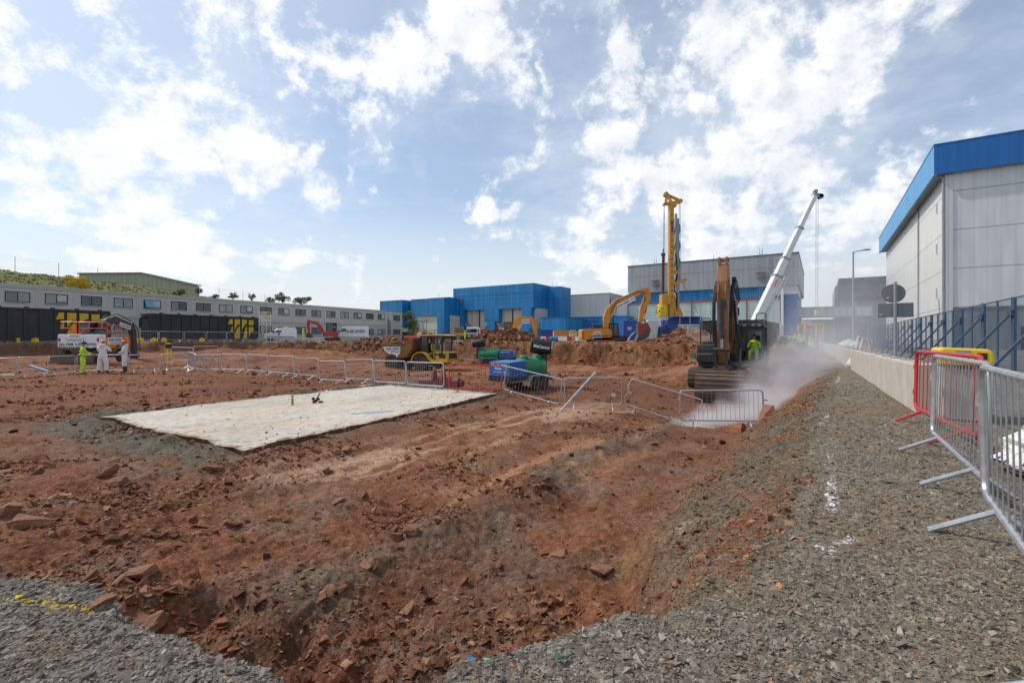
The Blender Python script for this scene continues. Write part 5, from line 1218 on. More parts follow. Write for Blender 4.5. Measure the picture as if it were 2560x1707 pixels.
def amber_excavator():
    Y = 55; X = PX(1400+400*.2891, Y); S = .2891*Y/F; z0 = gz(X, Y)-.15
    p = lambda zx, zy: ((zx-400)*S, (1355-zy)*S)
    T = thing('excavator', 'amber yellow tracked excavator in side view on the embankment, boom raised to the right', 'excavator', (X, Y, z0), 0)
    # tracks run along x here: build along y in a pivot, then turned
    for y in (-1.45, .85):
        L = 4.1; r = .42; a = L/2-r; b = MB(); n = 46; tot = 4*a+2*math.pi*r
        for i in range(n):
            s = i*tot/n
            if s < 2*a: q = (-a+s, 0, 0, -1)
            elif s < 2*a+math.pi*r: t = (s-2*a)/r; q = (a+r*math.sin(t), r-r*math.cos(t), math.sin(t), -math.cos(t))
            elif s < 4*a+math.pi*r: q = (a-(s-2*a-math.pi*r), 2*r, 0, 1)
            else: t = (s-4*a-math.pi*r)/r; q = (-a-r*math.sin(t), r+r*math.cos(t), -math.sin(t), math.cos(t))
            x, z, nx, nz = q; tx, tz = -nz, nx
            b.prism([(x+tx*.1, z+tz*.1),(x-tx*.1, z-tz*.1),(x-tx*.1-nx*.05, z-tz*.1-nz*.05),(x+tx*.1-nx*.05, z+tz*.1-nz*.05)], 'y', y, y+.6)
        b.box(-a, a, y+.1, y+.5, .2, .6)
        for s in (-1,1): b.tube((s*a,y+.12,r),(s*a,y+.48,r),r*.8,12)
        b.build('track', 'track', T)
    b = MB(); b.lathe([(.7,.7),(.7,.95)], (0,0,0), 'z', 18); b.box(-.9,.9,-.85,.85,.4,.72); b.build('undercarriage', 'track', T)
    (xa, zt), (xb, zb) = p(172,1240), p(428,1330); b = MB(); b.prism([(xa+.1,zb),(xa,zb+.25),(xa,zt-.1),(xa+.15,zt),(p(400,0)[0],zt+.12),(xb,zt-.35),(xb,zb)], 'y', -1.35, 1.35); body = b.build('engine_cover', 'jcb', T, bevel=.06)
    b = MB()
    for k in range(6): b.prism([(xa+.05,zt-.35-.13*k),(xa+.28,zt-.25-.13*k),(xa+.28,zt-.3-.13*k),(xa+.05,zt-.4-.13*k)], 'y', -1.37, -1.355)
    b.build('grille', 'black', body)
    b = MB(); b.text('JCB', (p(272,0)[0],-1.372,p(0,1277)[1]), (1,0,0), (0,0,1), .85, .3, .05); b.build('lettering', 'whiteletter', body)
    sign(body, (p(257,0)[0],-1.37,p(0,1312)[1]), (1,0,0), (0,0,1), 1.12, .44, [('01946 830305',.1,.12,.8,.16,'navy'),('WHITEHAVEN',.2,.8,.6,.12,'redletter')])
    b = MB(); b.box(-1.9,.3,-1.0,1.0,zt+.05,zt+.2); b.box(-1.5,-.6,-.6,.6,zt+.2,zt+.42); b.build('engine_hood', 'dark', T)
    rail(T, [[(-2.7,-1.1,zt),(-2.7,-1.1,zt+.9),(-.6,-1.1,zt+.9),(-.6,-1.1,zt)],[(-2.7,-1.1,zt+.45),(-.6,-1.1,zt+.45)],[(-2.7,1.1,zt),(-2.7,1.1,zt+.9),(-.6,1.1,zt+.9)],[(-1.6,-1.1,zt),(-1.6,-1.1,zt+1.2)]], .03, 'black')
    (ca, cz), (cb, czb) = p(428,1188), p(516,1315)
    b = MB()
    for y in (.45,1.3):
        b.bar((ca,y,czb),(ca+.05,y,cz),.09); b.bar((cb,y,czb),(cb-.1,y,cz),.09); b.bar((ca,y,cz),(cb-.1,y,cz),.09); b.bar((ca,y,czb),(cb,y,czb),.09); b.bar(((ca+cb)/2,y,czb),((ca+cb)/2,y,cz),.07)
    b.box(ca, cb, .45, 1.3, czb-.1, czb+.05); b.box(ca, cb-.08, .42, 1.33, cz-.04, cz+.06); b.build('cab_frame', 'black', T)
    b = MB(); b.box(ca+.06, cb-.08, .5, 1.25, czb+.1, cz-.06); b.build('cab_glass', 'glass', T)
    pts = [p(392,1245), p(398,1150), p(425,1080), p(490,1015), p(560,985), p(650,935), p(740,895)]
    dep = [.45,.75,.85,.85,.75,.62,.4]
    bo = arm(T, 'boom', [(q[0], q[1], d) for q, d in zip(pts, dep)], (-.35,.2), 'jcb', 'y')
    q0, q1 = Vector(p(497,1068)), Vector(p(650,990)); d = (q1-q0)
    sign(bo, (q0.x,-.365,q0.y+.05), (d.x,0,d.y), (-d.y,0,d.x), d.length, .5, [('01946 830305',.72,.4,.25,.25,'navy')], brand=(.04,.28,.62,.44))
    cyl(T, (p(440,1230)[0],-.5,p(0,1230)[1]), (p(470,1050)[0],-.5,p(0,1050)[1]), .09, 'boom_cylinder'); cyl(T, (p(520,985)[0],-.08,p(0,972)[1]), (p(745,0)[0],-.08,p(0,882)[1]), .09, 'stick_cylinder', .55, 'jcb')
    sp = [p(752,880), p(752,960), p(715,1060), p(688,1180)]; arm(T, 'stick', [(q[0], q[1], d) for q, d in zip(sp, (.35,.8,.6,.38))], (-.3,.15), 'jcb', 'y')
    cyl(T, (p(750,0)[0]+.05,-.08,p(0,1010)[1]), (p(726,0)[0],-.08,p(0,1150)[1]), .08, 'bucket_cylinder')
    b = MB(); b.bar((p(726,0)[0],-.08,p(0,1150)[1]),(p(690,0)[0],-.08,p(0,1185)[1]),.5,.12); b.bar((p(726,0)[0],-.08,p(0,1150)[1]),(p(745,0)[0],-.08,p(0,1195)[1]),.4,.12); b.build('bucket_link', 'jcb', T)
    pr = [p(668,1190), p(745,1185), p(770,1240), p(755,1300), p(700,1340), p(640,1352), p(668,1290)]
    b = MB(); b.prism(pr, 'y', -.75, .6); bk = b.build('bucket', 'bucket', T, bevel=.05)
    b = MB(); b.prism([p(670,1195), p(742,1190), p(745,1225), p(690,1290), p(668,1280)], 'y', -.765, -.752); b.build('side_panel', mat('faded_red_paint', (.35,.05,.04), .6, 0, .2, 2, dirt=.3), bk)
    hose(T, [(p(430,0)[0],-.4,p(0,1100)[1]),(p(500,0)[0],-.4,p(0,990)[1]),(p(650,0)[0],-.4,p(0,920)[1]),(p(720,0)[0],-.4,p(0,930)[1]),(p(725,0)[0],-.4,p(0,1000)[1])], .035)
    return T
amber_excavator()

def orange_excavator():
    Y = 72; S = .2211*Y/F; X = PX(940+1560*.2211, Y); z0 = gz(X, Y)-.1
    p = lambda zx, zy: ((zx-1560)*S, PZ(680+zy*.2211, Y)-z0)
    T = thing('excavator', 'orange tracked excavator behind the rock heap with its arm arched over to the right', 'excavator', (X, Y, z0), 0)
    for y in (-1.4,.8):
        b = MB(); b.prism([(-2.0,.25),(-1.8,0),(1.8,0),(2.0,.25),(2.0,.6),(1.8,.85),(-1.8,.85),(-2.0,.6)], 'y', y, y+.6); b.build('track', 'track', T, bevel=.05)
    b = MB(); b.box(-1, 1, -.8, .8, .4, 1.0); b.build('undercarriage', 'track', T)
    xa, zt = p(1352,640); xb, zb = p(1600,690); zb = .95
    b = MB(); b.box(xa+1.9, xb, -1.3, 1.3, zb, zt-.05); b.box(xa+1.9, xa+3.2, -1.0, 1.0, zt-.05, zt+.2); b.build('engine_cover', 'orangepaint', T, bevel=.08)
    b = MB(); b.prism([(xa,zb+.1),(xa+.1,zt-.1),(xa+.4,zt),(xa+1.89,zt),(xa+1.89,zb),(xa+.3,zb)], 'y', -1.3, 1.3); o = b.build('counterweight', 'white', T, bevel=.1)
    l = MB(); r = MB(); logo(l, r, (xa+.35,-1.32,zt-.62), (1,0,0), (0,0,1), 1.35, .32); l.build('lettering', 'navy', o); r.build('lettering', 'redletter', o)
    sign(T, (p(1505,0)[0],-1.33,zt-.75), (1,0,0), (0,0,1), 1.2, .55)
    ca, cz = p(1447,570); cb, _ = p(1540,0)
    b = MB()
    for y in (.3,1.25):
        for x in (ca, cb): b.bar((x,y,zt-.3),(x,y,cz),.09)
    b.box(ca-.05, cb+.05, .25, 1.3, cz-.05, cz+.08); b.build('cab_frame', 'black', T)
    b = MB(); b.box(ca+.05, cb-.05, .35, 1.2, zt-.3, cz-.06); b.build('cab_glass', 'glass', T)
    rail(T, [[(xa+.2,-1.1,zt),(xa+.2,-1.1,zt+.9),(ca,-1.1,zt+.9),(ca,-1.1,zt)],[(xa+.2,-1.1,zt+.45),(ca,-1.1,zt+.45)]], .03, 'black')
    pts = [p(1555,650), p(1575,595), p(1610,550), p(1660,528), p(1720,532), p(1760,520)]
    arm(T, 'boom', [(q[0], q[1], d) for q, d in zip(pts, (.5,.8,.9,.75,.6,.4))], (-.35,.2), 'jcb', 'y')
    sp = [p(1750,508), p(1785,590), p(1800,660), p(1812,735)]; arm(T, 'stick', [(q[0], q[1], d) for q, d in zip(sp, (.4,.8,.55,.35))], (-.3,.15), 'jcb', 'y')
    sign(T, (p(1650,0)[0],-.37,p(0,582)[1]), (1,0,.02), (0,0,1), 1.12, .55)
    cyl(T, (p(1640,0)[0],-.05,p(0,520)[1]), (p(1750,0)[0],-.05,p(0,510)[1]), .1, 'stick_cylinder', .5)
    q = p(1812,735); b = MB(); b.prism([(q[0]-.2,q[1]),(q[0]+.7,q[1]+.1),(q[0]+.9,q[1]-.5),(q[0]+.3,q[1]-.9),(q[0]-.3,q[1]-.6)], 'y', -.6, .5); b.build('bucket', 'bucket', T, bevel=.04)
orange_excavator()

def wheeled_excavator():
    Y = 33.5; X = PX(184, Y); z0 = -.46; T = thing('excavator', 'wheeled excavator seen from behind with a white lettered counterweight and orange railings', 'excavator', (X+.1, Y+1.2, z0), R(9)); T.scale = (.93,.93,.96)
    # local: x right, y forward (away); counterweight face at y=-1.2
    w = 1.3
    for x in (-1.05, 1.05):
        for y in (-.9, 1.9):
            for d in (-.2,.2): tyre(T, (x+d*.0+(.18 if x > 0 else -.18)*(1 if d > 0 else 0), y, .5), .5, .3, 'x', 'yellow', True)
    b = MB(); b.box(-.5, .5, -1.2, 2.2, .45, .8); b.lathe([(.6,.8),(.6,1.12)], (0,.3,0), 'z', 18); b.box(-1.2,1.2,-1.0,-.8,.4,.6); b.box(-1.2,1.2,1.8,2.0,.4,.6); b.build('chassis', 'dark', T)
    b = MB(); b.box(-1.5, 1.3, -1.78, -1.68, .1, .72); b.box(-1.5,1.3,-1.68,-1.5,.55,.62); b.bar((-.5,-1.7,.5),(-.5,-1.1,.6),.15); b.bar((.5,-1.7,.5),(.5,-1.1,.6),.15); b.build('dozer_blade', 'bucket', T)
    b = MB(); b.prism([(-1.42,1.16),(1.42,1.16),(1.42,2.12),(1.36,2.16),(-1.36,2.16),(-1.42,2.12)], 'y', -1.2, -.5); cw = b.build('counterweight', 'white', T, bevel=.05)
    y = -1.204
    def tx(s, x, z, ww, h, m, off=.03):
        g = MB(); g.text(s, (x,y,z), (1,0,0), (0,0,1), ww, h, off); g.build('lettering', m, cw)
    tx('VOLVO', -.82, 1.66, 1.18, .13, 'blackletter', .02); tx('STAY SAFE - STAY CLEAR', -.95, 1.84, 1.45, .05, 'redletter'); tx('01946 830305', -1.0, 1.18, 1.65, .10, 'blackletter')
    l, r = MB(), MB(); logo(l, r, (-1.32,y,1.34), (1,0,0), (0,0,1), 2.45, .2); l.build('lettering', 'navy', cw); r.build('lettering', 'redletter', cw)
    for s in (-1,1):
        g = MB(); g.add([(s*1.36,y,1.6),(s*1.36,y,1.92),(s*1.2,y,1.86),(s*1.2,y,1.66)], [(0,1,2,3)]); g.build('tail_lamp', 'redletter', cw)
        g = MB(); g.box(s*1.18-.2, s*1.18+.2, y-.005, y, 1.19, 1.26); g.build('reflector', 'redpaint', cw)
    g = MB(); g.box(-.6, .05, y-.006, y, 2.0, 2.11); g.build('number_plate', mat('number_plate_yellow', (.5,.3,.02), .5), cw)
    b = MB(); b.box(-1.35, 1.42, -.495, 2.3, 1.14, 1.95); b.build('upper_body', 'jcb', T, bevel=.05)
    sign(T, (1.43,-.35,1.42), (0,1,0), (0,0,1), 1.75, .5, [('01946 830305',.2,.14,.7,.2,'navy')], brand=(.06,.5,.88,.36))
    g = MB(); g.box(1.422, 1.432, .7, 1.9, 1.2, 1.38); o = g.build('vent_panel', 'dark', T); g = MB(); g.text('VOLVO', (1.436,1.0,1.24), (0,1,0), (0,0,1), .6, .09, .03); g.build('lettering', 'whiteletter', o)
    g = MB(); g.box(-1.4, -.2, -.4, .9, 1.951, 2.05); g.prism([(-.1,2.17),(.35,2.17),(.35,2.2),(.9,2.42),(1.1,2.42),(1.3,2.2),(1.3,2.17)], 'y', -.9, .6); g.build('engine_hood', 'dark', T, bevel=.03)
    b = MB()
    for x in (-1.3,-.35):
        for yy in (.6,2.2): b.bar((x,yy,1.95),(x,yy,3.0),.08)
    b.box(-1.36,-.28,.5,2.3,2.98,3.12); b.build('cab_frame', 'black', T)
    b = MB(); b.box(-1.3,-.34,.65,2.2,1.96,2.98); b.build('cab_glass', 'glass', T)
    b = MB(); b.box(-1.34,-.3,.52,2.28,3.125,3.17); b.build('cab_roof', 'jcb', T)
    # orange guard rails on top
    def rr(pls): rail(T, pls, .035, 'orangered', 'guard_rail')
    rr([[(-1.38,-.9,2.62),(-1.38,-.9,3.08),(-.35,-.9,3.08),(-.35,-.9,2.17)],[(-1.38,-.9,2.62),(-.35,-.9,2.62)],[(-.78,-.9,2.17),(-.78,-.9,3.08)],[(-.8,-.9,2.6),(-.4,-.9,2.2)]])
    rr([[(-.18,-.9,2.17),(-.18,-.9,3.05),(1.65,-.9,3.05),(1.9,-.9,2.9)],[(-.18,-.9,2.6),(1.6,-.9,2.6),(1.9,-.9,2.4)],[(.5,-.9,2.6),(.5,-.9,3.05)],[(1.38,-.9,2.6),(1.38,-.9,3.05)],[(-.15,-.9,2.2),(.3,-.9,2.58)]])
    rr([[(1.38,-.3,1.95),(1.38,-.3,2.86),(1.38,1.2,2.86),(1.38,1.2,1.95)],[(1.38,-.3,2.4),(1.38,1.2,2.4)]])
    rr([[(1.42,1.6,1.2),(1.42,1.6,2.1),(1.42,2.4,2.1),(1.42,2.4,1.2)]])
    # dark boom and arm reaching forward to the right
    arm_pts = [(.9,2.0,.5),(1.6,3.0,.75),(2.6,3.35,.7),(4.3,2.95,.55),(5.2,2.75,.4)]
    K = T
    P2 = bpy.data.objects.new('boom', None); 
    b = MB(); up = []; dn = []
    for i, (yy, z, d) in enumerate(arm_pts):
        a = arm_pts[max(0, i-1)]; c = arm_pts[min(4, i+1)]; t = Vector((c[0]-a[0], c[1]-a[1])).normalized(); nn = Vector((-t.y, t.x)); up.append((yy+nn.x*d/2, z+nn.y*d/2)); dn.append((yy-nn.x*d/2, z-nn.y*d/2))
    b.prism(up+dn[::-1], 'x', -.22, .22); bm_ = b.build('boom', 'dark', T, bevel=.03)
    bpy.data.objects.remove(P2)
    sign(bm_, (.235,3.1,2.88), (0,1,-.2), (0,.2,1), 1.5, .34)
    cyl(T, (0,2.6,3.75), (0,5.0,3.2), .08, 'stick_cylinder', .45, 'steel'); cyl(T, (.35,1.0,2.0), (.35,2.2,3.0), .08, 'boom_cylinder')
    arm(T, 'stick', [(4.9,3.15,.35),(5.25,2.5,.55),(5.4,1.4,.45),(5.5,.5,.3)], (-.18,.18), 'dark', 'x')
    hose(T, [(.1,1.2,3.0),(.25,2.5,3.8),(.25,4.6,3.3),(.3,5.5,2.6),(.3,5.7,1.3)], .035); hose(T, [(-.1,1.2,3.0),(-.2,2.3,3.75),(-.25,4.6,3.4),(-.3,5.6,2.4)], .035)
    b = MB(); b.box(-.3,.3,5.3,5.8,.25,.6); b.lathe([(.3,.1),(.3,.3)], (0,5.5,0), 'z', 14); b.build('tilt_rotator', 'dark', T)
    b = MB(); b.prism([(5.0,.1),(6.2,.15),(6.45,-.1),(6.3,-.45),(5.6,-.5),(5.0,-.3)], 'x', -.7, .7); b.build('bucket', mat('dark_red_bucket', (.2,.015,.02), .45, 0, .15, 2, dirt=.25), T, bevel=.05)
    b = MB(); b.box(-.72,.72,6.3,6.55,-.5,.1); b.build('cutting_edge', 'dark', T)
wheeled_excavator()

def dumper():
    Y = 38.9; X = PX(1055, Y); z0 = gz(X, Y)
    T = thing('dump_truck', 'yellow articulated dump truck with a driver in the cab and a lettered skip', 'dump truck', (X, Y, z0), R(-22))
    # local x forward (right), y away
    for x in (-2.1, .62):
        for y in (-.98, .98): tyre(T, (x, y, .66), .66, .55, 'y', 'dumper')
    b = MB(); b.box(-2.9, -.1, -.45, .45, .6, .95); b.box(-.1, 2.7, -.45, .45, .55, .9); b.tube((-.35,0,.5),(-.35,0,1.2),.2,12); b.box(-2.3,-1.8,-.8,.8,.5,.8); b.box(.5,1,-.8,.8,.5,.8); b.build('chassis', 'dark', T)
    # skip
    top = [(-3.05,2.06),(-1.2,2.06),(-.05,2.5)]; bot = [(-2.75,1.5),(-2.2,1.15),(-1.6,.98),(-.75,1.1),(-.25,1.7)]
    sk = MB(); poly = top+bot[::-1]; sk.prism(poly, 'y', -1.2, -1.14); sk.prism(poly, 'y', 1.14, 1.2)
    sk.prism(bot+[(bot[-1][0]+.2,2.45),(-.05,2.5),(bot[-1][0]+.06,1.7),(-.7,1.04),(-1.6,.92),(-2.25,1.1),(-2.82,1.46)], 'y', -1.14, 1.14)
    sk.box(-3.05,-1.2,-1.26,-1.13,2.02,2.12); sk.box(-3.05,-1.2,1.13,1.26,2.02,2.12); sk.bar((-1.2,-1.2,2.07),(-.05,-1.2,2.5),.12); sk.bar((-1.2,1.2,2.07),(-.05,1.2,2.5),.12)
    s = sk.build('skip_body', 'skip', T)
    b = MB(); b.prism([(-2.9,1.9),(-1.25,1.9),(-1.28,1.35),(-1.6,1.04),(-1.95,1.04),(-2.75,1.6)], 'y', -1.216, -1.202); bo = b.build('sign_board', 'white', s)
    l, r = MB(), MB(); logo(l, r, (-2.6,-1.22,1.65), (1,0,0), (0,0,1), 1.25, .17); l.text('01946 830305', (-2.2,-1.22,1.43), (1,0,0), (0,0,1), .85, .09, .03); l.text('DUMPER', (-1.98,-1.22,1.16), (1,0,0), (0,0,1), .36, .08, .03)
    r.box(-2.58,-1.36,-1.221,-1.219,1.58,1.61); l.build('lettering', 'navy', bo); r.build('lettering', 'redletter', bo)
    b = MB(); b.box(-2.2,-1.9,-1.15,1.15,2.13,2.25); b.tube((-.1,-.9,1.9),(-.1,-.9,2.55),.16,12); b.build('air_filter', 'dark', T, True)
    # tractor unit: hood, fenders, cab
    b = MB(); b.prism([(1.7,.85),(2.82,.85),(2.86,1.2),(2.8,1.5),(1.7,1.58)], 'y', -.78, .78); b.box(.1,1.7,-.7,.7,.85,1.4); hd = b.build('bonnet', 'dumper', T, bevel=.05)
    b = MB(); b.box(2.83,2.89,-.6,.6,1.0,1.42); b.box(2.05,2.62,-.792,-.782,1.02,1.4)
    for k in range(5): b.box(2.89,2.9,-.55,.55,1.03+.08*k,1.06+.08*k)
    b.build('grille', 'black', hd)
    b = MB(); b.box(2.87,2.91,-.25,.25,.62,.74); b.build('number_plate', 'white', T)
    b = MB(); b.box(1.7,2.9,-.95,.95,.66,.86); b.box(2.85,3.15,-.12,.12,.55,.7); b.build('front_bumper', 'dumper', T, bevel=.03)
    for y in (-.78,.78):
        b = MB(); b.lathe([(.12,0),(.12,.05)], (2.86,y,.97), 'x', 12); b.build('headlight', 'glasslight', T)
    for x in (1.95,2.12):
        b = MB(); b.lathe([(.07,0),(.07,.03)], (x,-.975,.76), 'y', 10); b.build('side_lamp', 'glasslight', T)
    for s_ in (-1,1):
        b = MB(); cx = .62; arc = [(cx+.86*math.cos(t), .66+.86*math.sin(t)) for t in [math.pi*k/10 for k in range(1,11)]]; inn = [(cx+.78*math.cos(t), .66+.78*math.sin(t)) for t in [math.pi*k/10 for k in range(1,11)]]
        b.prism(arc+inn[::-1], 'y', s_*1.28, s_*.7); b.bar((1.43,s_*1.0,.95),(1.75,s_*1.0,.7),.5,.1); b.build('mudguard', 'dumper', T)
    c0, c1, cz0, cz1 = .38, 2.25, 1.3, 2.72
    b = MB()
    for y in (-.75,.75):
        for x in (c0, 1.0, 1.55, c1): b.bar((x,y,cz0-.45 if x in (1.0,1.55) else cz0-.2),(x+(.12 if x == c1 else 0),y,cz1),.1)
        b.bar((c0,y,cz0),(c1,y,cz0),.1); b.bar((c0,y,cz1),(c1+.12,y,cz1),.12); b.box(c0,1.0,y-.03,y+.03,cz0-.3,cz0+.35); b.box(1.0,1.55,y-.03,y+.03,cz0-.45,cz0+.05)
    b.box(c0-.05,c0+.03,-.75,.75,cz0-.2,cz0+.7); b.box(c0,c1,-.75,.75,cz0-.4,cz0-.25); b.box(c1-.1,c1+.05,-.7,.7,cz0-.2,cz0+.22); b.build('cab_frame', 'black', T)
    b = MB(); b.prism([(c0-.2,cz1+.03),(c0-.15,cz1+.15),(c1+.2,cz1+.17),(c1+.42,cz1+.09),(c1+.4,cz1+.02)], 'y', -.85, .85); b.build('cab_roof', 'dumper', T, bevel=.04)
    b = MB(); b.tube((c0+.2,0,cz1+.14),(c0+.2,0,cz1+.32),.06,8); b.build('beacon', 'jcb', T)
    for xx in (c0+.1,c1+.1):
        for y in (-.6,.6): b = MB(); b.box(xx-.06,xx+.06,y-.1,y+.1,cz1+.15,cz1+.27); b.build('work_lamp', 'black', T)
    g = MB(); gm = mat('cab_glass', (.12,.15,.16), .06, 0, .1); bs = gm.node_tree.nodes['Principled BSDF']; bs.inputs['Alpha'].default_value = .42
    g.add([(c1+.06,-.7,cz0+.1),(c1+.06,.7,cz0+.1),(c1+.13,.7,cz1-.05),(c1+.13,-.7,cz1-.05)], [(0,1,2,3)])
    for y in (-.76,.76):
        for xa, xb in ((c0+.05,.95),(1.6,c1-.02)): g.add([(xa,y,cz0+.08),(xb,y,cz0+.08),(xb+.06,y,cz1-.06),(xa,y,cz1-.06)], [(0,1,2,3)])
    g.build('cab_glass', gm, T)
    b = MB(); b.box(.75,1.2,-.28,.28,1.2,1.5); b.box(.68,.8,-.28,.28,1.5,2.2); b.build('seat', 'black', T)
    b = MB(); b.bar((1.75,-.3,1.4),(1.6,-.15,1.85),.05); b.lathe([(.17,-.01),(.2,0),(.17,.01)], (1.57,-.05,1.88), 'x', 14); b.build('steering_wheel', 'black', T)
    b = MB(); b.bar((c1+.35,-.95,1.3),(c1+.32,-.95,2.3),.035); b.bar((1.62,-.82,.95),(1.62,-.82,2.1),.035); b.build('grab_rail', 'cautyellow', T)
    b = MB(); b.bar((c1,-.75,2.5),(c1+.2,-1.1,2.5),.04); b.box(c1+.15,c1+.22,-1.2,-1.0,2.15,2.5); b.build('mirror', 'black', T)
    b = MB(); b.box(1.1,1.55,-1.02,-.78,.78,.88); b.box(1.1,1.55,-1.02,-.78,.4,.47); b.build('step', 'hivis', T)
    Mx = Matrix.Translation((X, Y, z0)) @ Matrix.Rotation(R(-22), 4, 'Z') @ Matrix.Translation((1.0, 0, 1.46)) @ Matrix.Rotation(R(90), 4, 'Z')
    seated('person in hi-vis yellow driving the dump truck', Mx)
dumper()

def mist_trailer(label, loc, rz, group, text_side):
    T = thing('mist_cannon_trailer', label, 'trailer', loc, rz, group)
    # local x along the trailer: drawbar towards -x, canopy at +x
    for y in (-.85,.85):
        for x in (-.05,.62): tyre(T, (x, y, .33), .33, .22, 'y', 'lampgrey', False)
        b = MB(); b.box(-.45,1.02,y-.14,y+.14,.68,.72); b.bar((-.45,y,.7),(-.62,y,.45),.26,.03); b.bar((1.02,y,.7),(1.18,y,.45),.26,.03); b.build('mudguard', 'lampgrey', T)
    b = MB(); b.box(-1.2,2.3,-.7,.7,.45,.58); b.bar((-1.2,-.6,.5),(-2.2,0,.48),.1); b.bar((-1.2,.6,.5),(-2.2,0,.48),.1); b.tube((-2.0,0,.48),(-2.0,0,.05),.04,8); b.tube((-2.2,0,.5),(-2.35,0,.5),.06,8); b.build('chassis', 'lampgrey', T)
    b = MB(); pr = [(r_*.8, x_) for r_, x_ in [(.25,-1.05),(.52,-1.0),(.6,-.9),(.61,-.35),(.58,-.33),(.58,-.27),(.61,-.25),(.61,.3),(.58,.32),(.58,.38),(.61,.4),(.61,.75),(.52,.9),(.25,.95)]]
    b.lathe(pr, (.1,0,1.04), 'x', 26); tk = b.build('water_tank', 'tankgreen', T, True)
    for x in (-.55,.55):
        b = MB(); b.lathe([(.001,0),(.24,0),(.24,.1),(.2,.14),(.001,.14)], (x,0,1.5), 'z', 18); b.build('tank_lid', 'tankgreen', tk, True)
    b = MB(); b.box(-.55,-.45,-.64,.64,.58,.62); b.box(.45,.55,-.64,.64,.58,.62); b.build('tank_cradle', 'lampgrey', T)
    b = MB(); b.prism([(1.15,.72),(1.35,.6),(2.3,.6),(2.42,.75),(2.42,1.38),(1.15,1.44)], 'y', -.68, .68); cn = b.build('pump_canopy', 'mistblue', T, bevel=.03)
    b = MB(); b.box(1.15,2.44,-.7,.7,.5,.70); b.build('canopy_base', 'black', T)
    g = MB(); g.text('MistCannon', (2.428,-.5,1.18), (0,1,0), (0,0,1), 1.0, .13, .02); g.text('Ranger', (2.428,-.25,1.0), (0,1,0), (0,0,1), .5, .14, .02); g.text('www.mistcannon.com', (2.428,-.4,.9), (0,1,0), (0,0,1), .8, .045, .01)
    g.text('MistCannon', (1.3,-.69,1.2), (1,0,0), (0,0,1), .85, .12, .02); g.build('lettering', 'whiteletter', cn)
    b = MB(); b.box(1.7,1.74,-.69,-.682,.75,1.38); b.build('door_seam', 'black', cn)
    b = MB(); b.prism([(-1.1,.58),(-.75,.58),(-.82,1.5),(-1.0,1.75),(-1.12,1.75)], 'y', -.25, .25); b.build('cannon_post', 'dark', T)
    cb = MB(); cb.lathe([(.36,-.6),(.4,-.55),(.4,-.4),(.33,.5),(.3,.55),(.27,.55),(.3,.4),(.05,-.3)], (0,0,0), 'x', 24); ca = cb.build('cannon_barrel', 'black', T, True); ca.location = (-1.0,0,2.05); ca.rotation_euler = (0, R(8), R(text_side))
    g = MB(); g.text('MistCannon', (-.42,-.43,-.08), (1,.07,0), (0,.0,1), .85, .17, .03); g.build('lettering', 'whiteletter', ca)
    g = MB(); g.lathe([(.31,.5),(.36,.52),(.36,.57),(.31,.57)], (0,0,0), 'x', 24); g.build('nozzle_ring', 'steel', ca, True)
    return T
def mist():
    Y = 44; X = PX(1222, Y); mist_trailer('green tanked dust suppression trailer in side view, farther of the two', (X, Y, gz(X, Y)), R(-14), 'dust suppression trailers', 188)
    Y = 22.6; X = PX(1326, Y); t = mist_trailer('dust suppression trailer with its blue canopy towards the camera behind the tilted barrier', (X, Y, gz(X, Y)), R(229), 'dust suppression trailers', 123); t.scale = (.9,.9,.95)
mist()

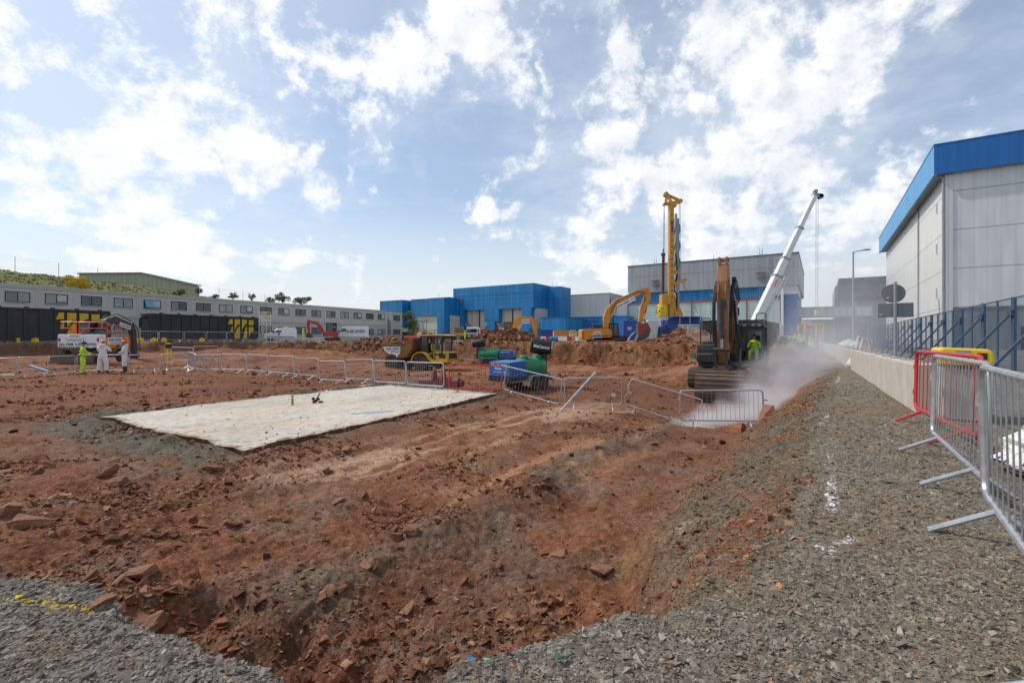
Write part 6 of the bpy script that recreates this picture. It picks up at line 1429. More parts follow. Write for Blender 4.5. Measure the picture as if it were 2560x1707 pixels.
def piling_rig():
    Y = 73; X = PX(1675, Y); z0 = PZ(852, Y)-.4; S = .2891*Y/F
    p = lambda zx, zy: ((zx-950)*S, (460+zy*.2891-852)*-Y/F+.4)
    T = thing('piling_rig', 'tall yellow piling rig with a lattice capped mast and a dark blue body', 'piling rig', (X, Y, z0), 0)
    # mast, head, kelly bar
    x0 = p(952,0)[0]; zt = p(0,185)[1]
    b = MB(); b.box(x0-.25, x0+.42, -.5, .35, p(0,1170)[1], zt); mst = b.build('mast', 'yellow', T, bevel=.03)
    b = MB()
    for k in range(15): b.lathe([(.11,0),(.11,.03)], (x0+.1, -.53, zt-1.6-k*.95), 'y', 10)
    b.build('mast_hole', 'black', mst)
    g = MB(); g.text('BAUER', (x0+.30,-.52,p(0,420)[1]), (0,0,1), (-1,0,0), 1.8, .34, .04); g.build('lettering', 'navy', mst)
    b = MB()
    a, c, d, e_ = p(897,175), p(905,92), p(1038,150), p(985,190)
    for y in (-.3,.3):
        b.bar((a[0],y,a[1]),(d[0],y,d[1]-.1),.22,.38); b.bar((a[0]+.3,y,a[1]+.1),(c[0]+.25,y,c[1]),.2); b.bar((c[0]+.25,y,c[1]),(d[0]-.1,y,d[1]+.1),.18); b.bar((c[0]+.3,y,c[1]-.1),(p(965,160)[0],y,p(0,160)[1]),.16)
    b.box(p(940,0)[0],p(1000,0)[0],-.45,.45,p(0,200)[1],p(0,165)[1]); b.tube((c[0]+.15,-.35,c[1]),(c[0]+.15,.35,c[1]),.35,14); b.tube((d[0],-.35,d[1]),(d[0],.35,d[1]),.3,14); b.tube((a[0]+.1,-.35,a[1]),(a[0]+.1,.35,a[1]),.22,12); b.build('mast_head', 'yellow', T)
    k0 = p(888,0)[0]
    b = MB(); b.tube((k0,0,p(0,985)[1]),(k0+.06,0,p(0,620)[1]),.2,14); b.tube((k0+.06,0,p(0,620)[1]),(k0+.06,0,p(0,600)[1]),.33,14); b.tube((k0+.06,0,p(0,600)[1]),(k0+.08,0,p(0,560)[1]),.1,10); b.build('kelly_bar', 'rust', T, True)
    b = MB(); b.tube((k0+.08,0,p(0,560)[1]),(p(899,0)[0],0,p(0,180)[1]),.035,5); b.tube((p(908,0)[0],.1,p(0,700)[1]),(p(902,0)[0],.1,p(0,180)[1]),.03,5); b.tube((p(1030,0)[0],0,p(0,760)[1]),(p(1030,0)[0],0,p(0,160)[1]),.03,5); b.tube((p(1046,0)[0],0,p(0,830)[1]),(p(1038,0)[0],0,p(0,160)[1]),.03,5); b.build('winch_rope', 'black', T)
    # rotary drive and casing
    b = MB(); b.box(p(868,0)[0],p(945,0)[0],-.8,.6,p(0,1045)[1],p(0,955)[1]); b.prism([p(868,1045),p(900,950),p(940,950),p(945,1000)], 'y', -.6, .5); b.build('rotary_drive', 'yellow', T, bevel=.05)
    b = MB(); cx = p(884,0)[0]; b.lathe([(.75,p(0,1150)[1]),(.8,p(0,1140)[1]),(.8,p(0,1060)[1]),(.72,p(0,1040)[1])], (cx,0,0), 'z', 22); cs = b.build('casing_driver', 'cautyellow', T, True)
    b = MB()
    for k in range(9): a = -2.4+.5*(k % 5); b.ball((cx+.8*math.sin(a), -.8*math.cos(a), p(0,1065+16*(k//3)+18*(k % 2))[1]), .12, 8)
    b.build('lock_pocket', 'black', cs, True)
    b = MB(); b.tube((cx,0,p(0,1340)[1]),(cx,0,p(0,1150)[1]),.68,22); b.build('drill_casing', 'galv', T, True)
    # mid-mast brackets, back stay and hoses
    b = MB(); q = p(1075,830); b.bar((x0+.3,0,p(0,870)[1]),(q[0],0,q[1]),.5,.45); b.tube((q[0],-.3,q[1]),(q[0],.3,q[1]),.3,12); b.bar((x0+.3,0,p(0,755)[1]),(p(1020,0)[0],0,p(0,765)[1]),.4,.5); b.build('mast_bracket', 'yellow', T)
    b = MB(); b.bar((p(975,0)[0],.3,p(0,960)[1]),(p(1055,0)[0],.3,p(0,1140)[1]),.45,.5); b.bar((p(965,0)[0],-.2,p(0,940)[1]),(p(1000,0)[0],-.2,p(0,1160)[1]),.35,.4); b.build('back_stay', 'yellow', T)
    hose(T, [(p(1000,0)[0],0,p(0,600)[1]),(p(1012,0)[0],0,p(0,790)[1]),(p(985,0)[0],0,p(0,910)[1]),(p(1010,0)[0],0,p(0,960)[1]),(p(1003,0)[0],0,p(0,1130)[1])], .12)
    hose(T, [(p(1060,0)[0],0,p(0,850)[1]),(p(1110,0)[0],0,p(0,960)[1]),(p(1185,0)[0],0,p(0,1100)[1])], .03)
    # upper carriage, tracks
    b = MB(); b.box(p(862,0)[0],p(1060,0)[0],-1.4,1.8,1.3,p(0,1180)[1]); b.box(p(480,0)[0]+2.0,p(700,0)[0],-.2,1.9,1.2,p(0,1185)[1]); bd = b.build('upper_carriage', 'blueplant', T, bevel=.05)
    for y in (-1.9,1.2):
        b = MB(); b.prism([(-3.2,.4),(-2.8,0),(2.8,0),(3.2,.4),(3.2,.8),(2.8,1.15),(-2.8,1.15),(-3.2,.8)], 'y', y, y+.8); b.build('track', 'track', T, bevel=.06)
    b = MB(); b.box(-2,2,-1.1,1.2,.5,1.3); b.build('undercarriage', 'track', T)
piling_rig()

def mobile_crane():
    Y = 68; X = PX(1905, Y); z0 = PZ(856, Y)-.5; S = .2891*Y/F
    T = thing('mobile_crane', 'white telescopic mobile crane with its boom raised steeply to the right', 'mobile crane', (X, Y, z0), 0)
    p = lambda zx, zy: (PX(1400+zx*.2891, Y)-X, PZ(460+zy*.2891, Y)-z0)
    A = Vector((p(1690,0)[0], 0, p(0,1190)[1])); E = Vector((p(2210,0)[0], 0, p(0,90)[1]))
    d = (E-A); L = d.length; d.normalize()
    for i, (t0, t1, w) in enumerate(((0,.36,1.12),(.36,.5,.95),(.5,.74,.8),(.74,1.0,.64))):
        b = MB(); b.bar(A+d*L*t0, A+d*L*t1, w*.9, w, w*.9, w, up=(0,1,0)); o = b.build('boom_section', 'white', T, bevel=.04)
        b = MB(); b.bar(A+d*(L*t1-.25), A+d*(L*t1), w*1.06, w*1.15, up=(0,1,0)); b.build('collar', 'lampgrey', o)
    n = Vector((d.z,0,-d.x))
    b = MB(); b.bar(E-n*.3-d*.2, E+n*.9+d*.1, .6, .5); b.tube(E+n*.75+Vector((0,-.3,0)), E+n*.75+Vector((0,.3,0)), .35, 14); b.tube(E-n*.2+d*.35+Vector((0,-.2,0)), E-n*.2+d*.35+Vector((0,.2,0)), .28, 12); b.build('boom_head', 'lampgrey', T)
    b = MB(); hx = p(2215,0)[0]
    for dx in (0,.28): b.tube((hx+dx,0,E.z-.3),(hx+dx-.05,0,p(0,1090)[1]),.03,4)
    b.build('hoist_rope', 'lampgrey', T)
    b = MB(); b.box(hx-.1,hx+.35,-.15,.15,p(0,1090)[1]-.7,p(0,1090)[1]); b.build('hook_block', 'cautyellow', T)
    # lattice fly jib folded beside the boom
    J0 = Vector((p(1745,0)[0], .1, p(0,1180)[1])); J1 = Vector((p(1935,0)[0], .1, p(0,780)[1])); jd = (J1-J0); jl = jd.length; jd.normalize(); jn = Vector((jd.z,0,-jd.x)); b = MB(); m = 12
    for s in (-1,1):
        for y in (-.45,.45):
            b.bar(J0+jn*s*.35+Vector((0,y,0)), J1+jn*s*.55+Vector((0,y,0)), .1)
    for k in range(m):
        t0, t1 = k/m, (k+1)/m
        for y in (-.45,.45):
            s = 1 if k % 2 else -1; f = lambda t: .35+.2*t
            b.bar(J0+jd*jl*t0+jn*s*f(t0)+Vector((0,y,0)), J0+jd*jl*t1-jn*s*f(t1)+Vector((0,y,0)), .06)
        b.bar(J0+jd*jl*t0+jn*.4+Vector((0,-.45,0)), J0+jd*jl*t0+jn*.4+Vector((0,.45,0)), .05)
    b.build('lattice_jib', 'white', T)
    b = MB(); b.bar(A+d*5.5+Vector((0,-.6,0)), A+d*6.6+Vector((0,-.6,0)), .02, .5, up=(0,1,0)); b.build('red_emblem', 'redletter', T)
    cyl(T, A+n*1.2-d*.6, A+d*8+n*.4, .25, 'luffing_ram', .6, 'white')
    b = MB(); b.box(A.x-2.6, A.x+3.2, -1.4, 1.4, 1.5, p(0,1210)[1]); b.box(A.x-3.4,A.x-2.61,-1.2,1.2,1.6,2.7); b.build('superstructure', 'white', T, bevel=.08)
    b = MB(); b.box(A.x+.6,A.x+2.6,-1.5,-.5,1.5,3.2); b.build('operator_cab', 'glass', T, bevel=.08)
    b = MB(); b.box(A.x-5.5,A.x+6.0,-1.4,1.4,.8,1.45); b.build('carrier', 'offwhite', T, bevel=.05)
    for x in (-4.6,-3.0,1.6,3.2,4.8):
        for y in (-1.25,1.25): tyre(T, (A.x+x, y, .7), .7, .45, 'y', 'lampgrey', False)
    b = MB(); b.box(A.x-.2,A.x+.6,-.3,.2,p(0,1195)[1],p(0,1180)[1]); b.build('winch_cover', 'tankgreen', T)
mobile_crane()
# ---------------------------------------------------------------- pedestrian barriers
def make_barrier(col, bars=17, h0=.2, h1=1.1, L=2.3, foot=.34, fr=.023, br=.0055):
    T = thing('crowd_barrier', 'x', 'barrier')
    r = .1; a = L/2; P = []
    for cx, cz, t0 in ((a-r,h1-r,0),(-a+r,h1-r,90),(-a+r,h0+r,180),(a-r,h0+r,270)):
        for k in range(5): t = R(t0+22.5*k); P.append((cx+r*math.cos(t), 0, cz+r*math.sin(t)))
    b = MB(); b.path(P, fr, 8, True); b.build('frame', col, T, True)
    b = MB()
    for k in range(bars): x = -a+(k+1)*L/(bars+1); b.tube((x,0,h0),(x,0,h1),br,5,cap=False)
    b.build('infill_bars', 'galvbar' if col == 'galv' else col, T, True)
    for s in (-1,1):
        b = MB(); x = s*(a-.38)
        b.tube((x,0,h0),(x+s*.0,-foot,.01),.02,8); b.tube((x,0,h0),(x,foot*.75,.01),.02,8); b.build('foot', col, T, True)
    b = MB()
    for z in (.45,.85): b.lathe([(.02,-.04),(.034,-.04),(.034,.04),(.02,.04)], (-a-.025,0,z), 'z', 8)
    b.build('coupling_hook', col, T)
    return T
BG = make_barrier('galv'); BR = make_barrier('redpaint', 12, fr=.027, br=.0078)
_used = {}
def barrier(pl, pr, label, group, red=False, zl=None, zr=None, flip=False):
    """from ground point pl to pr (x, y)"""
    src = BR if red else BG
    z0 = gz(*pl) if zl is None else zl; z1 = gz(*pr) if zr is None else zr
    p, q = Vector((*pl, z0)), Vector((*pr, z1)); c = (p+q)/2; d = q-p
    rz = math.atan2(d.y, d.x); tilt = -math.atan2(d.z, math.hypot(d.x, d.y))
    if src not in _used: _used[src] = 1; o = src
    else: o = dup(src)
    o['label'] = label; o['group'] = group; o.location = c; o.rotation_euler = (random.uniform(-.025,.025), tilt, rz); o.scale = (d.length/2.3*.985, 1, 1); return o
def UV(u, Y): return (PX(u, Y), Y)
G1 = 'barriers along the edge of the dug area'; G2 = 'barriers on the upper platform'; G3 = 'barriers on the near gravel'
def barriers():
    # near right, on the gravel
    barrier((4.98,5.7),(3.67,3.72), 'large grey steel barrier standing on the near gravel, whole in view', G3, zl=0, zr=0)
    barrier((3.40,3.45),(1.68,1.17), 'grey steel barrier nearest the camera, cut by the right edge of view', G3, zl=0, zr=0)
    barrier((6.5,7.75),(5.22,5.35), 'red painted barrier behind the large grey one on the near gravel', G3, True, 0, 0)
    # along the dug ground, from the trench leftwards
    Z = lambda v, Y: PZ(v, Y)
    barrier(UV(1701,14.5), UV(1911,14.0), 'grey barrier in front of the dust cloud and excavator bucket', G1, zl=Z(1067,14.5), zr=Z(1069,14.0))
    barrier(UV(1556,16.4), UV(1735,15.4), 'grey barrier sloping steeply down to the right beside the dust cloud', G1, zl=Z(1023,16.4), zr=Z(1082,15.4))
    barrier(UV(1411,16.6), UV(1556,16.3), 'grey barrier with a small white notice and a pole leaning over it', G1, zl=Z(1024,16.6), zr=Z(1025,16.3))
    barrier(UV(1256,18.6), UV(1397,17.2), 'leaning grey barrier in front of the near dust suppression trailer', G1, zl=Z(985,18.6), zr=Z(1024,17.2))
    barrier(UV(1121,17.9), UV(1254,17.8), 'red barrier standing at the far right corner of the slab', G1, True, zl=Z(983,17.9), zr=Z(987,17.8))
    barrier(UV(1017,19.7), UV(1111,18.4), 'grey barrier immediately left of the red one at the slab', G1, zl=Z(972,19.7), zr=Z(979,18.4))
    barrier(UV(936,20.8), UV(1015,19.6), 'grey barrier at the far corner of the slab, before the rear truck wheel', G1, zl=Z(965,20.8), zr=Z(970,19.6))
    S = [(865,934,23.6,21.2,956,960),(798,863,23.9,22.4,958,962),(735,796,26,24.2,945,950),(670,733,27,25.4,938,943),(617,669,28.2,27,933,937),(553,616,29.6,28.2,930,933),(511,552,30.8,29.8,929,931),(486,510,31.2,30.6,929,930)]
    N = ['second','third','fourth','fifth','sixth','seventh','eighth','ninth']
    for i, (ul, ur, yl, yr, vl, vr) in enumerate(S):
        barrier(UV(ul, yl), UV(ur, yr), f'grey barrier on red soil, {N[i]} leftwards from the slab far corner', G1, zl=Z(vl, yl), zr=Z(vr, yr))
    L = [(-30,41,25.6,26.0,947,946,'grey barrier cut by the left edge of view on the red soil'),(46,120,25.6,26.6,945,941,'grey barrier above the blue pipe, its left half'),(121,189,26.7,27.9,941,936,'grey barrier left of the person in hi-vis yellow'),
         (192,258,28,28.2,934,934,'grey barrier the person in hi-vis yellow leans on'),(259,319,28.2,28.4,934,933,'grey barrier behind the two people in white coveralls'),
         (321,400,28.3,29.2,934,931,'grey barrier left of the yellow tripod'),(402,482,29.3,30.6,931,927,'grey barrier in front of the yellow tripod')]
    for ul, ur, yl, yr, vl, vr, lab in L: barrier(UV(ul, yl), UV(ur, yr), lab, G1, zl=Z(vl, yl), zr=Z(vr, yr))
    barrier(UV(468,31.2), UV(487,28.6), 'grey barrier turned end-on beside the yellow tripod', G1, zl=Z(921,31.2), zr=Z(931,28.6))
    barrier(UV(428,35), UV(482,34.2), 'grey barrier standing back behind the yellow tripod', G1, zl=Z(905,35), zr=Z(908,34.2))
    barrier(UV(484,34.5), UV(545,36), 'grey barrier behind the row, right of the yellow tripod', G1, zl=Z(904,34.5), zr=Z(902,36))
    P = [(9,99,43.8,45.4,0),(102,190,45.5,47.2,0),(281,396,48.5,51.0,0),(398,458,51.2,52.8,0),(461,514,53,54.8,0),(517,566,55,56.8,0),(567,615,57,58.6,0),(617,655,58.8,60.4,0)]
    N = ['in front of the left charcoal tank, nearer the edge of view','between the left charcoal tank and the wheeled excavator railings','behind the boom of the wheeled excavator','at the left end of the right charcoal tank','along the right charcoal tank, next after its left end','along the middle of the right charcoal tank','under the yellow mark of the right charcoal tank','at the right end of the right charcoal tank']
    for i, (ul, ur, yl, yr, k) in enumerate(P): barrier(UV(ul, yl), UV(ur, yr), 'grey platform barrier '+N[i], G2, zl=1.0, zr=1.0)
    barrier(UV(-60,43.2), UV(8,43.7), 'red barrier on the platform at the left edge of view', G2, True, 1.0, 1.0)
    for i, (u, Y) in enumerate(((17,42.7),(44,43.2),(88,44),(340,49.2),(352,49.6),(385,50.3),(410,51),(505,54))):
        b = MB(); b.prism([(-.22,0),(.22,0),(.16,.38),(-.16,.38)], 'y', -.18, .18); b.tube((0,0,.38),(0,0,.44),.1,8)
        o = b.build('barrier_weight', 'cautyellow', bevel=.03); o.location = (PX(u, Y), Y, .98)
        tag(o, ['yellow ballast block in the left corner of the platform','yellow ballast block second from the left edge of view','yellow ballast block left of the white counterweight','yellow ballast block by the excavator boom, left one of a close pair','yellow ballast block by the excavator boom, right one of a close pair','yellow ballast block at the left end of the right charcoal tank','yellow ballast block under the bent pipe of the right charcoal tank','yellow ballast block in front of the right charcoal tank middle'][i], 'ballast block', 'yellow ballast blocks on the platform')
    # leaning pole, notice, blue pipe
    b = MB(); A = Vector((PX(1389,15.3), 15.3, PZ(1041,15.3))); B_ = Vector((PX(1487,16.4), 16.4, PZ(932,16.4))); b.tube(A, B_, .035, 10); o = b.build('scaffold_pole', 'galv', smooth=True); tag(o, 'galvanised pole leaning across the barrier with the white notice', 'pole')
    b = MB(); b.lathe([(.04,-.05),(.06,0),(.04,.05)], B_-Vector((0,0,.03)), 'z', 8); t = b.build('yellow_tie', 'cautyellow', o)
    b = MB(); Y = 16.28; b.box(PX(1528,Y), PX(1537,Y), Y-.05, Y-.04, PZ(991,Y), PZ(983,Y)); o = b.build('notice', 'white'); tag(o, 'small white notice tied to the barrier by the leaning pole', 'notice')
    b = MB(); b.tube((PX(75,27.6),27.6,PZ(914,27.6)), (PX(126,26.8),26.8,PZ(930,26.8)), .06, 8); o = b.build('water_pipe', 'bluesheet', smooth=True); tag(o, 'length of blue plastic pipe lying behind the barriers at left', 'pipe')
    b = MB(); Y = 14.2; b.tube((PX(1908,Y),Y,PZ(1000,Y)),(PX(1919,Y),Y,PZ(1000,Y)),.015,6); o = b.build('hook_bar', 'dark'); tag(o, 'short dark hook sticking out of the barrier by the dust cloud', 'hook')
barriers()

# ---------------------------------------------------------------- concrete blocks, fence, lamp, sign at the right
def right_side():
    dirv = Vector((.613,1,0)).normalized(); rz = math.atan2(dirv.y, dirv.x)
    b = MB(); b.prism([(-.2,0),(.2,0),(.185,.83),(.16,.86),(-.16,.86),(-.185,.83)], 'x', .016, 2.984); base = b.build('concrete_barrier', 'concrete', bevel=.012)
    g = MB()
    for x in (.75,2.25): g.box(x-.05, x+.05, -.10, .10, .862, .872); g.box(x-.1, x+.1, -.206, -.19, .0, .07); g.box(x-.02, x+.02, -.2, -.186, .35, .6)
    g.build('lifting_slot', 'dark', base)
    n = 24; words = ['second','third','fourth','fifth','sixth','seventh','eighth']
    y0 = 8.3
    for i in range(n):
        o = base if i == 0 else dup(base)
        y = y0+i*3*dirv.y; o.location = (.613*y+2.15, y, gz(.613*y+2.15, y)-.02); o.rotation_euler = (0, 0, rz)
        tag(o, 'nearest concrete barrier block, partly behind the red barrier' if i == 0 else f'concrete barrier block, {words[i-1]} along the wall from the red barrier' if i < 8 else 'concrete barrier block far along the receding wall in the haze', 'concrete barrier', 'concrete blocks lining the gravel track')
    # big block with yellow cap at the near end
    T = thing('end_block', 'squat concrete block with a bright yellow plastic cap behind the red barrier', 'concrete block', (7.27, 7.78, 0), RG)
    b = MB(); b.box(-.27,.27,-.32,.35,.02,.86); b.build('concrete_base', 'concrete', T, bevel=.02)
    b = MB(); b.prism([(-.30,.88),(-.31,1.12),(-.28,1.16),(.25,1.14),(.31,1.1),(.33,.95),(.29,.88)], 'y', -.36, .4); cp = b.build('yellow_cap', 'cautyellow', T, bevel=.03)
    b = MB(); b.box(.12,.24,-.366,-.362,.98,1.08); b.build('recess', 'black', cp)
    b = MB(); b.box(-.12,.05,-.366,-.362,1.08,1.12); b.build('label_plate', 'lampgrey', cp)
    b = MB(); b.box(-.1,.15,-.35,-.323,.83,.879); b.build('strap', 'black', T)
    # white plastic barrier and bulk bag behind the near barriers
    T = thing('plastic_barrier', 'white water-filled plastic barrier standing beyond the near grey barrier', 'barrier', (8.9, 7.6, 0), R(-35))
    b = MB(); b.prism([(-.3,.12),(-.3,.25),(-.2,.55),(-.15,.72),(.15,.72),(.2,.55),(.3,.25),(.3,.12)], 'y', -1.0, 1.0); b.build('shell', 'offwhite', T, bevel=.05)
    b = MB(); b.box(-.26,.26,-.97,.97,0,.119); b.build('base', 'black', T)
    b = MB(); b.box(-.31,-.28,-.5,-.3,.2,.32); b.box(-.31,-.28,.3,.5,.2,.32); b.build('fork_slot', 'dark', T)
    # slumped bulk bag
    nx, nz = 64, 16; V = []; 
    for j in range(nz):
        t = j/(nz-1)
        for i in range(nx):
            a = i*2*math.pi/nx; r = .42*(1+.12*math.sin(t*3.1))*(1-.55*max(0, t-.75)/.25)
            r *= 1+.16*mnoise.noise((math.cos(a)*2.2, math.sin(a)*2.2, t*5))+.07*math.sin(a*4)**2+.05*mnoise.noise((math.cos(a)*7, math.sin(a)*7, t*12))
            V.append((r*math.cos(a)*1.2+.08*math.sin(t*9+a), r*math.sin(a)+.05*math.cos(t*11+2*a), .46*t*(1+.55*mnoise.noise((math.cos(a)*1.5, math.sin(a)*1.5, 4)))+.02))
    Fc = [(j*nx+i, j*nx+(i+1) % nx, (j+1)*nx+(i+1) % nx, (j+1)*nx+i) for j in range(nz-1) for i in range(nx)]+[tuple(range((nz-1)*nx, nz*nx))]
    T = thing('bulk_bag', 'slumped white woven bulk bag with purple print on the gravel behind the barriers', 'bulk bag', (5.25, 4.6, 0), R(20)); T.scale = (.85,.8,.9)
    b = MB(); b.add(V, Fc)
    for k, f in enumerate(Fc):
        j, i = divmod(k, nx)
        if 1 <= j <= 4 and len(f) == 4 and ((i*7+j*3) % 11 in (0,1,4,5,8) if j < 4 else i % 3 == 0): b.mi[k] = 1
    b.build('bag_body', ['bagwhite', 'purple'], T, True)
    # blue mesh fence
    T = thing('mesh_fence', 'tall dark blue mesh security fence with raking back stays', 'fence', (0, 0, 0))
    ln = lambda Y: (.64*Y+8.0, Y)
    Ys = [8.9+1.805*i for i in range(36)]; nrm = Vector((-.842,.539,0))
    for i, Y in enumerate(Ys):
        x, y = ln(Y); w = .12 if i % 2 == 0 else .06
        b = MB(); b.box(x-w/2, x+w/2, y-w/2, y+w/2, -.1, 3.02); b.build('post', 'fenceblue', T)
        if i % 2 == 0:
            b = MB(); f = Vector((x,y,0))+nrm*.08; q = Vector((x,y,0))+nrm*1.75; b.bar(f+Vector((0,0,2.35)), q+Vector((0,0,.05)), .09); b.box(f.x-.09,f.x+.09,f.y-.09,f.y+.09,2.25,2.5); b.build('back_stay', 'fenceblue', T)
    for i in range(len(Ys)-1):
        a = Vector((*ln(Ys[i]), 0)); c = Vector((*ln(Ys[i+1]), 0)); d = c-a; b = MB(); m = 22 if Ys[i] < 36 else 12
        for k in range(1, m): p = a+d*k/m; b.tube(p+Vector((0,0,.05)), p+Vector((0,0,3.0)), .0032 if Ys[i] < 36 else .005, 3, cap=False)
        for z in (.08,.6,1.2,1.8,2.4,2.98): b.bar(a+Vector((0,0,z)), c+Vector((0,0,z)), .018 if z < 2.9 else .05)
        b.build('mesh_panel', 'fenceblue', T)
    # lamp post
    Y = 50; x = PX(2133, Y); T = thing('street_lamp', 'tall grey street lamp with a single arm beyond the concrete blocks', 'street lamp', (x, Y, 0))
    h = PZ(630, Y); b = MB(); b.tube((0,0,0),(0,0,1.6),.17,12); b.tube((0,0,1.6),(0,0,h),.11,12,.075); b.build('pole', 'lampgrey', T, True)
    b = MB(); b.path([(0,0,h-.15),(.25,-.05,h+.05),(1.0,-.1,h+.15)], .05, 8); b.build('arm', 'lampgrey', T, True)
    b = MB(); b.prism([(.9,h+.12),(1.6,h+.14),(1.7,h+.2),(1.5,h+.3),(.9,h+.25)], 'y', -.28, .08); b.build('lantern', 'lampgrey', T, bevel=.03)
    # sign seen from the back
    Y = 13; x = PX(2238, Y); T = thing('road_sign', 'back of a grey road sign, round plate above a rectangular one on a post', 'road sign', (x, Y, 0), R(-30))
    b = MB(); b.tube((0,0,0),(0,0,PZ(705,Y)),.038,10); b.build('post', 'lampgrey', T, True)
    zc = PZ(733,Y); b = MB(); b.lathe([(1,-.008),(1,.008)], (0,0,0), 'y', 40); b.v = [(p[0]*.265-.03, p[1]+.06, p[2]*.255+zc) for p in b.v]; b.build('round_plate', 'signback', T, True)
    z0, z1 = PZ(793,Y), PZ(757.5,Y); b = MB(); b.box(-.37,.40,.05,.07,z0,z1); b.build('rectangular_plate', 'signback', T, bevel=.01)
    for (px, pz) in ((-.16,zc-.12),(-.3,z0+.08)):
        b = MB(); b.box(px-.035,px+.035,.038,.042,pz-.03,pz+.03); b.build('sticker', mat('faded_sticker', (.45,.4,.2), .7), T)
    # plastic bag at the foot of the blocks
    b = MB(); b.ball((0,0,.2), .26, 16, (1,.8,.85)); b.v = [tuple(Vector(p)*(1+.35*mnoise.noise(Vector(p)*5))) for p in b.v]; o = b.build('plastic_sack', 'bagwhite', smooth=False); o.location = (PX(2130,21), 21, 0); tag(o, 'crumpled white sack lying against the concrete blocks', 'sack')
    # heaped white sacks and red barriers behind the blocks by the lamp
    for i, (u, Y, s, lab) in enumerate(((2112,42,.5,'white filled sack behind the concrete blocks, farther of the pile by the lamp'),(2122,40,.62,'white filled sack behind the concrete blocks just left of the lamp foot'),(2140,38.5,.5,'white filled sack behind the concrete blocks just right of the lamp foot'))):
        b = MB(); b.ball((0,0,.5), 1.0, 14, (1,.8,.75)); b.v = [tuple(Vector(p)*s*(1+.25*mnoise.noise(Vector(p)*2.5+Vector((i*7,0,0))))) for p in b.v]; o = b.build('filled_sack', 'bagwhite', smooth=True); o.location = (PX(u,Y), Y, .45); tag(o, lab, 'sack', 'sacks behind the concrete blocks')
    T = thing('folded_barriers', 'jumble of red barrier frames leaning behind the concrete blocks right of the lamp', 'barrier', (PX(2155,37), 37, 0), 0)
    for k in range(4):
        b = MB(); b.path([(-.6+.2*k,.1*k,.1),(-.3+.25*k,.1*k,1.5-.1*k),(.5+.2*k,.1*k,1.2),(.7+.1*k,.1*k,.2)], .05, 6, True); b.build('frame', 'redpaint' if k % 2 else 'white', T, True)
right_side()

# ---------------------------------------------------------------- tanks on the platform, vehicles
def tank_box(label, X, Y, mirror_logo, pipe):
    T = thing('settlement_tank', label, 'tank', (X, Y, 1.0), RM, 'charcoal settlement tanks on the platform')
    # local: front at x=0, running along y from 0 to 12.6
    b = MB(); b.box(-2.4, -.08, 0, 12.6, .25, 3.05); body = b.build('shell', 'container', T, bevel=.03)
    b = MB(); b.box(-2.45,.02,-.04,12.64,2.95,3.12); b.box(-2.4,.0,0,12.6,.1,.27)
    for k in range(13): y = k*1.05; b.box(-.081,.0,y-.09,y+.09,.271,2.949)
    b.build('ribs', 'container', T)
    b = MB()
    for k in range(7): b.box(-.3,-.1,.9+1.8*k,1.2+1.8*k,3.12,3.24)
    b.build('roof_hatch', 'container', T)
    f = lambda zx, zy: (8.4+(zx-258)/268*3.35, .35+(752-zy)/222*2.45)
    polys = [[(277,530),(307,530),(307,588),(258,588)],[(302,612),(307,612),(307,672),(280,672)],[(325,530),(380,530),(380,592),(352,592),(325,662)],[(325,700),(355,630),(380,605),(380,752),(325,752)],[(400,530),(455,530),(455,575),(430,592),(400,660)],[(410,752),(440,620),(455,612),(455,752)],[(474,535),(526,535),(526,595),(474,595)],[(474,615),(526,615),(526,672),(500,676),(474,752)]]
    b = MB()
    for p in polys:
        q = [f(*c) for c in p]; n = len(q)
        vs = [(.012, y, z) for y, z in q]; b.add(vs, [tuple(range(n))])
    b.build('yellow_mark', 'logoyellow', T)
    if pipe:
        b = MB(); b.path([(-1.0,-.05,2.7),(-1.0,-.45,2.75),(-1.0,-.62,2.6),(-1.0,-.65,1.5)], .13, 10); b.build('bent_pipe', 'black', T, True)
    for y in (2.0, 10.0):
        b = MB(); b.tube((-.6,y,.1),(-.1,y,.1),.22,14); b.build('wheel', 'black', T)
tank_box('charcoal settlement tank on the left with a yellow mark, behind the wheeled excavator', -47.2, 38.0, False, False)
tank_box('charcoal settlement tank with a yellow mark and a bent black pipe at its end', -39.8, 53.0, False, True)

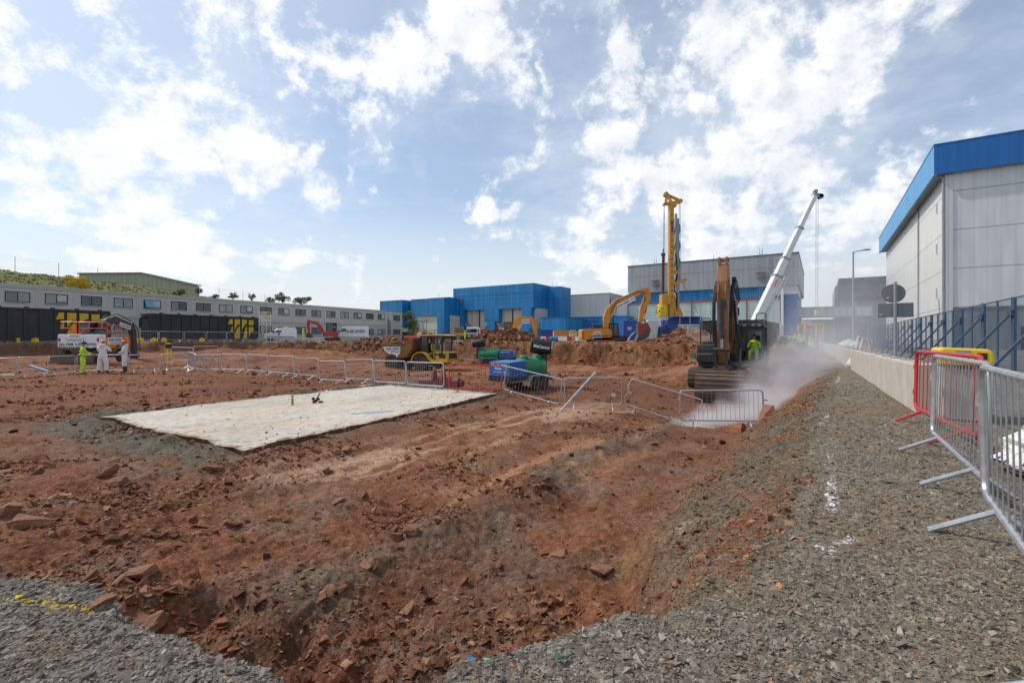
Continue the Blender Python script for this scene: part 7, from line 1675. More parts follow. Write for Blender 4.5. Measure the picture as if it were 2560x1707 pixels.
def van(label, loc, rz, L, H, W, high, text, blue=False):
    T = thing('parked_van', label, 'van', loc, rz, 'white vans parked before the offices')
    hood = .95 if not high else 1.15
    if high: pr = [(-L/2,.35),(-L/2,H-.15),(-L/2+.15,H),(L/2-2.0,H),(L/2-1.65,H-.12),(L/2-.85,1.3),(L/2-.15,1.05),(L/2,.85),(L/2,.35)]
    else: pr = [(-L/2,.3),(-L/2,H-.25),(-L/2+.2,H),(L/2-2.2,H),(L/2-1.75,H-.1),(L/2-.95,1.12),(L/2-.15,.98),(L/2,.8),(L/2,.3)]
    b = MB(); b.prism(pr, 'y', -W/2, W/2); body = b.build('body', 'white', T, bevel=.08)
    wx = L/2-1.75; 
    b = MB(); b.add([(pr[4][0]+.06,-W/2+.12,pr[4][1]-.08),(pr[5][0]-.05,-W/2+.06,pr[5][1]+.07),(pr[5][0]-.05,W/2-.06,pr[5][1]+.07),(pr[4][0]+.06,W/2-.12,pr[4][1]-.08)], [(0,1,2,3)]); b.v = [(p[0]+.03,p[1],p[2]+.03) for p in b.v]; b.build('windscreen', 'glasslight', T)
    for s in (-1,1):
        y = s*(W/2+.006); b = MB(); b.add([(pr[4][0]-.55,y,pr[5][1]+.12),(pr[5][0]-.2,y,pr[5][1]+.1),(pr[4][0]+.1,y,pr[4][1]-.25),(pr[4][0]-.5,y,pr[4][1]-.25)], [(0,1,2,3)]); b.build('side_window', 'glass', T)
        b = MB(); b.box(-L/2+.3, L/2-.3, y-.008, y+.008, .5, .6); b.build('side_trim', 'black', T)
        b = MB(); b.box(L/2-.25, L/2+.01, s*(W/2-.4), s*(W/2-.08), .72, .92); b.build('headlight', 'glasslight', T)
        for x in (L/2-.95, -L/2+.95): tyre(T, (x, s*(W/2-.12), .34), .34, .22, 'y', 'lampgrey', False)
        b = MB(); b.box(pr[5][0]-.35,pr[5][0]-.2,s*(W/2+.02),s*(W/2+.22),pr[5][1]+.08,pr[5][1]+.32); b.build('mirror', 'black', T)
    b = MB(); b.box(L/2-.05,L/2+.03,-W/2+.1,W/2-.1,.3,.55); b.box(L/2,L/2+.02,-.5,.5,.62,.8); b.build('bumper', 'black', T)
    b = MB(); b.box(L/2+.03,L/2+.04,-.26,.26,.4,.5); b.build('number_plate', 'offwhite', T)
    if text:
        l, r = MB(), MB(); logo(l, r, (L/2-2.2,W/2+.012,1.3), (-1,0,0), (0,0,1), 2.8, .45); r.box(-L/2+.8,-L/2+3.0,W/2+.01,W/2+.012,1.18,1.23); l.build('lettering', 'navy', T); r.build('lettering', 'redletter', T)
    else:
        l = MB(); l.text('ii', (.35,W/2+.012,.8), (-1,0,0), (0,0,1), .25, .45, .03); l.build('lettering', 'blackletter', T)
        b = MB(); b.box(-1.2,-.6,-.3,.3,H,H+.2); b.build('beacon_bar', 'cautyellow', T)
    return T
def vehicles():
    Y = 69; van('small white panel van with a yellow roof beacon right of the right charcoal tank', (PX(699,Y), Y, gz(PX(699,Y),Y)), R(180+34), 4.3, 1.85, 1.8, False, False)
    Y = 77; van('tall white panel van with blue lettering on its side', (PX(876,Y), Y, 1.0), R(180+18), 5.6, 2.3, 1.8, True, True)
    # red mini digger
    Y = 74; X = PX(826,Y); T = thing('mini_excavator', 'small red excavator with its arm bent down to the left between the two vans', 'excavator', (X, Y, .95))
    b = MB(); b.box(-.9,1.0,-.8,.8,.75,1.5); b.build('body', 'redpaint', T, bevel=.1)
    b = MB()
    for x in (-.4,.7):
        for y in (-.6,.6): b.bar((x,y,1.4),(x,y,2.75),.08)
    b.box(-.5,.8,-.7,.7,2.7,2.8); b.build('cab_frame', 'black', T)
    b = MB(); b.box(-.35,.65,-.55,.55,1.5,2.68); b.build('cab_glass', 'glass', T)
    for y in (-.85,.45):
        b = MB(); b.prism([(-1.2,.15),(-1.0,0),(1.0,0),(1.2,.15),(1.2,.4),(1.0,.55),(-1.0,.55),(-1.2,.4)], 'y', y, y+.4); b.build('track', 'track', T, bevel=.04)
    arm(T, 'boom', [(-.8,.9,.35),(-1.4,2.0,.5),(-2.0,2.75,.5),(-3.4,3.1,.3)], (-.2,.15), 'redpaint', 'y'); arm(T, 'stick', [(-3.35,3.3,.3),(-3.4,2.2,.4),(-3.3,1.2,.25)], (-.15,.1), 'redpaint', 'y')
    b = MB(); b.prism([(-3.6,1.2),(-3.0,1.2),(-2.8,.7),(-3.2,.4),(-3.6,.6)], 'y', -.4, .4); b.build('bucket', 'bucket', T)
    # mobile access steps, blue tank, timber stacks by the tank
    Y = 64; X = PX(662,Y); T = thing('access_steps', 'white mobile access steps with a railed platform at the end of the right charcoal tank', 'access steps', (X, Y, 1.0))
    b = MB()
    for x in (-.5,.5):
        for y in (-.5,.5): b.bar((x,y,0),(x,y,3.9),.06)
    for z in (2.2,2.75,3.3,3.85):
        for s in (-.5,.5): b.bar((-.5,s,z),(.5,s,z),.05); b.bar((s,-.5,z),(s,.5,z),.05)
    for k in range(4): b.bar((-.4+.2*k,-.5,2.2),(-.4+.2*k,-.5,3.85),.03)
    b.box(-.5,.5,-.5,.5,2.15,2.2); b.build('platform_frame', 'white', T)
    b = MB(); b.bar((.6,-.4,2.2),(-.2,-1.8,0),.08); b.bar((.6,.4,2.2),(-.2,-1.0,0),.08)
    for k in range(8): t = k/8; b.box(.6-.8*t-.1,.6-.8*t+.1,-.4-1.4*t,.4-1.4*t,2.2-2.2*t-.03,2.2-2.2*t)
    b.build('stair_flight', 'galv', T)
    b = MB(); b.box(.3,.56,-.57,-.53,2.9,3.8); b.build('yellow_gate', 'cautyellow', T)
    Y = 77; X = PX(683,Y); b = MB(); b.lathe([(.9,0),(1.0,.1),(1.0,1.6),(.8,1.95),(.3,2.1)], (0,0,0), 'z', 20); o = b.build('water_butt', 'bluesheet', smooth=True); o.location = (X,Y,1.0); tag(o, 'round blue plastic water tank showing above the small white van', 'tank')
    for i, (u, Y, lab) in enumerate(((722,68,'pale concrete slab stack at the platform edge, left one'),(752,69,'pale concrete slab stack at the platform edge by the worker'),(790,71,'pale concrete slab stack at the platform edge below the red digger'))):
        b = MB()
        for k in range(3): b.box(-1.2+.05*k,1.2-.03*k,-.4,.4,.16*k,.16*k+.14)
        o = b.build('slab_stack', 'offwhite'); o.location = (PX(u,Y), Y, 1.0); tag(o, lab, 'slab stack', 'slab stacks at the platform edge')
    # lorry
    Y = 98; X = PX(1184,Y); T = thing('parked_lorry', 'white and red lorry facing the camera on the platform', 'lorry', (X, Y, .9), R(-14))
    b = MB(); b.prism([(-1.2,.7),(-1.2,2.2),(-1.1,2.75),(1.1,2.75),(1.2,2.2),(1.2,.7)], 'y', -1.1, .9); b.build('cab', 'white', T, bevel=.1)
    b = MB(); b.box(-1.08,1.08,-1.13,-1.11,1.65,2.4); b.build('windscreen', 'glass', T)
    b = MB(); b.box(-1.0,1.0,-1.13,-1.11,.95,1.45); b.build('grille', 'lampgrey', T)
    b = MB(); b.box(1.21,1.23,-.8,.6,.9,1.5); b.box(-1.2,1.2,-1.15,-1.1,.5,.72); b.build('red_band', 'redpaint', T)
    b = MB(); b.box(-1.2,1.2,1.1,5.5,1.1,2.3); b.build('load_body', 'redpaint', T)
    for x in (-1.0,1.0):
        for y in (-.3,3.5,4.6): tyre(T, (x,y,.5), .5, .35, 'x', 'lampgrey', False)
    for x in (-1.35,1.35):
        b = MB(); b.box(x-.1,x+.1,-1.15,-1.05,1.7,2.3); b.build('mirror', 'black', T)
    # yellow loader left of the lorry
    Y = 92; X = PX(1148,Y); T = thing('wheel_loader', 'small yellow loading machine just left of the lorry', 'loader', (X, Y, .95), R(10))
    b = MB(); b.box(-1.7,1.7,-.8,.8,.8,1.5); b.build('body', 'yellow', T, bevel=.1)
    b = MB()
    for x in (-.9,.7):
        for y in (-.7,.7): b.bar((x,y,1.4),(x,y,2.5),.1)
    b.box(-1.1,.9,-.8,.8,2.45,2.6); b.build('cab_frame', 'yellow', T)
    b = MB(); b.box(-.85,.65,-.65,.65,1.5,2.44); b.build('cab_glass', 'glass', T)
    for x in (-1.1,1.1):
        for y in (-.8,.8): tyre(T, (x,y,.6), .6, .4, 'y', 'yellow', False)
    b = MB(); b.prism([(1.7,.3),(2.6,.3),(2.7,.8),(2.3,1.3),(2.1,.8)], 'y', -.9, .9); b.build('bucket', 'dark', T)
    # two cardboard coloured boxes and an orange machine at the platform edge behind the truck
    for i, (u, lab) in enumerate(((978.5,'brown crate behind the dump truck skip, left of two'),(993,'brown crate behind the dump truck skip, right of two'))):
        Y = 56; b = MB(); b.box(-.31,.31,-.3,.3,0,.75); b.box(-.33,.33,-.32,.32,.75,.8); o = b.build('crate', 'cardboard', bevel=.02); o.location = (PX(u,Y),Y,.95); tag(o, lab, 'crate', 'brown crates behind the dump truck')
    Y = 57; X = PX(1033,Y); T = thing('road_roller', 'orange compact roller half hidden behind the dump truck', 'roller', (X,Y,.5), 0)
    b = MB(); b.box(-1.0,.5,-.5,.5,.7,1.15); b.build('body', 'orangered', T, bevel=.08)
    b = MB(); b.lathe([(.45,-.5),(.45,.5)], (-.9,0,.45), 'y', 18); b.build('drum', 'steel', T, True)
    b = MB(); b.bar((.3,-.4,1.1),(.3,-.4,1.9),.06); b.bar((.3,.4,1.1),(.3,.4,1.9),.06); b.bar((.3,-.4,1.9),(.3,.4,1.9),.06); b.build('roll_bar', 'orangered', T)
    b = MB(); b.box(.5,1.1,-.4,.4,.95,1.5); b.build('seat', 'offwhite', T, bevel=.08)
    # buckets lying by the slab
    Y = 20.5; X = PX(1100,Y); T = thing('excavator_bucket', 'dull red digging bucket lying on the soil behind the barriers by the slab', 'bucket', (X, Y, gz(X,Y)), R(-12))
    m = mat('dull_red_steel', (.22,.045,.05), .6, 0, .2, 2, dirt=.4); M['dullred'] = m
    b = MB(); b.prism([(-.25,0),(.2,-.02),(.32,.15),(.28,.32),(.0,.42),(-.2,.3)], 'x', -.92, .85); b.build('shell', 'dullred', T, bevel=.03)
    for x in (-.28,.12):
        b = MB(); b.prism([(-.35,.3),(.3,.3),(.12,.78),(.0,.85),(-.12,.78)], 'x', x, x+.07); b.build('hanger_plate', 'dullred', T)
    b = MB(); b.tube((-.28,0,.7),(.19,0,.7),.05,10); b.build('hanger_pin', 'cardboard', T)
    b = MB(); b.prism([(-.2,.02),(.25,.02),(.3,.2),(.1,.3),(-.15,.25)], 'x', .9, 1.0); b.build('end_plate', 'rust', T)
vehicles()

def centre_stuff():
    # stacked site containers and plant on the platform
    def cont(label, u0, u1, vt, Y, m, depth=2.4, base=.9, rz=0, name='site_container'):
        x0, x1 = PX(u0,Y), PX(u1,Y); h = PZ(vt,Y)-base; T = thing(name, label, 'container', (x0, Y, base), rz, 'site containers on the platform')
        b = MB(); b.box(0.02, x1-x0-.02, .02, depth-.02, .1, h-.08); s = b.build('shell', m, T)
        b = MB(); w = x1-x0
        for k in range(int(w/.3)): b.box(.12+.3*k, .26+.3*k, -.02, .019, .2, h-.15)
        b.build('corrugation', m, T)
        b = MB()
        for x in (0, w-.12): b.box(x, x+.12, -.03, .1, 0, h)
        b.box(.12,w-.12,-.03,.1,h-.14,h); b.box(.12,w-.12,-.03,.1,0,.16); b.build('frame', m, T); return T
    cont('bright blue site container behind the orange excavator arm', 1322, 1353, 821, 84, 'mistblue')
    cont('navy site container between the bright blue and the orange one', 1354, 1384, 824, 84, 'blueplant')
    t = cont('orange site container left of the yellow caged tank', 1385, 1426, 826, 76, 'orangepaint')
    # caged tank
    Y = 64; X = PX(1433,Y); T = thing('caged_tank', 'yellow caged liquid tank at the left of the amber excavator', 'tank', (X,Y,.95))
    b = MB(); b.box(-.42,.42,-.4,.4,.2,1.15); b.build('inner_tank', 'offwhite', T, bevel=.05)
    b = MB()
    for x in (-.46,0,.46):
        for y in (-.45,.45): b.bar((x,y,0),(x,y,1.35),.07)
    for z in (.15,.65,1.3):
        for y in (-.45,.45): b.bar((-.46,y,z),(.46,y,z),.07)
        for x in (-.46,.46): b.bar((x,-.45,z),(x,.45,z),.07)
    b.box(-.3,.3,-.3,.3,1.3,1.5); b.build('cage', 'cautyellow', T)
    # water-filled barriers
    i = 0; base = None
    for u, c in ((1330,'white'),(1345,'redpaint'),(1358,'white'),(1371,'redpaint'),(1398,'white'),(1411,'white'),(1423,'redpaint'),(1446,'white')):
        Y = 61; b = MB(); b.prism([(-.25,0),(-.22,.2),(-.1,.45),(-.08,.6),(.08,.6),(.1,.45),(.22,.2),(.25,0)], 'x', -.33, .33); o = b.build('water_barrier', c, bevel=.03); o.location = (PX(u,Y),Y,1.0)
        tag(o, ('white' if c == 'white' else 'red')+' plastic water barrier on the platform edge '+['left of the orange excavator bucket','under the bright blue container','below the bright blue container','between the blue container and the blue drum','right of the blue drum','in front of the orange container','beside the yellow caged tank','right of the yellow caged tank'][i], 'water barrier', 'water barriers on the platform edge'); i += 1
    Y = 60; b = MB(); b.tube((-.5,0,.3),(.5,0,.3),.32,18); b.tube((-.3,0,.3),(-.26,0,.3),.34,18); b.tube((.26,0,.3),(.3,0,.3),.34,18); o = b.build('drum', 'bluesheet', smooth=True); o.location = (PX(1385,Y),Y,1.0); tag(o, 'blue plastic drum on its side at the platform edge', 'drum')
    # processing plant: blue box, white hopper, blue screen with banner
    Y = 64; X = PX(1577,Y); T = thing('generator_set', 'blue generator container with a white swoosh behind the amber excavator bucket', 'generator', (X,Y,.9))
    b = MB(); b.box(-.95,.95,0,2.0,.2,PZ(801,Y)-.9); s = b.build('canopy', 'blueplant', T, bevel=.05)
    b = MB(); b.add([(-.55,-.01,.25),(-.25,-.01,.25),(.0,-.01,.75),(.75,-.01,1.5),(.1,-.01,1.1)], [(0,1,2,3,4)]); b.build('swoosh', 'white', s)
    b = MB()
    for k in range(3): b.box(-.45,.1,-.012,-.002,1.9-.14*k,1.97-.14*k)
    b.build('lettering', 'whiteletter', s)
    Y = 62; X = PX(1632,Y); T = thing('hopper_unit', 'pale grey angular hopper shield standing between the blue plant machines', 'hopper', (X,Y,.9))
    h = PZ(800,Y)-.9; b = MB(); b.prism([(-.82,.35),(-.8,h-.15),(-.5,h),(.55,h),(.78,h-.7),(.5,.35)], 'y', 0, 1.0); b.build('shield', 'offwhite', T, bevel=.06)
    b = MB(); b.box(-.6,.4,.1,.9,0,.349); b.build('skid', 'dark', T)
    Y = 62; X = PX(1719,Y); T = thing('screening_machine', 'dark blue screening machine with a lettered banner behind the spoil heap', 'screening machine', (X,Y,.9))
    zt = PZ(791,Y)-.9; zb = PZ(812,Y)-.9
    b = MB(); b.prism([(-2.5,zb),(-2.0,zt),(1.9,zt),(2.1,zt-.1),(2.0,zb)], 'y', 1.2, 1.4); b.box(-1.9,1.9,0,1.2,zt-.1,zt); b.box(-3.6,-1.6,-.2,1.6,.8,2.0); b.build('hopper_body', 'blueplant', T)
    for x in (-1.0,.3,1.85):
        b = MB(); b.bar((x,0,.6),(x,0,zt-.1),.12); b.build('support_leg', 'lampgrey', T)
    b = MB(); b.bar((-3.3,-.1,.3),(-2.7,-.1,1.9),.35,.4); b.build('conveyor_strut', 'dark', T)
    b = MB()
    for x in (-3.0,-2.3,1.0,1.5): b.lathe([(.25,-.1),(.25,.1)], (x,-.2,1.5), 'y', 12)
    b.build('drive_pulley', 'dark', T)
    b = MB(); b.box(-1.5,1.7,0,1.8,.4,.9); b.build('chassis', 'dark', T)
    sign(T, (-1.35,-.22,zb-.42), (1,0,0), (0,0,1), 3.05, .46)
    # dark container behind the excavator
    c = (PX(1908,50), 50.0); T = thing('steel_container', 'dark grey steel container with a thin red stripe behind the big excavator cab', 'container', (*c, .0), RG, 'site containers on the platform')
    L = ft(c, 1953, D1); h = 3.2
    b = MB(); b.box(-6.0,0,0,L,.1,h); b.build('shell', 'container', T, bevel=.02)
    b = MB()
    for k in range(int(L/.42)): b.box(.0,.03,.1+.42*k,.3+.42*k,.75,h-.12)
    b.build('corrugation', 'container', T)
    b = MB(); b.box(.001,.035,0,L,.5,.58); b.box(-6,0,-.03,-.001,.5,.58); b.build('red_stripe', 'redpaint', T)
    b = MB(); b.lathe([(.45,0),(.45,.12),(.3,.12),(.3,.0)], (0,L*.55,1.75), 'x', 20); b.build('round_port', 'black', T)
    b = MB(); b.box(-6.05,.05,-.05,L+.05,h,h+.12); b.build('roof', 'container', T)
centre_stuff()

def far_right():
    Y = 72; x0, x1 = PX(2012,Y), PX(2058,Y); zt = PZ(811,Y); T = thing('goal_frame', 'amber steel goalpost frame across the track in the haze', 'frame', (x0,Y,0))
    b = MB(); w = x1-x0
    for y in (0,1.6):
        for x in (0,w): b.bar((x,y,0),(x,y,zt),.2)
        b.bar((0,y,zt),(w,y,zt),.2); b.bar((0,y,zt-1.0),(w,y,zt-1.0),.14)
    b.build('posts', 'orangepaint', T)
    b = MB()
    for k in range(7): b.tube((w*(k+.5)/7,.5,zt-.9),(w*(k+.5)/7,.5,zt+.5),.05,5)
    b.box(.1,w*.4,.2,1.0,zt+.1,zt+.55); b.build('cable_rack', 'lampgrey', T)
    for i, (u, c, lab) in enumerate(((2028,'white','white water barrier closing the track, left of the red and white set'),(2039,'redpaint','red water barrier in the middle of the set closing the track'),(2050,'white','white water barrier right of the middle of the set closing the track'),(2060,'redpaint','red water barrier at the right end of the set closing the track'))):
        Y = 57; b = MB(); b.prism([(-.3,0),(-.26,.3),(-.12,.7),(-.1,.95),(.1,.95),(.12,.7),(.26,.3),(.3,0)], 'x', -.27, .27); o = b.build('water_barrier', c, bevel=.03); o.location = (PX(u,Y),Y,.05); tag(o, lab, 'water barrier', 'water barriers closing the track')
    T = thing('timber_stack', 'stack of boards and crates by the workers on the far track', 'timber stack', (PX(1996,66),66,.05))
    for k in range(3):
        b = MB(); b.box(-1.2+.1*k,1.1-.05*k,-.5,.5,.35*k,.35*k+.3); b.build('board_layer', 'timber', T)
    # small workers far off
    n, e = standing({'l': ((-.27,-.05,1.17), (-.24,-.2,.95)), 'r': ((.27,-.05,1.17), (.24,-.22,.97))}, 1.1, .12)
    def reg(c): return 2 if c.z < .085 else 1 if c.z > 1.5 else 0
    first = None
    for u, Y, z, lab in ((1987,64,.1,'small person in hi-vis yellow on the far track, left one of the pair'),(1999,63,.1,'small person in hi-vis yellow on the far track, right one of the pair'),(2027,66,.1,'small person in hi-vis yellow behind the red and white barriers, left one'),(2050,66,.1,'small person in hi-vis yellow behind the red and white barriers, right one'),
                         (758,70,1.0,'small person in hi-vis yellow between the white vans'),(655,64.5,1.0,'small person in hi-vis yellow at the foot of the access steps'),(1163,86,.95,'small person in hi-vis yellow left of the lorry')):
        if first is None:
            T = thing('person', lab, 'person', (PX(u,Y),Y,z), R(160), 'distant people in hi-vis'); skin_body('body', n, e, ['hivis','skin','boot'], reg, T); helmet(T, 'white'); first = T
        else: dup(first, None, lab, 'distant people in hi-vis', (PX(u,Y),Y,z), (0,0,R(random.uniform(0,360))))
    # low posts lights before the offices
    for i, (u, Y, vt, lab) in enumerate(((1066,104,786,'tallest floodlight mast beside the pale wall of the blue building'),(1058,100,805,'short floodlight mast left of the tallest one'),(1137,104,804,'floodlight mast in front of the beige panels'),(1345,100,803,'floodlight mast right of the orange excavator arm'))):
        h = PZ(vt,Y)-1; T = thing('floodlight_mast', lab, 'floodlight mast', (PX(u,Y),Y,1.0), 0, 'floodlight masts on the platform'); b = MB(); b.tube((0,0,0),(0,0,h),.07,8); b.build('pole', 'lampgrey', T); b = MB(); b.bar((-.9,0,h),(.9,0,h),.06)
        for x in (-.8,-.3,.3,.8): b.box(x-.16,x+.16,-.12,.08,h,h+.3)
        b.build('lamp_head', 'lampgrey', T)
    b = MB(); b.box(-4,4,-.1,.1,0,1.7)
    # temporary blue fence panels before the offices
    T = thing('mesh_hoarding', 'blue-grey temporary mesh fence in front of the end of the offices', 'fence', (PX(905,88),88,1.0))
    for k in range(9):
        b = MB(); x = 1.9*k; b.tube((x,0,0),(x,0,2.0),.04,6); b.build('post', 'fenceblue', T)
    for k in range(8):
        b = MB(); x = 1.9*k
        for j in range(1,14): b.tube((x+j*.135,0,.05),(x+j*.135,0,1.95),.012,3,cap=False)
        for z in (.05,1.0,1.95): b.bar((x,0,z),(x+1.9,0,z),.03)
        b.build('mesh_panel', 'fenceblue', T)
    # tripod
    Y = 32; X = PX(420,Y); z = gz(X,Y); T = thing('survey_tripod', 'yellow tripod with a survey instrument on the red soil', 'tripod', (X,Y,z))
    for a in (0,2.1,4.2):
        b = MB(); q = (.72*math.sin(a+.5),.72*math.cos(a+.5),0); b.bar((.07*math.sin(a+.5),.07*math.cos(a+.5),1.3),q,.07,.06,.05,.05); b.build('leg', 'cautyellow', T)
    b = MB(); b.lathe([(.1,1.26),(.12,1.32)], (0,0,0), 'z', 14); b.build('head_plate', 'cautyellow', T)
    b = MB(); b.box(-.11,.11,-.09,.09,1.33,1.42); b.box(-.12,-.07,-.06,.06,1.42,1.62); b.box(.07,.12,-.06,.06,1.42,1.62); b.tube((0,-.14,1.52),(0,.12,1.52),.055,12); o = b.build('instrument', 'black', T)
    b = MB(); b.box(-.125,.125,-.07,.07,1.6,1.68); b.build('carry_handle', 'cautyellow', o)
    # marker post and dark tool on the slab
    Y = PX(0,0) or 0
    Yp = 13.9; T = thing('marker_post', 'short red topped yellow post standing on the slab', 'post', (PX(731,14.3),14.3,-.68)); b = MB(); b.tube((0,0,0),(0,0,.26),.032,10); b.build('post', 'timber', T, True); b = MB(); b.tube((0,0,.262),(0,0,.3),.034,10); b.build('red_cap', 'redpaint', T, True); b = MB(); b.tube((0,0,.2),(0,0,.258),.0335,10); b.build('yellow_band', 'cautyellow', T, True)
    T = thing('folded_tripod', 'black folded camera tripod head lying on the slab', 'tripod', (PX(790,14.8),14.8,-.68), R(20)); 
    b = MB(); b.box(-.1,.0,-.05,.05,0,.08); b.bar((-.05,0,.05),(.1,.02,.14),.07,.08); b.box(.07,.2,-.05,.05,.0,.06); b.ball((-.08,0,.14), .05, 10); b.build('head', 'black', T, bevel=.01)
    b = MB(); b.tube((.0,0,.1),(.1,.05,.27),.022,8); b.tube((.06,.03,.2),(.14,.07,.33),.009,6); b.build('handle', 'dark', T, True)
    # litter on the near gravel
    for i, (u, v, m, lab) in enumerate(((1177,1638,'bluesheet','scrap of blue plastic on the near gravel, leftmost of three'),(1222,1650,'tankgreen','torn strip of green plastic on the near gravel'),(1396,1650,'tankgreen','small scrap of green plastic right of the torn strip'),(1276,1628,'redpaint','tiny red plastic scrap on the near gravel'),(12,1575,'white','white paper scrap at the left edge of the gravel'))):
        Y = 1.28*F/(v-V0); b = MB(); r = random.Random(i); s = .02; b.add([(r.uniform(-s,s)*1.5,r.uniform(-s,s),.004+r.uniform(0,.02)) for _ in range(6)], [(0,1,2),(2,3,4),(4,5,0),(1,3,5)]); o = b.build('plastic_scrap', m); o.location = (PX(u,Y),Y,gz(PX(u,Y),Y)+.012); tag(o, lab, 'scrap', 'plastic scraps on the near gravel')
far_right()

# ---------------------------------------------------------------- dust blown from the trench
def dust():
    m = bpy.data.materials.new('dust_smoke'); m.use_nodes = True; nt = m.node_tree; N = nt.nodes; N.remove(N['Principled BSDF']); out = N['Material Output']
    pv = N.new('ShaderNodeVolumePrincipled'); pv.inputs['Color'].default_value = (.95,.95,.96,1); pv.inputs['Anisotropy'].default_value = .25
    tc = N.new('ShaderNodeTexCoord')
    #      centre, radii, turn about z (deg), strength
    P = [((6.0,15.3,-1.3),(.9,.6,.30),20,6.5),((7.3,15.9,-1.2),(1.3,.8,.36),25,5.0),((8.9,16.9,-.9),(1.8,1.1,.66),28,1.3),((10.6,18.6,-.35),(2.1,1.6,1.1),35,.36),((13.0,21.5,.0),(3.0,2.2,1.3),45,.30),((16.6,26.0,.4),(4.6,3.0,1.8),50,.12),((22.5,34,1.6),(8.5,4.5,3.6),52,.04),((33,46,4.5),(13,7,6.5),52,.022)]
    acc = None
    nz = N.new('ShaderNodeTexNoise'); nz.inputs['Scale'].default_value = 1.25; nz.inputs['Detail'].default_value = 7; nz.inputs['Roughness'].default_value = .6; lk(nt, tc.outputs['Object'], nz.inputs['Vector'])
    wv = N.new('ShaderNodeVectorMath'); wv.operation = 'MULTIPLY_ADD'; lk(nt, nz.outputs['Color'], wv.inputs[0]); wv.inputs[1].default_value = (1.5,1.5,.8); wv.inputs[2].default_value = (-.75,-.75,-.4)
    ad = N.new('ShaderNodeVectorMath'); ad.operation = 'ADD'; lk(nt, tc.outputs['Object'], ad.inputs[0]); lk(nt, wv.outputs[0], ad.inputs[1])
    for c, r, t, s in P:
        mp = N.new('ShaderNodeMapping'); mp.vector_type = 'TEXTURE'; mp.inputs['Location'].default_value = c; mp.inputs['Rotation'].default_value = (0,0,R(t)); mp.inputs['Scale'].default_value = r; lk(nt, ad.outputs[0], mp.inputs[0])
        ln = N.new('ShaderNodeVectorMath'); ln.operation = 'LENGTH'; lk(nt, mp.outputs[0], ln.inputs[0])
        mr = N.new('ShaderNodeMapRange'); mr.interpolation_type = 'SMOOTHSTEP'; mr.inputs['From Min'].default_value = 1.25; mr.inputs['From Max'].default_value = .1; mr.inputs['To Max'].default_value = s; lk(nt, ln.outputs['Value'], mr.inputs['Value'])
        if acc is None: acc = mr.outputs[0]
        else: a = N.new('ShaderNodeMath'); a.operation = 'ADD'; lk(nt, acc, a.inputs[0]); lk(nt, mr.outputs[0], a.inputs[1]); acc = a.outputs[0]
    n2 = N.new('ShaderNodeMapRange'); n2.inputs['From Min'].default_value = .35; n2.inputs['From Max'].default_value = .65; n2.inputs['To Min'].default_value = .12; n2.inputs['To Max'].default_value = 1.85; lk(nt, nz.outputs['Fac'], n2.inputs['Value'])
    mu = N.new('ShaderNodeMath'); mu.operation = 'MULTIPLY'; lk(nt, acc, mu.inputs[0]); lk(nt, n2.outputs[0], mu.inputs[1]); lk(nt, mu.outputs[0], pv.inputs['Density'])
    lk(nt, pv.outputs[0], out.inputs['Volume']); m.cycles.volume_step_rate = 1.0
    b = MB()
    b.prism([(4.2,14.6),(7,14.6),(13.5,17.5),(20,22),(30,32),(48,50),(34,58),(18,42),(10,28),(7.0,19.5),(4.2,17.2)], 'z', -2.2, 11)
    o = b.build('smoke', m); stuff(o, 'pale dust blowing out of the trench and drifting along the track')
dust()
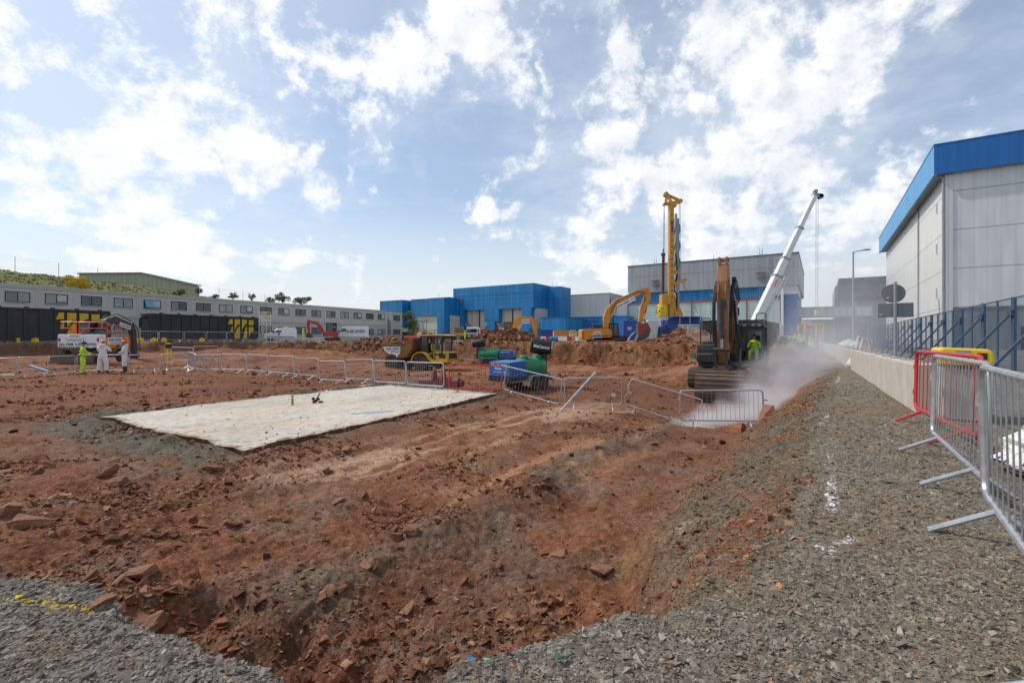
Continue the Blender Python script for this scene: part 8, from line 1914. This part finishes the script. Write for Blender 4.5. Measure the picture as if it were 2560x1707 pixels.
# ---------------------------------------------------------------- sky, sun, camera
SUN_AZ, SUN_EL = -72.0, 48.0          # degrees left of the view direction, above the horizon
def sky():
    w = bpy.data.worlds.new('World'); SC.world = w; w.use_nodes = True; nt = w.node_tree; N = nt.nodes
    bg = N['Background']; L = nt.links.new
    sk = N.new('ShaderNodeTexSky'); sk.sky_type = 'NISHITA'; sk.sun_disc = False
    sk.sun_elevation = R(SUN_EL); sk.sun_rotation = R(SUN_AZ); sk.air_density = 1.0; sk.dust_density = .8; sk.ozone_density = 2.0
    def math_(op, a, b=None, c=None, clamp=False):
        n = N.new('ShaderNodeMath'); n.operation = op; n.use_clamp = clamp
        for i, x in enumerate((a, b, c)):
            if x is None: continue
            if isinstance(x, (int, float)): n.inputs[i].default_value = x
            else: L(x, n.inputs[i])
        return n.outputs[0]
    def rng(v, a, b, c=0., d=1., smooth=True):
        n = N.new('ShaderNodeMapRange'); n.interpolation_type = 'SMOOTHSTEP' if smooth else 'LINEAR'; L(v, n.inputs['Value'])
        for k, x in zip(('From Min','From Max','To Min','To Max'), (a, b, c, d)): n.inputs[k].default_value = x
        return n.outputs[0]
    tc = N.new('ShaderNodeTexCoord'); sp = N.new('ShaderNodeSeparateXYZ'); L(tc.outputs['Generated'], sp.inputs[0])
    x, y, z = sp.outputs
    az = math_('ARCTAN2', x, y); el = math_('ARCSINE', z)
    # cloud sheet: direction projected on a flat layer overhead
    zz = math_('MAXIMUM', math_('ADD', z, .10), .04)
    cv = N.new('ShaderNodeCombineXYZ'); L(math_('DIVIDE', x, zz), cv.inputs[0]); L(math_('DIVIDE', y, zz), cv.inputs[1])
    def nz(sc, det, ro, off, dist=0.):
        mp = N.new('ShaderNodeMapping'); mp.inputs['Location'].default_value = off; L(cv.outputs[0], mp.inputs[0])
        n = N.new('ShaderNodeTexNoise'); n.inputs['Scale'].default_value = sc; n.inputs['Detail'].default_value = det; n.inputs['Roughness'].default_value = ro; n.inputs['Distortion'].default_value = dist
        L(mp.outputs[0], n.inputs['Vector']); return n.outputs['Fac']
    ae = N.new('ShaderNodeCombineXYZ'); L(az, ae.inputs[0]); L(el, ae.inputs[1])
    wn = N.new('ShaderNodeTexNoise'); wn.inputs['Scale'].default_value = 5.5; wn.inputs['Detail'].default_value = 7; wn.inputs['Roughness'].default_value = .6; L(tc.outputs['Generated'], wn.inputs['Vector'])
    wm = N.new('ShaderNodeVectorMath'); wm.operation = 'MULTIPLY_ADD'; L(wn.outputs['Color'], wm.inputs[0]); wm.inputs[1].default_value = (R(17),R(15),0); wm.inputs[2].default_value = (-R(8.5),-R(7.5),0)
    aw = N.new('ShaderNodeVectorMath'); aw.operation = 'ADD'; L(ae.outputs[0], aw.inputs[0]); L(wm.outputs[0], aw.inputs[1]); ae = aw
    # large cloud masses by bearing and height (degrees): (azimuth, elevation, half-width, half-height, turn, weight)
    B = CLOUDS
    acc = None
    for a, e, sw, sh, rt, wt in B:
        mp = N.new('ShaderNodeMapping'); mp.vector_type = 'TEXTURE'; mp.inputs['Location'].default_value = (R(a), R(e), 0); mp.inputs['Rotation'].default_value = (0, 0, R(rt)); mp.inputs['Scale'].default_value = (R(sw), R(sh), 1)
        L(ae.outputs[0], mp.inputs[0])
        ln = N.new('ShaderNodeVectorMath'); ln.operation = 'LENGTH'; L(mp.outputs[0], ln.inputs[0])
        g = rng(ln.outputs['Value'], 1.45, .1, 0, wt)
        acc = g if acc is None else math_('MAXIMUM', acc, g)
    nbig = nz(.9, 3, .5, (3.1, 1.7, 0)); nmid = nz(2.3, 9, .6, (7.3, 2.2, .4), .25); nfine = nz(5.5, 9, .62, (1.3, 5.2, .9), .2)
    n3 = N.new('ShaderNodeTexNoise'); n3.inputs['Scale'].default_value = 7.5; n3.inputs['Detail'].default_value = 10; n3.inputs['Roughness'].default_value = .62; n3.inputs['Distortion'].default_value = .15; L(tc.outputs['Generated'], n3.inputs['Vector'])
    base = math_('ADD', math_('MULTIPLY', nmid, .55), math_('MULTIPLY', n3.outputs['Fac'], .65))
    n3b = N.new('ShaderNodeTexNoise'); n3b.inputs['Scale'].default_value = 7.5; n3b.inputs['Detail'].default_value = 6; n3b.inputs['Roughness'].default_value = .6; n3b.inputs['Distortion'].default_value = .15
    of = N.new('ShaderNodeMapping'); of.inputs['Location'].default_value = (-.022,.006,.022); L(tc.outputs['Generated'], of.inputs[0]); L(of.outputs[0], n3b.inputs['Vector'])
    n4 = N.new('ShaderNodeTexNoise'); n4.inputs['Scale'].default_value = 24; n4.inputs['Detail'].default_value = 8; n4.inputs['Roughness'].default_value = .65; L(tc.outputs['Generated'], n4.inputs['Vector'])
    wob = math_('ADD', math_('MULTIPLY', math_('SUBTRACT', n3.outputs['Fac'], .5), 2.6), math_('ADD', math_('MULTIPLY', math_('SUBTRACT', nmid, .5), 1.1), math_('MULTIPLY', math_('SUBTRACT', n4.outputs['Fac'], .5), .55)))
    dens = math_('ADD', math_('MULTIPLY', acc, .575), wob)
    cov = rng(dens, .20, .62)
    relief = math_('MULTIPLY_ADD', math_('SUBTRACT', n3.outputs['Fac'], n3b.outputs['Fac']), 5.5, .5, clamp=True)
    thin = rng(math_('ADD', math_('ADD', math_('MULTIPLY', nbig, .6), math_('MULTIPLY', nfine, .4)), math_('MULTIPLY', acc, .15)), .36, .72, .26, .58)
    # whitening towards the sun and the horizon
    sd = (math.sin(R(SUN_AZ))*math.cos(R(SUN_EL)), math.cos(R(SUN_AZ))*math.cos(R(SUN_EL)), math.sin(R(SUN_EL)))
    dp = N.new('ShaderNodeVectorMath'); dp.operation = 'DOT_PRODUCT'; L(tc.outputs['Generated'], dp.inputs[0]); dp.inputs[1].default_value = sd
    glare = rng(dp.outputs['Value'], .3, 1.0, .0, .55)
    haze = rng(z, .42, .0, 0, .9)
    veil = math_('MAXIMUM', math_('MAXIMUM', thin, glare), haze)
    # shading inside the clouds: bright rims towards the sun, greyer cores
    sh = rng(math_('ADD', math_('MULTIPLY', nfine, .5), math_('MULTIPLY', n3.outputs['Fac'], .5)), .35, .62, 0, 1)
    core = rng(dens, .35, 1.0)
    m0 = N.new('ShaderNodeMix'); m0.data_type = 'RGBA'; L(math_('MULTIPLY', math_('MULTIPLY_ADD', core, .75, .25), math_('SUBTRACT', 1, relief)), m0.inputs[0]); m0.inputs[6].default_value = (1.0,1.01,1.03,1); m0.inputs[7].default_value = (.62,.67,.74,1)
    mg = N.new('ShaderNodeMix'); mg.data_type = 'RGBA'; L(rng(dp.outputs['Value'],   .3, .95, 0, .65), mg.inputs[0]); L(m0.outputs[2], mg.inputs[6]); mg.inputs[7].default_value = (1.04,1.05,1.06,1)
    # sky radiance: Nishita scaled, in the same units as the clouds
    ss = N.new('ShaderNodeMix'); ss.data_type = 'RGBA'; ss.blend_type = 'MULTIPLY'; ss.inputs[0].default_value = 1; L(sk.outputs[0], ss.inputs[6]); ss.inputs[7].default_value = (SKYK*.92,SKYK*.97,SKYK*1.0,1)
    hz_ = N.new('ShaderNodeMix'); hz_.data_type = 'RGBA'; L(rng(z, .40, .02), hz_.inputs[0]); hz_.inputs[6].default_value = (.80,.875,.95,1); hz_.inputs[7].default_value = (.80,.83,.845,1)
    v = N.new('ShaderNodeMix'); v.data_type = 'RGBA'; L(veil, v.inputs[0]); L(ss.outputs[2], v.inputs[6]); L(hz_.outputs[2], v.inputs[7])
    c = N.new('ShaderNodeMix'); c.data_type = 'RGBA'; L(cov, c.inputs[0]); L(v.outputs[2], c.inputs[6]); L(mg.outputs[2], c.inputs[7])
    k = N.new('ShaderNodeMix'); k.data_type = 'RGBA'; k.blend_type = 'MULTIPLY'; k.inputs[0].default_value = 1; L(c.outputs[2], k.inputs[6]); k.inputs[7].default_value = (10,10,10,1)
    L(k.outputs[2], bg.inputs['Color']); bg.inputs['Strength'].default_value = .105
SKYK = .135
def bl(u, v, su, sv, rt, wt):
    """cloud mass seen at pixel (u, v): bearing and elevation of that direction"""
    a = math.degrees(math.atan2(u-U0, F)); e = math.degrees(math.atan2(V0-v, math.hypot(F, u-U0)))
    k = math.degrees(math.atan(1/F))*math.cos(R(a))**1.0
    return (a, e, su*k*1.0, sv*k, rt, wt)
CLOUDS = [bl(120,250,230,160,-10,1),bl(260,400,260,160,-25,1),bl(480,560,330,130,-28,.95),bl(90,560,200,120,0,.6),bl(60,60,130,60,0,.45),bl(250,60,90,70,-20,.7),
 bl(520,60,180,110,-20,1),bl(560,300,190,210,-10,1),bl(700,180,60,50,0,.7),bl(760,420,40,80,-20,.7),bl(780,480,60,70,0,.7),bl(350,680,500,60,0,.6),bl(700,640,130,60,0,.7),
 bl(1180,80,130,170,35,1),bl(1010,200,120,120,30,1),bl(930,360,70,140,10,1),bl(1120,280,60,50,0,.75),bl(1060,430,28,40,20,.7),bl(870,340,50,30,-10,.6),
 bl(1560,90,80,110,20,1),bl(1370,210,28,40,0,.7),bl(1480,380,170,120,35,1),bl(1720,230,80,140,25,1),bl(1880,150,170,220,28,1),bl(1760,430,130,160,20,1),bl(2130,110,170,130,30,1),bl(2300,60,120,80,30,.9),
 bl(2150,230,60,110,25,.8),bl(1450,540,110,110,30,.8),bl(1640,500,80,160,10,.8),bl(2010,450,170,160,10,1),bl(2110,350,50,50,0,.9),bl(1950,590,180,110,0,.85),bl(2230,430,120,60,-45,.5),bl(1780,600,220,90,0,.8),
 bl(1280,560,60,40,0,.45),bl(1400,680,90,60,0,.6),bl(1010,650,60,50,0,.5),bl(150,640,300,70,0,.7),bl(560,700,260,50,0,.65),bl(900,640,90,70,0,.6),bl(1180,530,60,30,0,.55),bl(1320,600,80,90,0,.6),bl(1500,640,120,80,0,.7),bl(2130,560,160,120,0,.8),bl(2040,300,50,25,-10,.5),bl(1930,320,30,30,-30,.55),bl(1250,10,60,30,0,.5)]
sky()
def sunlamp():
    l = bpy.data.lights.new('sun', 'SUN'); l.energy = 3.0; l.angle = R(1.2); l.color = (1, .94, .85)
    o = bpy.data.objects.new('sun', l); COL.objects.link(o)
    d = Vector((math.sin(R(SUN_AZ))*math.cos(R(SUN_EL)), math.cos(R(SUN_AZ))*math.cos(R(SUN_EL)), math.sin(R(SUN_EL))))
    o.rotation_euler = d.to_track_quat('Z', 'Y').to_euler(); o.location = d*100
sunlamp()
cam = bpy.data.cameras.new('camera'); co = bpy.data.objects.new('camera', cam); COL.objects.link(co)
co.location = (0, 0, EYE); co.rotation_euler = (R(90), 0, 0); cam.sensor_width = 36; cam.lens = F/2560*36; cam.shift_y = -6.5/2560
cam.clip_start = .05; cam.clip_end = 20000; SC.camera = co
SC.render.resolution_x = 1024; SC.render.resolution_y = 682
SC.view_settings.view_transform = 'Standard'; SC.view_settings.look = 'None'; SC.view_settings.exposure = 0; SC.view_settings.gamma = 1
SC.cycles.use_denoising = True; SC.cycles.max_bounces = 6; SC.cycles.diffuse_bounces = 3; SC.cycles.transparent_max_bounces = 24
SC.cycles.volume_bounces = 2; SC.cycles.use_adaptive_sampling = True; SC.cycles.adaptive_threshold = .02
